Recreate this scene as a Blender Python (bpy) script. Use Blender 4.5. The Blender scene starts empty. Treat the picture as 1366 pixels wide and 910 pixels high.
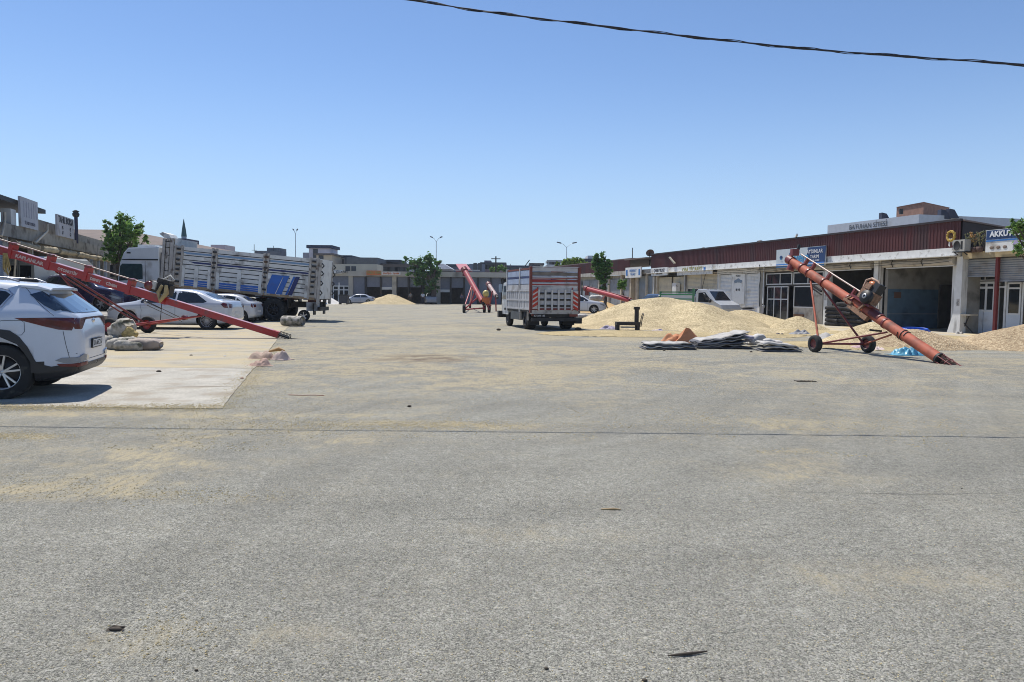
import bpy, bmesh, math, random
from mathutils import Vector, Matrix, noise
from mathutils.bvhtree import BVHTree
random.seed(7)
SC = bpy.context.scene
COL = SC.collection
R = math.radians
# ------------------------------------------------------------------ camera
F = 1000.0; PW, PH = 1366.0, 910.0
EYE = Vector((0, 0, 1.5)); PITCH = math.atan(62.0 / F); ROLL = 0.0095
fwd = Vector((0, math.cos(PITCH), -math.sin(PITCH)))
rgt0 = Vector((1, 0, 0)); up0 = rgt0.cross(fwd)
rgt = (rgt0 * math.cos(ROLL) + up0 * math.sin(ROLL)).normalized()
upv = (up0 * math.cos(ROLL) - rgt0 * math.sin(ROLL)).normalized()
cam_data = bpy.data.cameras.new('camera'); cam = bpy.data.objects.new('camera', cam_data); COL.objects.link(cam)
cam_data.sensor_width = 36; cam_data.lens = 36 * F / PW; cam_data.clip_end = 3000; cam_data.clip_start = 0.05
cm = Matrix((rgt, upv, -fwd)).transposed().to_4x4(); cm.translation = EYE
cam.matrix_world = cm
SC.camera = cam
# ------------------------------------------------------------------ light
SUN_EL = R(62); SUN_AZ = math.atan2(-0.60, 0.80)      # the sun stands beyond the yard, a little to the left
world = bpy.data.worlds.new('World'); SC.world = world; world.use_nodes = True
nt = world.node_tree; nt.nodes.clear()
sky = nt.nodes.new('ShaderNodeTexSky'); sky.sky_type = 'NISHITA'; sky.sun_disc = False
sky.sun_elevation = SUN_EL; sky.sun_rotation = SUN_AZ
sky.altitude = 600; sky.air_density = 1.0; sky.dust_density = 0.0; sky.ozone_density = 4.0
bg = nt.nodes.new('ShaderNodeBackground'); bg.inputs['Strength'].default_value = 0.112
wo = nt.nodes.new('ShaderNodeOutputWorld')
# the pale blue band of air that lies along the whole horizon
wtc = nt.nodes.new('ShaderNodeTexCoord'); wsp = nt.nodes.new('ShaderNodeSeparateXYZ'); nt.links.new(wtc.outputs['Generated'], wsp.inputs[0])
wmr = nt.nodes.new('ShaderNodeMapRange'); wmr.interpolation_type = 'SMOOTHERSTEP'
wmr.inputs['From Min'].default_value = -0.12; wmr.inputs['From Max'].default_value = 0.34; wmr.inputs['To Min'].default_value = 0.96; wmr.inputs['To Max'].default_value = 0.0
nt.links.new(wsp.outputs[2], wmr.inputs['Value'])
wmx = nt.nodes.new('ShaderNodeMix'); wmx.data_type = 'RGBA'; wmx.inputs['B'].default_value = (3.85, 5.2, 6.9, 1)
nt.links.new(wmr.outputs[0], wmx.inputs['Factor']); 
wti = nt.nodes.new('ShaderNodeMix'); wti.data_type = 'RGBA'; wti.blend_type = 'MULTIPLY'; wti.inputs['Factor'].default_value = 1
wti.inputs['B'].default_value = (1.0, 1.02, 1.09, 1); nt.links.new(sky.outputs[0], wti.inputs['A']); nt.links.new(wti.outputs['Result'], wmx.inputs['A'])
nt.links.new(wmx.outputs['Result'], bg.inputs[0]); nt.links.new(bg.outputs[0], wo.inputs[0])
sd = bpy.data.lights.new('sun', 'SUN'); sd.energy = 4.8; sd.angle = R(0.5); sd.color = (1.0, 0.955, 0.88)
sun = bpy.data.objects.new('sun', sd); COL.objects.link(sun)
sv = Vector((math.sin(SUN_AZ) * math.cos(SUN_EL), math.cos(SUN_AZ) * math.cos(SUN_EL), math.sin(SUN_EL)))
sun.rotation_euler = sv.to_track_quat('Z', 'Y').to_euler()
SC.view_settings.view_transform = 'Standard'; SC.view_settings.look = 'None'
SC.cycles.filter_width = 1.0
SC.view_settings.exposure = 0.17; SC.view_settings.gamma = 1.0

# ------------------------------------------------------------------ pixel helpers (photograph pixels, 1366 x 910)
def ray(px, py):
    return fwd + rgt * ((px - PW / 2) / F) + upv * ((PH / 2 - py) / F)
def G(px, py, z=0.0):
    d = ray(px, py); t = (z - EYE.z) / d.z
    return EYE + d * t
def AT(px, py, Y):
    d = ray(px, py); return EYE + d * (Y / d.y)
def X_AT(px, Y, py=400):
    return AT(px, py, Y).x

# ------------------------------------------------------------------ materials
MATS = {}
def mat(name, col, rough=0.8, metal=0.0, vary=0.12, vscale=3.0, bump=0.0, bscale=60.0, coat=0.0,
        dirt=None, dirt_amt=0.0, dscale=1.2, fine=0.0, fscale=80.0, spec=0.5, trans=0.0, emis=None, streak=False):
    if name in MATS: return MATS[name]
    m = bpy.data.materials.new(name); m.use_nodes = True; t = m.node_tree; N = t.nodes; L = t.links
    b = N['Principled BSDF']
    b.inputs['Roughness'].default_value = rough; b.inputs['Metallic'].default_value = metal
    b.inputs['Specular IOR Level'].default_value = spec
    b.inputs['Coat Weight'].default_value = coat; b.inputs['Coat Roughness'].default_value = 0.04
    tc = N.new('ShaderNodeTexCoord')
    src = tc.outputs['Object']
    if streak:
        mp = N.new('ShaderNodeMapping'); mp.inputs['Scale'].default_value = (1, 1, 0.12)
        L.new(src, mp.inputs[0]); ssrc = mp.outputs[0]
    else: ssrc = src
    def nz(scale, s=None, detail=4):
        n = N.new('ShaderNodeTexNoise'); n.inputs['Scale'].default_value = scale; n.inputs['Detail'].default_value = detail
        L.new(s or src, n.inputs['Vector']); return n
    c4 = (*col, 1)
    rgb = N.new('ShaderNodeRGB'); rgb.outputs[0].default_value = c4; cur = rgb.outputs[0]
    def mulnoise(cur, n, amt):
        mr = N.new('ShaderNodeMapRange'); mr.inputs['From Min'].default_value = 0.3; mr.inputs['From Max'].default_value = 0.7
        mr.inputs['To Min'].default_value = 1 - amt; mr.inputs['To Max'].default_value = 1 + amt
        L.new(n.outputs['Fac'], mr.inputs['Value'])
        mx = N.new('ShaderNodeMix'); mx.data_type = 'RGBA'; mx.blend_type = 'MULTIPLY'; mx.inputs['Factor'].default_value = 1
        L.new(cur, mx.inputs['A']); L.new(mr.outputs[0], mx.inputs['B']); return mx.outputs['Result']
    if vary: cur = mulnoise(cur, nz(vscale), vary)
    if fine: cur = mulnoise(cur, nz(fscale, detail=2), fine)
    if dirt:
        n = nz(dscale, ssrc, 8); cr = N.new('ShaderNodeMapRange')
        cr.inputs['From Min'].default_value = 0.62 - 0.3 * dirt_amt; cr.inputs['From Max'].default_value = 0.8 - 0.3 * dirt_amt
        L.new(n.outputs['Fac'], cr.inputs['Value'])
        mx = N.new('ShaderNodeMix'); mx.data_type = 'RGBA'
        L.new(cr.outputs[0], mx.inputs['Factor']); L.new(cur, mx.inputs['A']); mx.inputs['B'].default_value = (*dirt, 1)
        cur = mx.outputs['Result']
    L.new(cur, b.inputs['Base Color'])
    if bump:
        n = nz(bscale, detail=3); bp = N.new('ShaderNodeBump'); bp.inputs['Strength'].default_value = bump
        bp.inputs['Distance'].default_value = 0.02
        L.new(n.outputs['Fac'], bp.inputs['Height']); L.new(bp.outputs[0], b.inputs['Normal'])
    if emis:
        b.inputs['Emission Color'].default_value = (*emis, 1); b.inputs['Emission Strength'].default_value = 1
    MATS[name] = m; return m

# ------------------------------------------------------------------ mesh builder
class MB:
    def __init__(s): s.v = []; s.f = []; s.mi = []; s.sm = []
    def add(s, vs, fs, mi=0, M=None, smooth=False):
        b = len(s.v)
        for p in vs: s.v.append(tuple((M @ Vector(p)) if M else p))
        for f in fs: s.f.append(tuple(b + i for i in f)); s.mi.append(mi); s.sm.append(smooth)
        return s
    def box(s, x0, x1, y0, y1, z0, z1, mi=0, M=None):
        v = [(x, y, z) for z in (z0, z1) for y in (y0, y1) for x in (x0, x1)]
        f = [(0, 2, 3, 1), (4, 5, 7, 6), (0, 1, 5, 4), (2, 6, 7, 3), (0, 4, 6, 2), (1, 3, 7, 5)]
        return s.add(v, f, mi, M)
    def cbox(s, c, d, mi=0, M=None):
        return s.box(c[0]-d[0]/2, c[0]+d[0]/2, c[1]-d[1]/2, c[1]+d[1]/2, c[2]-d[2]/2, c[2]+d[2]/2, mi, M)
    def prism(s, poly, a0, a1, axis='y', mi=0, M=None):
        n = len(poly)
        def P(p, a): return (p[0], a, p[1]) if axis == 'y' else ((a, p[0], p[1]) if axis == 'x' else (p[0], p[1], a))
        v = [P(p, a0) for p in poly] + [P(p, a1) for p in poly]
        f = [tuple(range(n - 1, -1, -1)), tuple(range(n, 2 * n))] + [(i, (i + 1) % n, n + (i + 1) % n, n + i) for i in range(n)]
        return s.add(v, f, mi, M)
    def tube(s, pts, r, seg=8, mi=0, M=None, smooth=True, cap=True):
        pts = [Vector(p) for p in pts]; n = len(pts)
        rs = r if isinstance(r, (list, tuple)) else [r] * n
        vs = []; fs = []; prev = None
        for i, p in enumerate(pts):
            t = (pts[min(i + 1, n - 1)] - pts[max(i - 1, 0)]).normalized()
            if prev is None:
                a = Vector((0, 0, 1)) if abs(t.z) < 0.9 else Vector((1, 0, 0))
                x = t.cross(a).normalized()
            else: x = (prev - t * prev.dot(t)).normalized()
            prev = x; y = t.cross(x)
            for k in range(seg):
                an = 2 * math.pi * k / seg
                vs.append(tuple(p + (x * math.cos(an) + y * math.sin(an)) * rs[i]))
        for i in range(n - 1):
            for k in range(seg):
                fs.append((i*seg+k, i*seg+(k+1) % seg, (i+1)*seg+(k+1) % seg, (i+1)*seg+k))
        s.add(vs, fs, mi, M, smooth)
        if cap: s.add(vs, [tuple(range(seg-1, -1, -1)), tuple((n-1)*seg+k for k in range(seg))], mi, M)
        return s
    def bar(s, a, b, w, h, mi=0, M=None, up=(0, 0, 1)):
        a = Vector(a); b = Vector(b); t = (b - a).normalized(); u = Vector(up)
        x = t.cross(u).normalized(); y = x.cross(t).normalized()
        vs = [tuple(p + x*sx*w/2 + y*sy*h/2) for p in (a, b) for sx, sy in ((-1,-1),(1,-1),(1,1),(-1,1))]
        return s.add(vs, [(3,2,1,0),(4,5,6,7),(0,1,5,4),(1,2,6,5),(2,3,7,6),(3,0,4,7)], mi, M)
    def lathe(s, prof, seg=24, axis='y', mi=0, M=None, smooth=True):
        vs = []; fs = []; n = len(prof)
        for k in range(seg):
            a = 2 * math.pi * k / seg; c, sn = math.cos(a), math.sin(a)
            for r, h in prof:
                vs.append((r*c, h, r*sn) if axis == 'y' else ((r*c, r*sn, h) if axis == 'z' else (h, r*c, r*sn)))
        for k in range(seg):
            k2 = (k + 1) % seg
            for i in range(n - 1): fs.append((k*n+i, k2*n+i, k2*n+i+1, k*n+i+1))
        return s.add(vs, fs, mi, M, smooth)
    def ball(s, c, r, seg=12, rings=8, mi=0, M=None):
        if not isinstance(r, (list, tuple)): r = (r, r, r)
        vs = []; fs = []
        for i in range(rings + 1):
            th = math.pi * i / rings
            for k in range(seg):
                a = 2 * math.pi * k / seg
                vs.append((c[0]+r[0]*math.sin(th)*math.cos(a), c[1]+r[1]*math.sin(th)*math.sin(a), c[2]+r[2]*math.cos(th)))
        for i in range(rings):
            for k in range(seg): fs.append((i*seg+k, (i+1)*seg+k, (i+1)*seg+(k+1) % seg, i*seg+(k+1) % seg))
        return s.add(vs, fs, mi, M, True)
    def mesh(s, name, mats):
        me = bpy.data.meshes.new(name); me.from_pydata(s.v, [], s.f)
        for m in (mats if isinstance(mats, (list, tuple)) else [mats]): me.materials.append(m)
        me.polygons.foreach_set('material_index', s.mi); me.polygons.foreach_set('use_smooth', s.sm)
        me.validate(); me.update(); return me
    def build(s, name, mats, parent=None, loc=None, rz=None, fix=False):
        me = s.mesh(name, mats)
        if fix:
            bm = bmesh.new(); bm.from_mesh(me); bmesh.ops.remove_doubles(bm, verts=bm.verts, dist=1e-5)
            bmesh.ops.recalc_face_normals(bm, faces=bm.faces); bm.to_mesh(me); bm.free()
        return obj(name, me, parent, loc, rz)
def obj(name, me, parent=None, loc=None, rz=None):
    o = bpy.data.objects.new(name, me); COL.objects.link(o)
    if parent is not None: o.parent = parent
    if loc is not None: o.location = loc
    if rz is not None: o.rotation_euler = (0, 0, rz)
    return o
def tag(o, label=None, cat=None, group=None, kind=None):
    if label: o['label'] = label
    if cat: o['category'] = cat
    if group: o['group'] = group
    if kind: o['kind'] = kind
    return o
def thing(name, label, cat, loc=(0, 0, 0), rz=0.0, group=None):
    o = bpy.data.objects.new(name, None); COL.objects.link(o); o.empty_display_size = 0.3
    o.location = loc; o.rotation_euler = (0, 0, rz)
    return tag(o, label, cat, group)
KIDS = {}
def copy_tree(o, parent=None):
    c = o.copy(); COL.objects.link(c)
    if parent is not None: c.parent = parent
    for ch in [x for x in COL.objects if x.parent == o]: copy_tree(ch, c)
    return c
_fonts = {}
def text(name, string, size, material, parent, loc, rot=(0, 0, 0), extrude=0.004, align='CENTER', sx=1.0, bold=0.0):
    cu = bpy.data.curves.new('t', 'FONT'); cu.body = string; cu.size = size; cu.extrude = extrude
    cu.align_x = align; cu.align_y = 'CENTER'; cu.resolution_u = 2; cu.offset = bold
    t = bpy.data.objects.new('t', cu); COL.objects.link(t)
    dg = bpy.context.evaluated_depsgraph_get()
    me = bpy.data.meshes.new_from_object(t.evaluated_get(dg)); me.name = name
    bpy.data.objects.remove(t); bpy.data.curves.remove(cu)
    me.materials.clear(); me.materials.append(material)
    o = obj(name, me, parent, loc); o.rotation_euler = rot; o.scale = (sx, 1, 1)
    return o
FACE_Y = (R(90), 0, R(180))       # lettering that faces +y
FACE_NY = (R(90), 0, 0)           # lettering that faces -y

# common materials
asphalt_dark = mat('tar', (0.03, 0.03, 0.032), 0.9)
white_paint = mat('white_paint', (0.72, 0.72, 0.70), 0.6, vary=0.06, dirt=(0.35, 0.31, 0.26), dirt_amt=0.25, dscale=1.5)
peeling = mat('peeling_white_wall', (0.66, 0.66, 0.64), 0.85, vary=0.1, dirt=(0.16, 0.15, 0.14), dirt_amt=0.28, dscale=3.5, streak=True, bump=0.3, bscale=14)
concrete = mat('concrete', (0.33, 0.31, 0.28), 0.9, vary=0.15, dirt=(0.16, 0.15, 0.13), dirt_amt=0.35, bump=0.3, bscale=20)
cream = mat('cream_plaster', (0.50, 0.45, 0.36), 0.9, vary=0.12, dirt=(0.28, 0.24, 0.2), dirt_amt=0.3, dscale=1.0)
black = mat('black_plastic', (0.012, 0.012, 0.013), 0.55, vary=0.1)
rubber = mat('rubber', (0.018, 0.018, 0.018), 0.85, vary=0.15, dirt=(0.10, 0.09, 0.075), dirt_amt=0.15, dscale=6)
glass = mat('dark_glass', (0.015, 0.02, 0.025), 0.06, vary=0, spec=0.6)
window_glass = mat('window_glass', (0.03, 0.04, 0.045), 0.1, vary=0.2, spec=0.6)
steel = mat('grey_steel', (0.35, 0.36, 0.37), 0.45, metal=0.6, vary=0.15)
dark_steel = mat('dark_steel', (0.035, 0.034, 0.034), 0.6, metal=0.3, vary=0.2, dirt=(0.12, 0.07, 0.04), dirt_amt=0.2)
alloy = mat('alloy', (0.55, 0.56, 0.58), 0.3, metal=0.8, vary=0.05)
# ------------------------------------------------------------------ ground
def asphalt_material():
    m = bpy.data.materials.new('asphalt'); m.use_nodes = True; t = m.node_tree; N = t.nodes; L = t.links
    b = N['Principled BSDF']; b.inputs['Roughness'].default_value = 0.88; b.inputs['Specular IOR Level'].default_value = 0.3
    geo = N.new('ShaderNodeNewGeometry'); P = geo.outputs['Position']
    def noise_(sc, det=3, rough=0.55, vec=None, dist=0.0):
        n = N.new('ShaderNodeTexNoise'); n.inputs['Scale'].default_value = sc; n.inputs['Detail'].default_value = det
        n.inputs['Roughness'].default_value = rough; n.inputs['Distortion'].default_value = dist
        L.new(vec or P, n.inputs['Vector']); return n.outputs['Fac']
    def mp(v, a, b_, c, d):
        r = N.new('ShaderNodeMapRange'); r.inputs['From Min'].default_value = a; r.inputs['From Max'].default_value = b_
        r.inputs['To Min'].default_value = c; r.inputs['To Max'].default_value = d; L.new(v, r.inputs['Value']); return r.outputs[0]
    def mth(op, a, b_=None):
        n = N.new('ShaderNodeMath'); n.operation = op
        for i, x in enumerate((a, b_)):
            if x is None: continue
            if isinstance(x, (int, float)): n.inputs[i].default_value = x
            else: L.new(x, n.inputs[i])
        return n.outputs[0]
    def mix(f, a, c, mode='MIX'):
        n = N.new('ShaderNodeMix'); n.data_type = 'RGBA'; n.blend_type = mode
        for k, x in (('Factor', f), ('A', a), ('B', c)):
            if isinstance(x, tuple): n.inputs[k].default_value = (*x, 1)
            elif isinstance(x, (int, float)): n.inputs[k].default_value = x
            else: L.new(x, n.inputs[k])
        return n.outputs['Result']
    # stones of the aggregate: two sizes of cells, each its own tone
    vo = N.new('ShaderNodeTexVoronoi'); vo.inputs['Scale'].default_value = 240; L.new(P, vo.inputs['Vector'])
    vo2 = N.new('ShaderNodeTexVoronoi'); vo2.inputs['Scale'].default_value = 110; L.new(P, vo2.inputs['Vector'])
    sep = N.new('ShaderNodeSeparateColor'); L.new(vo.outputs['Color'], sep.inputs[0])
    sep2 = N.new('ShaderNodeSeparateColor'); L.new(vo2.outputs['Color'], sep2.inputs[0])
    c = mix(sep.outputs[0], (0.085, 0.083, 0.068), (0.40, 0.388, 0.325))
    c = mix(mp(sep2.outputs[1], 0.72, 0.95, 0, 0.75), c, (0.42, 0.40, 0.355))
    c = mix(mp(sep2.outputs[0], 0.80, 0.97, 0, 0.65), c, (0.06, 0.058, 0.056))
    # wear: broad tonal drift and long tyre-swept bands
    c = mix(1.0, c, mp(noise_(0.22, 4), 0.3, 0.7, 0.88, 1.12), 'MULTIPLY')
    mpg = N.new('ShaderNodeMapping'); mpg.inputs['Rotation'].default_value = (0, 0, R(-62)); mpg.inputs['Scale'].default_value = (0.16, 1.7, 1)
    L.new(P, mpg.inputs[0])
    c = mix(1.0, c, mp(noise_(0.7, 5, vec=mpg.outputs[0]), 0.3, 0.7, 0.90, 1.09), 'MULTIPLY')
    c = mix(1.0, c, mp(noise_(9.0, 4), 0.3, 0.7, 0.93, 1.07), 'MULTIPLY')
    c = mix(1.0, c, mp(noise_(26.0, 3, .7), 0.3, 0.7, 0.84, 1.16), 'MULTIPLY')
    c = mix(1.0, c, mp(noise_(12.0, 3, .7), 0.3, 0.7, 0.90, 1.10), 'MULTIPLY')
    # pale straw bits lodged between the stones
    c = mix(mp(noise_(48, 2, .6), .60, .72, 0, .55), c, (.44, .38, .25))
    # swept tyre marks: arcs about two turning centres
    def arcs(cx, cy, sc, amt):
        s_ = N.new('ShaderNodeSeparateXYZ'); L.new(P, s_.inputs[0])
        ax, ay = mth('SUBTRACT', s_.outputs[0], cx), mth('SUBTRACT', s_.outputs[1], cy)
        r_ = mth('SQRT', mth('ADD', mth('MULTIPLY', ax, ax), mth('MULTIPLY', ay, ay)))
        r_ = mth('ADD', r_, mth('MULTIPLY', noise_(.12, 2), 1.6))
        n1 = N.new('ShaderNodeTexNoise'); n1.noise_dimensions = '1D'; n1.inputs['Scale'].default_value = sc; n1.inputs['Detail'].default_value = 3; L.new(r_, n1.inputs['W'])
        return mp(n1.outputs['Fac'], .34, .66, 1-amt, 1+amt)
    fade = mp(noise_(.18, 3), .42, .62, 0, 1)
    c = mix(fade, c, mix(1.0, c, arcs(-13, 24, 2.2, .085), 'MULTIPLY'))
    c = mix(mth('SUBTRACT', 1.0, fade), c, mix(1.0, c, arcs(16, 3, 1.8, .075), 'MULTIPLY'))
    sx0 = N.new('ShaderNodeSeparateXYZ'); L.new(P, sx0.inputs[0]); Ys = sx0.outputs[1]
    # trodden straw fibres, mostly lying the way the trucks drive
    mps = N.new('ShaderNodeMapping'); mps.inputs['Scale'].default_value = (30, 6.5, 1); L.new(P, mps.inputs[0])
    fib = noise_(1.0, 3, .75, vec=mps.outputs[0])
    mps2 = N.new('ShaderNodeMapping'); mps2.inputs['Scale'].default_value = (14, 2.6, 1); L.new(P, mps2.inputs[0])
    fib2 = noise_(1.0, 3, .75, vec=mps2.outputs[0])
    farther = mp(Ys, 7.0, 15.0, 0, 1)
    c = mix(farther, c, mix(1.0, c, mp(fib, 0.32, 0.68, 0.80, 1.20), 'MULTIPLY'))
    c = mix(farther, c, mix(1.0, c, mp(fib2, 0.32, 0.68, 0.86, 1.14), 'MULTIPLY'))
    # chaff and dust: stronger in the working part of the yard
    sx = N.new('ShaderNodeSeparateXYZ'); L.new(P, sx.inputs[0]); Xs, Ys = sx.outputs[0], sx.outputs[1]
    def blob(cx, cy, rx, ry):
        dx = mth('DIVIDE', mth('SUBTRACT', Xs, cx), rx); dy = mth('DIVIDE', mth('SUBTRACT', Ys, cy), ry)
        d = mth('ADD', mth('MULTIPLY', dx, dx), mth('MULTIPLY', dy, dy)); return mp(d, 0.0, 1.0, 1.0, 0.0)
    mask = mp(Ys, 5.0, 16.0, 0.14, 0.66)
    for px, py, rx, ry, s in ((560, 567, 1.6, .35, .8), (60, 650, 1.3, .5, .55), (10, 582, .7, .22, .9), (360, 580, 1.6, .8, .45),
                              (620, 500, 3.6, 2.6, .55), (760, 487, 2.6, 1.0, .6), (300, 560, 1.2, .5, .5), (1030, 565, 2.2, .6, .3),
                              (500, 480, 2.4, 2.2, .5), (850, 450, 6.5, 3.2, .75), (240, 665, .9, .2, .4), (560, 440, 4, 5, .4), (330, 505, .9, 1.6, .8), (370, 470, 1.2, 3.0, .7), (200, 552, 3.5, .35, .7), (120, 610, 2.2, .9, .45), (640, 470, 5, 2.5, .4), (1100, 620, 1.6, .8, .3), (700, 720, 1.2, .4, .25), (1150, 770, 1.0, .35, .3), (240, 850, .8, .25, .35), (1040, 575, .5, .3, .2)):
        g = G(px, py); mask = mth('ADD', mask, mth('MULTIPLY', blob(g.x, g.y, rx, ry), s * 1.1))
    big = noise_(0.55, 8, 0.68, dist=0.8)
    mid = noise_(3.5, 6, 0.65)
    mask = mth('MULTIPLY', mask, mth('MULTIPLY', mp(big, 0.38, 0.70, 0.10, 1.2), mp(mid, 0.36, 0.62, 0.35, 1.25)))
    dustc = mix(noise_(1.3, 4), (0.34, 0.29, 0.19), (0.50, 0.42, 0.26))
    thr = mth('SUBTRACT', 1.0, mask)
    grainy = mth('MULTIPLY', mp(mth('SUBTRACT', noise_(110, 3, 0.8), mth('MULTIPLY', thr, 0.42)), 0.10, 0.22, 0, 1), mp(mask, 0.05, 0.6, 0, 0.85))
    grainy = mth('MULTIPLY', grainy, mth('MULTIPLY', mp(fib, .38, .56, .30, 1.3), mp(fib2, .36, .56, .6, 1.15)))
    c = mix(grainy, c, dustc)
    c = mix(mth('MULTIPLY', mp(mask, 0.1, 1.0, 0, 0.30), mp(noise_(3, 5), .3, .7, .5, 1)), c, (0.37, 0.325, 0.245))
    # oil drips
    g = G(565, 478); st = mth('MULTIPLY', blob(g.x, g.y, 1.5, 1.6), mp(noise_(1.8, 5), 0.36, 0.58, 0, 0.85)); c = mix(st, c, (0.13, 0.09, 0.06))
    L.new(c, b.inputs['Base Color'])
    h = mth('ADD', mth('MULTIPLY', sep.outputs[2], 0.5), mth('MULTIPLY', vo2.outputs['Distance'], -1.4))
    bp = N.new('ShaderNodeBump'); bp.inputs['Strength'].default_value = 0.7; bp.inputs['Distance'].default_value = 0.008
    L.new(h, bp.inputs['Height']); L.new(bp.outputs[0], b.inputs['Normal'])
    return m
gb = MB(); gb.add([(-900, -60, 0), (900, -60, 0), (900, 1600, 0), (-900, 1600, 0)], [(0, 1, 2, 3)])
tag(gb.build('ground', asphalt_material()), 'grey worn asphalt yard strewn with straw and chaff', None, None, 'structure')

# concrete aprons made of cast slabs
slab_mat = mat('cast_concrete', (0.35, 0.315, 0.245), 0.9, vary=0.16, vscale=1.6, dirt=(0.42, 0.35, 0.22), dirt_amt=0.7, dscale=1.1, fine=0.22, fscale=45, bump=0.25, bscale=70)
slab_mat2 = mat('patched_concrete', (0.39, 0.365, 0.31), 0.9, vary=0.14, vscale=1.8, dirt=(0.30, 0.26, 0.20), dirt_amt=0.4, dscale=1.6, fine=0.22, fscale=45, bump=0.25, bscale=70)
def clip_poly(poly, a, b, c):            # keep a*x+b*y<=c
    out = []
    for i in range(len(poly)):
        p, q = poly[i], poly[(i+1) % len(poly)]
        fp, fq = a*p[0]+b*p[1]-c, a*q[0]+b*q[1]-c
        if fp <= 0: out.append(p)
        if fp * fq < 0:
            t = fp / (fp - fq); out.append((p[0]+(q[0]-p[0])*t, p[1]+(q[1]-p[1])*t))
    return out
def slabs(root, quadfn, ni, nj, gap=0.012, m=None, m2=None):
    for i in range(ni):
        for j in range(nj):
            q = quadfn(i, j)
            if q is None or len(q) < 3: continue
            cx = sum(p[0] for p in q)/len(q); cy = sum(p[1] for p in q)/len(q)
            qq = []
            for p0_, p1_ in zip(q, q[1:]+q[:1]):
                L_ = math.hypot(p1_[0]-p0_[0], p1_[1]-p0_[1]); k_ = max(1, int(L_/.35))
                for t_ in range(k_):
                    f_ = t_/k_; jx, jy = (0, 0) if t_ == 0 else (random.uniform(-.012, .012), random.uniform(-.022, .006))
                    qq.append((p0_[0]+(p1_[0]-p0_[0])*f_+jx, p0_[1]+(p1_[1]-p0_[1])*f_+jy))
            q = qq; sq = []
            for p in q:
                d = Vector((p[0]-cx, p[1]-cy)); l = d.length; d *= max(0.5, (l-gap)/l) if l > 0 else 1
                sq.append((cx+d.x, cy+d.y))
            z = 0.012 + random.uniform(-0.003, 0.003)
            b = MB(); b.prism(sq, -0.05, z, 'z'); b.build('slab', m2 if (m2 and (j == 0 or random.random() < .15)) else m, root)
apron = tag(thing('concrete_apron', 'pale concrete apron of cast slabs under the parked cars', None), kind='structure')
e = [G(300, 545), G(322, 512), G(352, 478), G(380, 440), G(420, 412)]
def edge_x(y):
    for a, b in zip(e, e[1:]):
        if a.y <= y <= b.y: return a.x + (b.x-a.x)*(y-a.y)/(b.y-a.y)
    return e[0].x if y < e[0].y else e[-1].x
ys = [G(200, 545).y, G(200, 516).y, 14.6, 18.8, 23.2, 27.8, 33, 39, 46, 55, 66]
def q_left(i, j):
    y0, y1 = ys[j], ys[j+1]; xr0, xr1 = edge_x(y0), edge_x(y1)
    w = 4.6
    a0, a1 = xr0 - i*w, xr1 - i*w
    if i == 0 and j > 0: pass
    return [(a0-w, y0), (a0, y0), (a1, y1), (a1-w, y1)]
slabs(apron, q_left, 6, len(ys)-1, m=slab_mat, m2=slab_mat2)
apron2 = tag(thing('concrete_pavement', 'dusty grey concrete pavement strip in front of the red roofed shops', None), kind='structure')
RA = Vector((19.4, 33.0)); RU = Vector((-0.2567, 0.9665)); RN = Vector((-0.9665, -0.2567))   # right row: start, along, outward
def q_right(i, j):
    out0, out1 = [(0, 2.2), (2.2, 6.6)][i]; s0, s1 = -14 + j*4.5, -14 + (j+1)*4.5
    if i == 1:
        # outer edge runs from the near right corner towards the grain heaps
        o = lambda s: 6.6 - 0.02*s if s > -6 else 6.9
    pts = []
    for s, o_ in ((s0, out0), (s1, out0), (s1, out1), (s0, out1)):
        p = RA + RU*s + RN*o_; pts.append((p.x, p.y))
    return pts[::-1]
slabs(apron2, q_right, 2, 10, m=mat('dusty_concrete', (0.40, 0.36, 0.29), 0.92, vary=0.14, vscale=0.7, dirt=(0.52, 0.42, 0.25), dirt_amt=0.6, dscale=0.8, fine=0.15, fscale=80, bump=0.25, bscale=60))
# the joint across the yard and fainter cracks
def crack(name, pts, w, label):
    b = MB(); rnd = random.Random(3); P_ = []
    for (x0, y0), (x1, y1) in zip(pts, pts[1:]):
        a, c = G(x0, y0), G(x1, y1); n = max(2, int((c-a).length/0.12))
        for k in range(n): P_.append(a.lerp(c, k/n))
    vs = []; fs = []
    for k, p in enumerate(P_):
        ww = w*rnd.uniform(0.45, 1.15); off = rnd.uniform(-.006, .006)
        vs += [(p.x, p.y-ww/2+off, 0.004), (p.x, p.y+ww/2+off, 0.004)]
    for k in range(len(P_)-1): fs.append((2*k, 2*k+2, 2*k+3, 2*k+1))
    b.add(vs, fs); tag(b.build(name, asphalt_dark), label, None, None, 'structure')
crack('asphalt_crack', [(1040, 656), (1230, 660), (1360, 658)], 0.006, 'faint crack in the right foreground asphalt')
crack('asphalt_crack', [(560, 694), (625, 692), (700, 695)], .006, 'faint short crack in the middle foreground asphalt')
crack('asphalt_crack', [(1010, 720), (1060, 712), (1085, 700)], .005, 'faint slanting crack in the right middle foreground')
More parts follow.
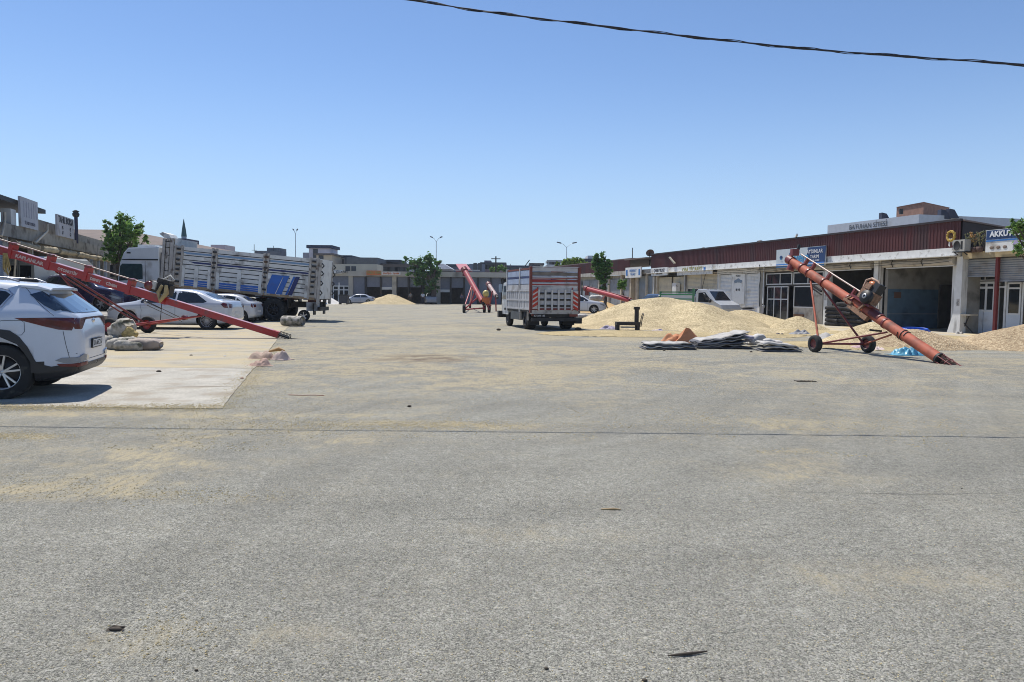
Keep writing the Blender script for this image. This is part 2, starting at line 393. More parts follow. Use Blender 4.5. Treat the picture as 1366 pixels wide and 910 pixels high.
# loose kernels lying on the asphalt
kb = MB(); rk = random.Random(11)
def kern(x, y, s):
    a = rk.uniform(0, 6.28); c, sn = math.cos(a)*s, math.sin(a)*s
    b = len(kb.v); h = s*0.8
    kb.v += [(x-c, y-sn, .002), (x+sn*.5, y-c*.5, .002), (x+c, y+sn, .002), (x-sn*.5, y+c*.5, .002), (x, y, h)]
    for f in ((0, 1, 4), (1, 2, 4), (2, 3, 4), (3, 0, 4)): kb.f.append(tuple(b+i for i in f)); kb.mi.append(0); kb.sm.append(False)
for px, py, rx, ry, n in ((560, 567, 1.5, .3, 2600), (10, 582, .6, .2, 1200), (60, 650, 1.0, .35, 500), (370, 572, 1.2, .5, 900), (760, 487, 2.4, .8, 1500),
                          (620, 500, 3.0, 2.0, 1500), (240, 660, .8, .2, 350), (860, 452, 5, 2.0, 3000), (1030, 562, 1.8, .5, 500), (230, 845, .3, .2, 140), (270, 560, 1.2, .7, 900)):
    g = G(px, py)
    for _ in range(n): kern(g.x + rk.gauss(0, rx*.6), g.y + rk.gauss(0, ry*.6), rk.uniform(.005, .010))
for (ax_, ay_), (bx_, by_), n_, sg_ in (((G(-60, 545).x, G(-60, 545).y), (G(300, 545).x, G(300, 545).y), 5200, .10), ((G(300, 545).x, G(300, 545).y), (G(352, 478).x, G(352, 478).y), 2600, .09), ((G(352, 478).x, G(352, 478).y), (G(390, 432).x, G(390, 432).y), 2200, .2)):
    for _ in range(n_):
        u = rk.random(); x = ax_+(bx_-ax_)*u; y = ay_+(by_-ay_)*u; k_ = .5+noise.noise(Vector((x*1.3, y*1.3, 5)))
        kern(x+rk.gauss(0, sg_)*(1+k_), y+rk.gauss(0, sg_)*(1+k_), rk.uniform(.006, .012))
        kb.v[-5:] = [(a_, b_, c_+.013) if True else None for a_, b_, c_ in kb.v[-5:]]
for _ in range(22000):
    y = 7 + 26*rk.random()**1.4; x = rk.uniform(-.55, .62)*y; n_ = noise.noise(Vector((x*.5, y*.5, 3)))+.5*noise.noise(Vector((x*2, y*2, 8)))
    if n_ > -.05: kern(x, y, rk.uniform(.006, .013))
for _ in range(16000):
    y = 2.6 + 12*rk.random()**1.3; kern(rk.uniform(-.8, .8)*y, y, rk.uniform(.0025, .006))
tag(kb.build('spilled_grain', mat('kernel', (0.50, 0.40, 0.21), 0.7, vary=0.35, vscale=40)), 'loose wheat kernels and straw bits scattered over the asphalt', None, None, 'stuff')
# ------------------------------------------------------------------ buildings
class Frame:                      # facade frame: local x along, y outward, z up
    def __init__(s, A, ang): s.A = Vector(A); s.ang = ang; s.x = Vector((math.cos(ang), math.sin(ang))); s.y = Vector((-math.sin(ang), math.cos(ang)))
    def s_at(s, px, out=0.0, py=400):   # distance along the facade where the photograph's column px meets it
        d = ray(px, py); A = Vector((s.A.x, s.A.y)) + s.y*out
        # A + x*s = d*t
        det = s.x.x*(-d.y) - (-d.x)*s.x.y
        return ((-A.x)*(-d.y) - (-d.x)*(-A.y)) / det
    def root(s, name, label, cat, group=None): return thing(name, label, cat, (s.A.x, s.A.y, 0), s.ang, group)
RF = Frame((19.4, 33.0), math.atan2(0.9665, -0.2567))
LF = Frame((-25.2, 41.4), math.atan2(-0.958, 0.287))
FF = Frame((0.0, 112.0), math.pi)
shutter_grey = mat('grey_roller_shutter', (0.25, 0.27, 0.30), 0.5, metal=0.2, vary=0.1, dirt=(0.15, 0.14, 0.13), dirt_amt=0.3)
shutter_white = mat('white_roller_shutter', (0.62, 0.64, 0.66), 0.5, vary=0.08, dirt=(0.4, 0.38, 0.35), dirt_amt=0.25)
shutter_cream = mat('cream_roller_shutter', (0.52, 0.47, 0.36), 0.55, vary=0.08, dirt=(0.3, 0.27, 0.22), dirt_amt=0.25)
shutter_blue = mat('blue_roller_shutter', (0.20, 0.26, 0.32), 0.5, vary=0.1, dirt=(0.15, 0.14, 0.13), dirt_amt=0.25)
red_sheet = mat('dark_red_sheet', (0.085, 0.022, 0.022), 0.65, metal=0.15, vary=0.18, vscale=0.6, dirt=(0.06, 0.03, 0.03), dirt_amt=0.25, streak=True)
shaded_sheet = mat('shaded_brown_sheet', (0.022, 0.012, 0.012), 0.6, vary=0.2)  # shade on the red block's end is put into this dark brown
fascia_white = mat('fascia_white', (0.66, 0.65, 0.62), 0.85, vary=0.08, dirt=(0.30, 0.27, 0.24), dirt_amt=0.2, dscale=5, bump=0.2, bscale=12)
fascia_grey = mat('fascia_grey', (0.42, 0.39, 0.34), 0.9, vary=0.12, dirt=(0.2, 0.17, 0.14), dirt_amt=0.35, dscale=2.0, bump=0.2, bscale=12)
wall_up = mat('interior_grey', (0.27, 0.26, 0.235), 0.9, vary=0.12, dirt=(0.12, 0.11, 0.1), dirt_amt=0.35)
wall_blue = mat('interior_blue', (0.085, 0.15, 0.215), 0.7, vary=0.15, dirt=(0.02, 0.05, 0.09), dirt_amt=0.35)
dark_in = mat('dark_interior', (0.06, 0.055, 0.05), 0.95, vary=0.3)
dark_blue_in = mat('far_blue_door', (0.10, 0.115, 0.17), 0.8, vary=0.15)
alu = mat('white_aluminium', (0.62, 0.63, 0.63), 0.4, vary=0.05, dirt=(0.3, 0.28, 0.26), dirt_amt=0.2)
red_pole = mat('red_pole', (0.16, 0.02, 0.018), 0.6, vary=0.2)
sheet_roof = mat('sheet_roof', (0.20, 0.15, 0.13), 0.7, vary=0.2, vscale=0.5)

def shutter_mesh(w, h, m, mi=0, pitch=0.09, y=0.0, x0=0.0, z0=0.0, b=None):
    b = b or MB(); n = max(2, int(h/pitch)); vs = []; fs = []
    for i in range(n+1):
        z = z0 + h*i/n
        vs += [(x0, y, z), (x0+w, y, z)]
        if i < n: zz = z0 + h*(i+0.72)/n; vs += [(x0, y+0.022, zz), (x0+w, y+0.022, zz)]
    rows = len(vs)//2
    for i in range(rows-1): fs.append((2*i, 2*i+1, 2*i+3, 2*i+2))
    b.add(vs, fs, mi); b.box(x0, x0+w, y-0.03, y-0.005, z0, z0+h, mi)
    b.box(x0, x0+w, y-0.03, y+0.035, z0-0.06, z0, mi)
    return b
def shutter(root, x0, x1, z0, z1, m, y=-0.12):
    if x1 < x0: x0, x1 = x1, x0
    return shutter_mesh(x1-x0, z1-z0, m, y=y, x0=x0, z0=z0).build('roller_shutter', m, root)
def canister(root, x0, x1, z, m, r=0.17, y=0.10):
    if x1 < x0: x0, x1 = x1, x0
    b = MB(); pr = [(math.cos(a)*r+y, math.sin(a)*r+z) for a in [2*math.pi*k/10 for k in range(10)]]
    b.prism(pr, x0, x1, 'x'); o = b.build('shutter_box', m, root); return o
def ribbed(x0, x1, z0, z1, y, pitch=0.19, d=0.022, b=None):
    b = b or MB(); n = max(1, int(abs(x1-x0)/pitch)); vs = []; fs = []; p = (x1-x0)/n
    for i in range(n):
        xs = x0 + i*p
        for fx, dy in ((0, 0), (.55, 0), (.65, d), (.9, d)):
            vs += [(xs+fx*p, y+dy, z0), (xs+fx*p, y+dy, z1)]
    vs += [(x1, y, z0), (x1, y, z1)]
    for i in range(len(vs)//2-1): fs.append((2*i, 2*i+2, 2*i+3, 2*i+1))
    b.add(vs, fs); return b
def windowed(root, x0, x1, z0, z1, cols, rows, y=-0.05, fw=0.06, fm=None, gm=None, name='window'):
    """one framed opening: frame bars and a sheet of glass as a sub-part; cols / rows are fractions where bars stand"""
    if x1 < x0: x0, x1 = x1, x0
    fm = fm or alu; gm = gm or glass
    b = MB()
    for x in [x0+fw/2, x1-fw/2] + [x0+(x1-x0)*c for c in cols]: b.box(x-fw/2, x+fw/2, y-.03, y+.03, z0, z1)
    for z in [z0+fw/2, z1-fw/2] + [z0+(z1-z0)*c for c in rows]: b.box(x0+fw, x1-fw, y-.028, y+.028, z-fw/2, z+fw/2)
    o = b.build(name, fm, root)
    g = MB(); g.box(x0+fw*.5, x1-fw*.5, y-.006, y+.006, z0+fw*.5, z1-fw*.5); g.build('pane', gm, o)
    return o

# ---------- right row: red roofed shops
ZF0, ZF1, ZR = 3.37, 3.72, 4.86
rr = RF.root('shop_building', 'long single storey shop building with dark red ribbed metal parapet on the right', 'building')
S = lambda px, out=0: RF.s_at(px, out)
s_end = S(871); DEP = 9.0
b = MB(); b.box(-0.35, s_end, 0.0, 0.28, ZF0, ZF1-.003); b.build('fascia', fascia_white, rr)
b = MB(); b.box(-0.30, s_end, -0.02, 0.62, ZF0-.04, ZF0-.004, 0); b.build('canopy_slab', fascia_white, rr)
ribbed(-0.4, s_end, ZF1-.02, ZR, 0.22).build('metal_cladding', red_sheet, rr)
b = MB(); b.box(-0.42, s_end+.02, 0.14, 0.30, ZR, ZR+.09); b.build('parapet_cap', mat('dark_cap', (0.03, 0.02, 0.022), .6), rr)
b = MB(); b.prism([(0.14, ZR), (0.14, ZF1), (-DEP, ZF1), (-DEP, ZR-.95)], -0.42, -0.36, 'x'); b.build('end_cladding', shaded_sheet, rr)
b = MB(); b.prism([(0.14, ZR-.01), (-DEP, ZR-.96), (-DEP, ZR-.9), (0.14, ZR+.05)], -0.5, s_end, 'x'); b.build('roof', sheet_roof, rr)
b = MB(); b.box(-0.3, s_end, -DEP, -0.03, ZF0+.0, ZF1-.03, 0); b.build('ceiling_slab', wall_up, rr)
b = MB(); b.box(-0.3, s_end, -DEP-.15, -DEP, 0, ZF0); b.build('back_wall', wall_up, rr)
b = MB(); b.box(s_end-.2, s_end, -DEP, 0.0, 0, ZF0-.05); b.build('end_wall', cream, rr)
# columns and partitions
def column(px, w, m=peeling, flare=0.0, out=0.12):
    s = S(px, out); b = MB()
    b.prism([(s-w/2, ZF0-.045), (s+w/2, ZF0-.045), (s+w/2+flare*.2, .9), (s+w/2+flare, 0), (s-w/2, 0)], out-.32, out, 'y')
    b.build('column', m, rr)
column(1278, 0.30, flare=0.38); column(1167, 0.30); column(1101, 0.30); column(1012, 0.22); column(957, 0.2); column(913, 0.25); column(875, .25, cream)
for px in (1283, 1176.5, 1093, 958, 914):
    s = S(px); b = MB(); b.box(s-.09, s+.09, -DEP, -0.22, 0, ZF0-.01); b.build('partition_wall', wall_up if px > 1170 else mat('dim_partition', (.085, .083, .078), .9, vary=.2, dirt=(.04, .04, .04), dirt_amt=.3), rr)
# bays: what shows inside is the far side wall of each, one of them painted blue below
sA0, sA1 = S(1273), S(1182)
def y_at(px, s):                       # local depth at which column px meets the wall standing at s
    d = ray(px, 400); P0 = RF.A.to_2d() + RF.x*s if hasattr(RF.A, 'to_2d') else RF.A + RF.x*s
    det = RF.y.x*(-d.y) - (-d.x)*RF.y.y
    return ((-P0.x)*(-d.y) - (-d.x)*(-P0.y)) / det
sw = S(1176.5)-.09
ya, yb = y_at(1184, sw), y_at(1251, sw)
b = MB(); b.box(sw-.02, sw-.001, yb, ya, 0, 1.95); b.build('painted_dado', wall_blue, rr)
b = MB(); b.box(sw-.03, sw-.021, yb, ya, .70, .76); b.build('dado_line', mat('pale_line', (.16, .2, .25), .7), rr)
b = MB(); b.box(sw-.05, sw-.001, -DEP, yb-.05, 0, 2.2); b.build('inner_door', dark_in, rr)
b = MB(); b.box(sw-.04, sw-.021, ya-.75, ya-.35, 1.5, 1.8); b.build('notice', mat('rust_note', (.12, .07, .05), .8), rr)
canister(rr, sA0-.05, sA1+.1, ZF0-.22, fascia_grey, .17); canister(rr, S(1165)-.0+.05, S(1100), ZF0-.22, fascia_grey, .17); canister(rr, S(1098), S(1015), ZF0-.2, fascia_grey, .14)
for px in (1196, 1236, 1140):
    s = S(px); b = MB(); b.tube([(s, .30, ZF0-.05), (s+.1, .31, ZF0-.2), (s+.02, .27, ZF0-.38)], .02, 6); b.build('bracket', dark_steel, rr)
b = MB(); b.bar((sA0, .05, ZF0-.42), (sA1, .05, ZF0-.42), .05, .05); b.bar((S(1162), .05, ZF0-.42), (S(1106), .05, ZF0-.42), .05, .05); b.build('shutter_rail', alu, rr)
# partially glazed bay
s0, s1 = S(1098), S(1018)
sm_, sl = S(1054), S(1020)
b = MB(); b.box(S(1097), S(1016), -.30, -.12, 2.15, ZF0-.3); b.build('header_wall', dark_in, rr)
windowed(rr, S(1096), S(1056), 2.25, 2.95, [.5], [], y=-.10)
windowed(rr, S(1054), S(1020), 2.25, 2.95, [.45], [], y=-.10)
windowed(rr, S(1050), S(1022), 0.1, 2.15, [.33, .66], [.62], y=-.08, name='door')
windowed(rr, S(1084), S(1057), 0.9, 2.15, [], [], y=-.10)
b = MB(); b.box(S(1084), S(1057), -.16, -.08, 0, .9); b.box(S(1096), S(1085), -.2, -.06, 0, 2.2); b.build('low_wall', fascia_grey, rr)
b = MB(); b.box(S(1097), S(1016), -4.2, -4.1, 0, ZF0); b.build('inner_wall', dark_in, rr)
# white shutters with the painted panel
shutter(rr, S(1011), S(995), .1, 3.0, shutter_white, -.04); shutter(rr, S(994), S(976), .1, 3.0, shutter_white, -.04); shutter(rr, S(975), S(959), .1, 3.0, shutter_white, -.04)
b = MB(); b.box(S(1012), S(958), .02, .14, 3.02, 3.30); b.build('shutter_box', fascia_white, rr)
for px in (994.5, 975.5):
    s = S(px); b = MB(); b.box(s-.04, s+.04, -.06, .03, 0, 3.05); b.build('shutter_rail', alu, rr)
# cream shutter, half open over the windows
shutter(rr, S(956), S(915), 2.15, 3.1, shutter_cream, -.03)
windowed(rr, S(956), S(915), .8, 2.1, [.25, .5, .75], [], y=-.08)
b = MB(); b.box(S(956), S(915), -.2, -.04, 0, .8); b.build('low_wall', cream, rr)
b = MB(); b.box(S(957), S(914), -.02, .35, 3.12, 3.22); b.build('awning_strip', cream, rr)
shutter(rr, S(911), S(897), 1.0, 3.0, shutter_cream, -.05); shutter(rr, S(895), S(878), 1.0, 3.0, shutter_cream, -.05)
windowed(rr, S(911), S(878), 0.0, 1.0, [.5], [], y=-.07)
b = MB(); s = S(905); b.box(s-.3, s+.3, .05, .4, 1.7, 2.5); b.build('meter_box', fascia_white, rr)
for px, r in ((1004, .1), (930, .08), (962, .06)):
    s = S(px); b = MB(); b.ball((s, -.4, ZR+.1), (r*3, r*2, r*1.6), 8, 5); b.build('roof_vent', dark_steel, rr)
b = MB(); s = S(1066); b.bar((s+.15, .25, ZR+.12), (s-.25, .45, ZR+.22), .10, .10); b.build('floodlight', alu, rr)
b = MB(); s = S(899, .3); b.bar((s-.1, .35, 4.0), (s+.5, .5, 4.5), .15, .09); b.build('lamp_arm', cream, rr)
# dangling cable
b = MB(); s = S(945); b.tube([(s, .3, 3.45), (s-.1, .33, 3.1), (s+.3, .32, 2.2), (s+.2, .3, 1.0)], .02, 5); b.build('cable', black, rr)
b = MB(); s = S(1012, .3); b.tube([(s, .32, 3.5), (s-.2, .33, 2.8), (s-.05, .32, 2.0), (s-.1, .3, .9)], .025, 5); b.build('cable', black, rr)

# wires and pipes on the front
rw = random.Random(9)
for z_, y_ in ((3.30, .40), (3.18, .37)):
    pts = []
    n = 30
    for k in range(n+1):
        s = s_end*k/n; pts.append((s, y_+rw.uniform(-.02, .02), z_-.05-.06*math.sin(math.pi*((k*1.0) % 3)/3)))
    MB().tube(pts, .013, 5).build('wire', black, rr)
for px, m_ in ((1173, fascia_grey), (1018, alu), (935, fascia_grey), (872, alu)):
    s = S(px, .2); b = MB(); b.tube([(s, .20, ZF0-.05), (s, .20, .15), (s, .30, .05)], .045, 7); b.build('downpipe', m_, rr)
for px, z0, z1 in ((1101, 1.35, 1.75), (1167, 1.9, 2.1), (1278, 1.2, 1.5), (1167, .9, 1.25)):
    s = S(px, .12); b = MB(); b.box(s-.08, s+.07, .121, .127, z0, z1); b.build('sticker', mat('sticker_violet', (.10, .09, .18), .7) if z1-z0 < .3 else mat('old_notice', (.42, .40, .36), .8, dirt=(.1, .1, .12), dirt_amt=.5, dscale=14), rr)
# ---------- near office building at the right edge
ob = RF.root('office_building', 'low shop building with white framed glazed doors at the right edge', 'building')
o0, o1 = -14.0, -0.42; RC = -0.85                       # recessed front
b = MB(); b.box(o0, o1, -.02, .10, 3.22, 3.50); b.build('fascia', mat('yellow_fascia', (0.40, 0.33, 0.21), .9, vary=.15, dirt=(.2, .16, .12), dirt_amt=.3), ob)
b = MB(); b.box(o0, o1, -DEP, -.023, 3.3, 3.46); b.build('terrace_slab', concrete, ob)
b = MB(); b.box(S(1285, RC), o1+.02, RC-.15, -.2, 0, 3.3); b.build('side_pier', peeling, ob)
SO = lambda px: RF.s_at(px, RC)
xx = SO(1291)
b = MB(); b.box(SO(1292), SO(1285), RC-.12, RC, 0, 3.3); b.build('wall_strip', cream, ob)
b = MB(); b.box(o0, SO(1286), RC-6, RC-5.9, 0, 3.3); b.build('inner_wall', mat('shop_inner', (.10, .09, .08), .9), ob)
def sh2(pa, pb, z0): shutter(ob, RF.s_at(pa, -.2), RF.s_at(pb, -.2), z0, 3.2, shutter_grey, -.2)
sh2(1327, 1286, 2.50); sh2(1366+60, 1330, 2.28); sh2(1500, 1428, 2.28)
b = MB(); s = RF.s_at(1328.5, -.05); b.box(s-.06, s+.06, -.12, .0, 0, 3.22); b.build('pole', red_pole, ob)
b = MB(); b.box(o0, SO(1400), RC-.12, RC+.0, 2.3, 3.3); b.build('wall_strip', cream, ob)
panel_white = mat('white_panel', (0.55, 0.60, 0.66), .5, vary=.06, dirt=(.3, .3, .3), dirt_amt=.2)
# white window with solid lower panels, left of the red pole
windowed(ob, SO(1326.5), SO(1299), .95, 2.25, [.42], [.8], y=RC-.03, fw=.09)
windowed(ob, SO(1326.5), SO(1299), 2.3, 2.48, [.5], [], y=RC-.03, fw=.03)
b = MB(); m_ = (SO(1326.5)+SO(1299))/2
b.box(SO(1326.5), m_-.02, RC-.06, RC, 0, .95); b.box(m_+.02, SO(1299), RC-.06, RC, 0, .95); b.build('door_panel', panel_white, ob)
# open door right of the pole, then closed white door
b = MB()
for px in (1331, 1341): s = SO(px); b.box(s-.045, s+.045, RC-.05, RC+.02, 0, 2.4)
b.box(SO(1341), SO(1331), RC-.05, RC+.02, 2.34, 2.42); b.box(SO(1341), SO(1331), RC-.045, RC+.015, 1.98, 2.05); b.build('door_frame', alu, ob)
windowed(ob, SO(1361.5), SO(1343), .85, 2.2, [], [.82], y=RC-.03, fw=.07)
b = MB(); b.box(SO(1361.5), SO(1343), RC-.06, RC-.0, 0, .85); b.build('door_panel', panel_white, ob)
windowed(ob, SO(1400), SO(1363), .3, 2.2, [.5], [], y=RC-.03, fw=.07)
b = MB(); b.box(o0, SO(1400), RC-.1, RC, 0, 2.3); b.build('wall_strip', cream, ob)
b = MB(); s = SO(1290.5); b.box(s-.30, s+.24, RC+.0, RC+.12, 1.35, 2.0); b.build('meter_box', dark_steel, ob)
b = MB(); b.box(o0, o1, -.35, -.30, 3.5, 3.95); b.build('terrace_rail', dark_steel, ob)
b = MB(); b.box(o1-.1, o1+.0, -DEP, -.0, 3.46, 3.5); b.build('slab_edge', concrete, ob)

# little bench table by the meter
tb = thing('wall_table', 'small folding table with a cream top against the pier by the white door', 'table', tuple(RA+RU*RF.s_at(1291, -.2)+RN*(-.1))+(0,), RF.ang)
b = MB(); b.box(-.42, .38, -.25, .2, .78, .84); b.build('tabletop', cream, tb)
for sx in (-.33, .3):
    b = MB(); b.bar((sx, -.15, 0), (-sx, .1, .78), .04, .04); b.build('leg', dark_steel, tb)

# air conditioner
ac = thing('air_conditioner', 'boxy grey air conditioner unit beside the red parapet corner', 'air conditioner', tuple(RA+RU*RF.s_at(1279, .5)+RN*.5)+(3.36,), RF.ang)
b = MB(); b.box(-.45, .38, -.2, .2, .18, .76); b.build('casing', mat('ac_beige', (.42, .40, .35), .6, vary=.1, dirt=(.2, .18, .15), dirt_amt=.3), ac)
b = MB(); b.lathe([(0, .205), (.2, .205), (.22, .22), (.24, .215)], 20, 'y', M=Matrix.Translation((.1, 0, .47))); b.build('fan_grille', dark_steel, ac)
b = MB()
for k in range(4): b.box(-.30+k*.035, -.28+k*.035, .2, .21, .28, .68)
b.build('vent', dark_steel, ac)
b = MB(); b.bar((-.35, -.1, .0), (-.35, .2, .17), .04, .04); b.bar((.3, -.1, .0), (.3, .2, .17), .04, .04); b.box(-.5, .42, -.22, .22, .14, .18); b.build('bracket', dark_steel, ac); ac.scale = (.72, .8, .85)

# round yellow wreath on the red wall
wr = thing('wreath', 'round yellow wreath with a white ribbon hung on the red parapet end', 'wreath', tuple(RA+RU*RF.s_at(1265.5, .34)+RN*.34)+(4.22,), RF.ang)
b = MB(); rr_ = random.Random(4)
for k in range(46):
    a = k*.1366*1.0; b.ball((math.cos(a)*.20, rr_.uniform(0, .06), math.sin(a)*.20), .055, 6, 4)
b.build('flowers', mat('yellow_flowers', (.45, .30, .06), .8, vary=.4, vscale=20), wr)
b = MB(); b.ball((0, .02, 0), (.08, .03, .08), 10, 6); b.build('centre', mat('wreath_brown', (.12, .07, .02), .8), wr)
b = MB(); b.prism([(-.06, -.1), (.0, -.1), (-.12, -.42), (-.2, -.36)], .03, .045, 'y'); b.prism([(.06, -.1), (.01, -.1), (.02, -.46), (.1, -.40)], .035, .05, 'y'); b.build('ribbon', white_paint, wr)

# ---------- second red block further along and the gap between
r2 = RF.root('shop_building', 'farther shop building with a dark red upper wall behind the tall narrow tree', 'building')
a0, a1, a2 = S(864), S(845), S(700)
b = MB(); b.box(s_end+.25, a2, -.02, .2, ZF0, ZF1+.0); b.build('fascia', fascia_grey, r2)
ribbed(S(842), a2, ZF1-.02, ZR-.12, .16).build('metal_cladding', red_sheet, r2)
b = MB(); b.box(S(842)-.05, a2, -DEP, .12, ZR-.12, ZR-.04); b.build('roof', sheet_roof, r2)
b = MB(); b.box(s_end+.3, S(842)-.1, -DEP, -2.6, ZF1, ZR-.1); b.build('setback_wall', shaded_sheet, r2)
b = MB(); b.prism([(.6, ZR-.25), (-DEP, ZR-.0), (-DEP, ZR+.1), (.6, ZR-.17)], s_end+.3, S(840), 'x'); b.build('lean_to_roof', sheet_roof, r2)
b = MB(); b.box(s_end+.25, a2, -.5, -.32, 0, ZF0); b.build('wall', cream, r2)
b = MB(); b.box(s_end+.25, S(838), -DEP, -.5, ZF0, ZF1-.05); b.build('terrace_slab', concrete, r2)
shutter(r2, S(871), S(863), 1.4, 3.2, shutter_blue, -.1); shutter(r2, S(861), S(851), 1.0, 3.2, shutter_blue, -.1)
windowed(r2, S(871), S(862), .0, 1.35, [.5], [], y=-.2); windowed(r2, S(861), S(851), .0, .98, [.5], [], y=-.2)
for pa, pb in ((838, 829), (828, 812), (811, 800), (797, 786), (785, 776), (774, 764), (763, 753)):
    shutter(r2, S(pa), S(pb), 0.05, 3.0, shutter_grey, -.1)
for px in (871.5, 862, 850, 841, 828.5, 811.5, 798.5):
    s = S(px); b = MB(); b.box(s-.12, s+.12, -.3, .05, 0, ZF0-.003); b.build('pier', cream, r2)
b = MB(); b.tube([(S(829), -1, ZR-.05), (S(829), -1, ZR+1.0)], .04, 6); b.build('aerial', dark_steel, r2)

# roof tank shapes at the break
for px, Y, py, r, lab in ((867, 66, 337, .45, 'rusty satellite dish on the roof at the end of the long red parapet'),):
    p = AT(px, py, Y); d = thing('satellite_dish', lab, 'satellite dish', (p.x, p.y, p.z), 0)
    b = MB(); b.lathe([(0, .10), (.16, .08), (.28, .02), (.36, -.05), (.34, -.06), (.28, -.01), (.16, .05), (0, .07)], 18, 'y', M=Matrix.Rotation(R(35), 4, 'X')); b.build('dish', mat('dish_brown', (.16, .12, .10), .7, vary=.3), d)
    b = MB(); b.tube([(0, 0, -1.1), (0, 0, 0)], .05, 6); b.build('mast', dark_steel, d)

# ---------- signs on the right row
def sign(s0, s1, z0, z1, out, label, panels, frame=RF, name='shop_sign', m=None, tilt=0.0, th=.10):
    sc = (s0+s1)/2; w = abs(s1-s0); p = frame.A.to_2d() if hasattr(frame.A, 'to_2d') else frame.A
    P = Vector((frame.A.x, frame.A.y)) + frame.x*sc + frame.y*out
    t = thing(name, label, 'sign', (P.x, P.y, z0), frame.ang)
    b = MB(); b.box(-w/2, w/2, -th/2, th/2, 0, z1-z0); b.build('board', m or white_paint, t)
    return t, w, z1-z0
navy = mat('navy_print', (0.015, 0.045, 0.14), .5, vary=.05); blue = mat('blue_print', (0.03, 0.16, 0.45), .5, vary=.05)
cyan = mat('cyan_print', (0.03, 0.25, 0.50), .5, vary=0); sign_pale = mat('sign_pale', (0.50, 0.55, 0.58), .5, vary=.05)
black_print = mat('black_print', (.02, .02, .025), .6, vary=0); white_print = mat('white_print', (.75, .76, .78), .5, vary=0)
olive = mat('olive_print', (.30, .28, .08), .6, vary=0); orange_p = mat('orange_print', (.55, .16, .05), .6, vary=0); red_p = mat('red_print', (.45, .04, .03), .6, vary=0)
def strip(t, x0, x1, z0, z1, m, y=.055, skew=0.0, name='print_panel'):
    b = MB(); b.prism([(x0, z0), (x1, z0), (x1+skew, z1), (x0+skew, z1)], y-.01, y+.003, 'y'); return b.build(name, m, t)
# the blue and white seed sign
t, w, h = sign(S(1108), S(1043), 3.22, 4.30, .42, 'wide white and blue shop sign with a large blue word above the glazed shop', None, m=sign_pale)
strip(t, -w/2+.02, -w/2+w*.36, .02, h-.02, navy, skew=-.12); strip(t, -w/2+.02, w/2-.02, .02, .22, blue, y=.062)
text('lettering', 'AYDINLAR', .30, white_print, t, (-w*.31, .07, h-.27), FACE_Y, sx=.95); text('lettering', 'TARIM', .27, white_print, t, (-w*.31, .07, h-.56), FACE_Y, sx=.95)
text('lettering', 'TOHUM - GÜBRE', .11, white_print, t, (-w*.31, .07, h-.76), FACE_Y)
text('lettering', 'yem', .78, cyan, t, (-.22, .07, .52), FACE_Y, bold=.012)
for cx, cz in ((w*.39, .62), (w*.18, .78), (w*.03, .86)):
    b = MB(); b.ball((cx, .06, cz), (.15, .01, .10), 10, 6); b.build('emblem', navy, t)
    text('emblem', 'w', .24, cyan, t, (cx, .08, cz-.1), FACE_Y)
t, w, h = sign(S(897.5), S(876), 3.12, 3.75, .48, 'small white shop sign with dark letters above the cream shutters', None)
text('lettering', 'ÇAKIR YILDIZ', .33, black_print, t, (0, .06, .40), FACE_Y, sx=.95, bold=.008); text('lettering', 'TARIM ÜRÜNLERİ', .15, black_print, t, (0, .06, .13), FACE_Y)
t, w, h = sign(S(957), S(910), 3.06, 3.72, .44, 'long pale shop sign with faded olive letters on the fascia', None, m=fascia_white)
text('lettering', 'OBA TİCARET', .42, olive, t, (w*.05, .06, .38), FACE_Y, sx=1.1, bold=.012); strip(t, -w*.33, -w*.28, .22, .5, blue)
t, w, h = sign(S(861.5), S(840.5), 3.05, 3.95, .45, 'small white sign with blue print between the two red buildings', None)
text('lettering', 'HUBUBAT', .32, blue, t, (0, .06, .60), FACE_Y); text('lettering', 'TİCARET', .26, blue, t, (0, .06, .28), FACE_Y); strip(t, -w*.45, -w*.35, .2, .7, blue); strip(t, w*.35, w*.45, .2, .7, blue)
sa, sb = RF.s_at(1405, .35), RF.s_at(1312.5, .35)
t, w, h = sign(sa, sb, 3.42, 4.32, .35, 'blue and white shop sign half hidden by leaves at the right edge', None)
strip(t, -w/2+.02, w/2-.02, h*.56, h-.02, navy); text('lettering', 'AKKUYULAR TİC.', .31, white_print, t, (w*.02, .075, h*.79), FACE_Y, sx=1.0, bold=.012)
strip(t, -w/2+.02, w/2-.02, h*.47, h*.54, blue, y=.06); strip(t, -w/2+.1, w*.08, .06, h*.45, mat('lilac_print', (.38, .33, .50), .6), y=.06)
for cx in (w*.4, w*.3, w*.2):
    b = MB(); b.ball((cx, .06, .18), (.10, .012, .07), 10, 6); b.build('emblem', mat('brown_print', (.2, .15, .12), .7), t)
text('lettering', 'HUBUBAT ALIM SATIM', .12, white_print, t, (-w*.2, .075, .26), FACE_Y)
# painted panel on the white shutter
t, w, h = sign(S(994), S(977), 1.0, 3.0, .06, 'white poster panel with a grey cloud emblem on the closed white shutters', None, th=.03)
for cx, cz, r in ((-.3, 1.5, .2), (0, 1.56, .26), (.3, 1.5, .2)):
    b = MB(); b.ball((cx, .015, cz), (r, .012, r*.55), 10, 6); b.build('emblem', mat('grey_blue_print', (.2, .26, .33), .6), t)
text('lettering', 'MURAT', .17, black_print, t, (0, .025, 1.86), FACE_Y); text('lettering', '60  41', .2, black_print, t, (0, .025, .95), FACE_Y, bold=.01)

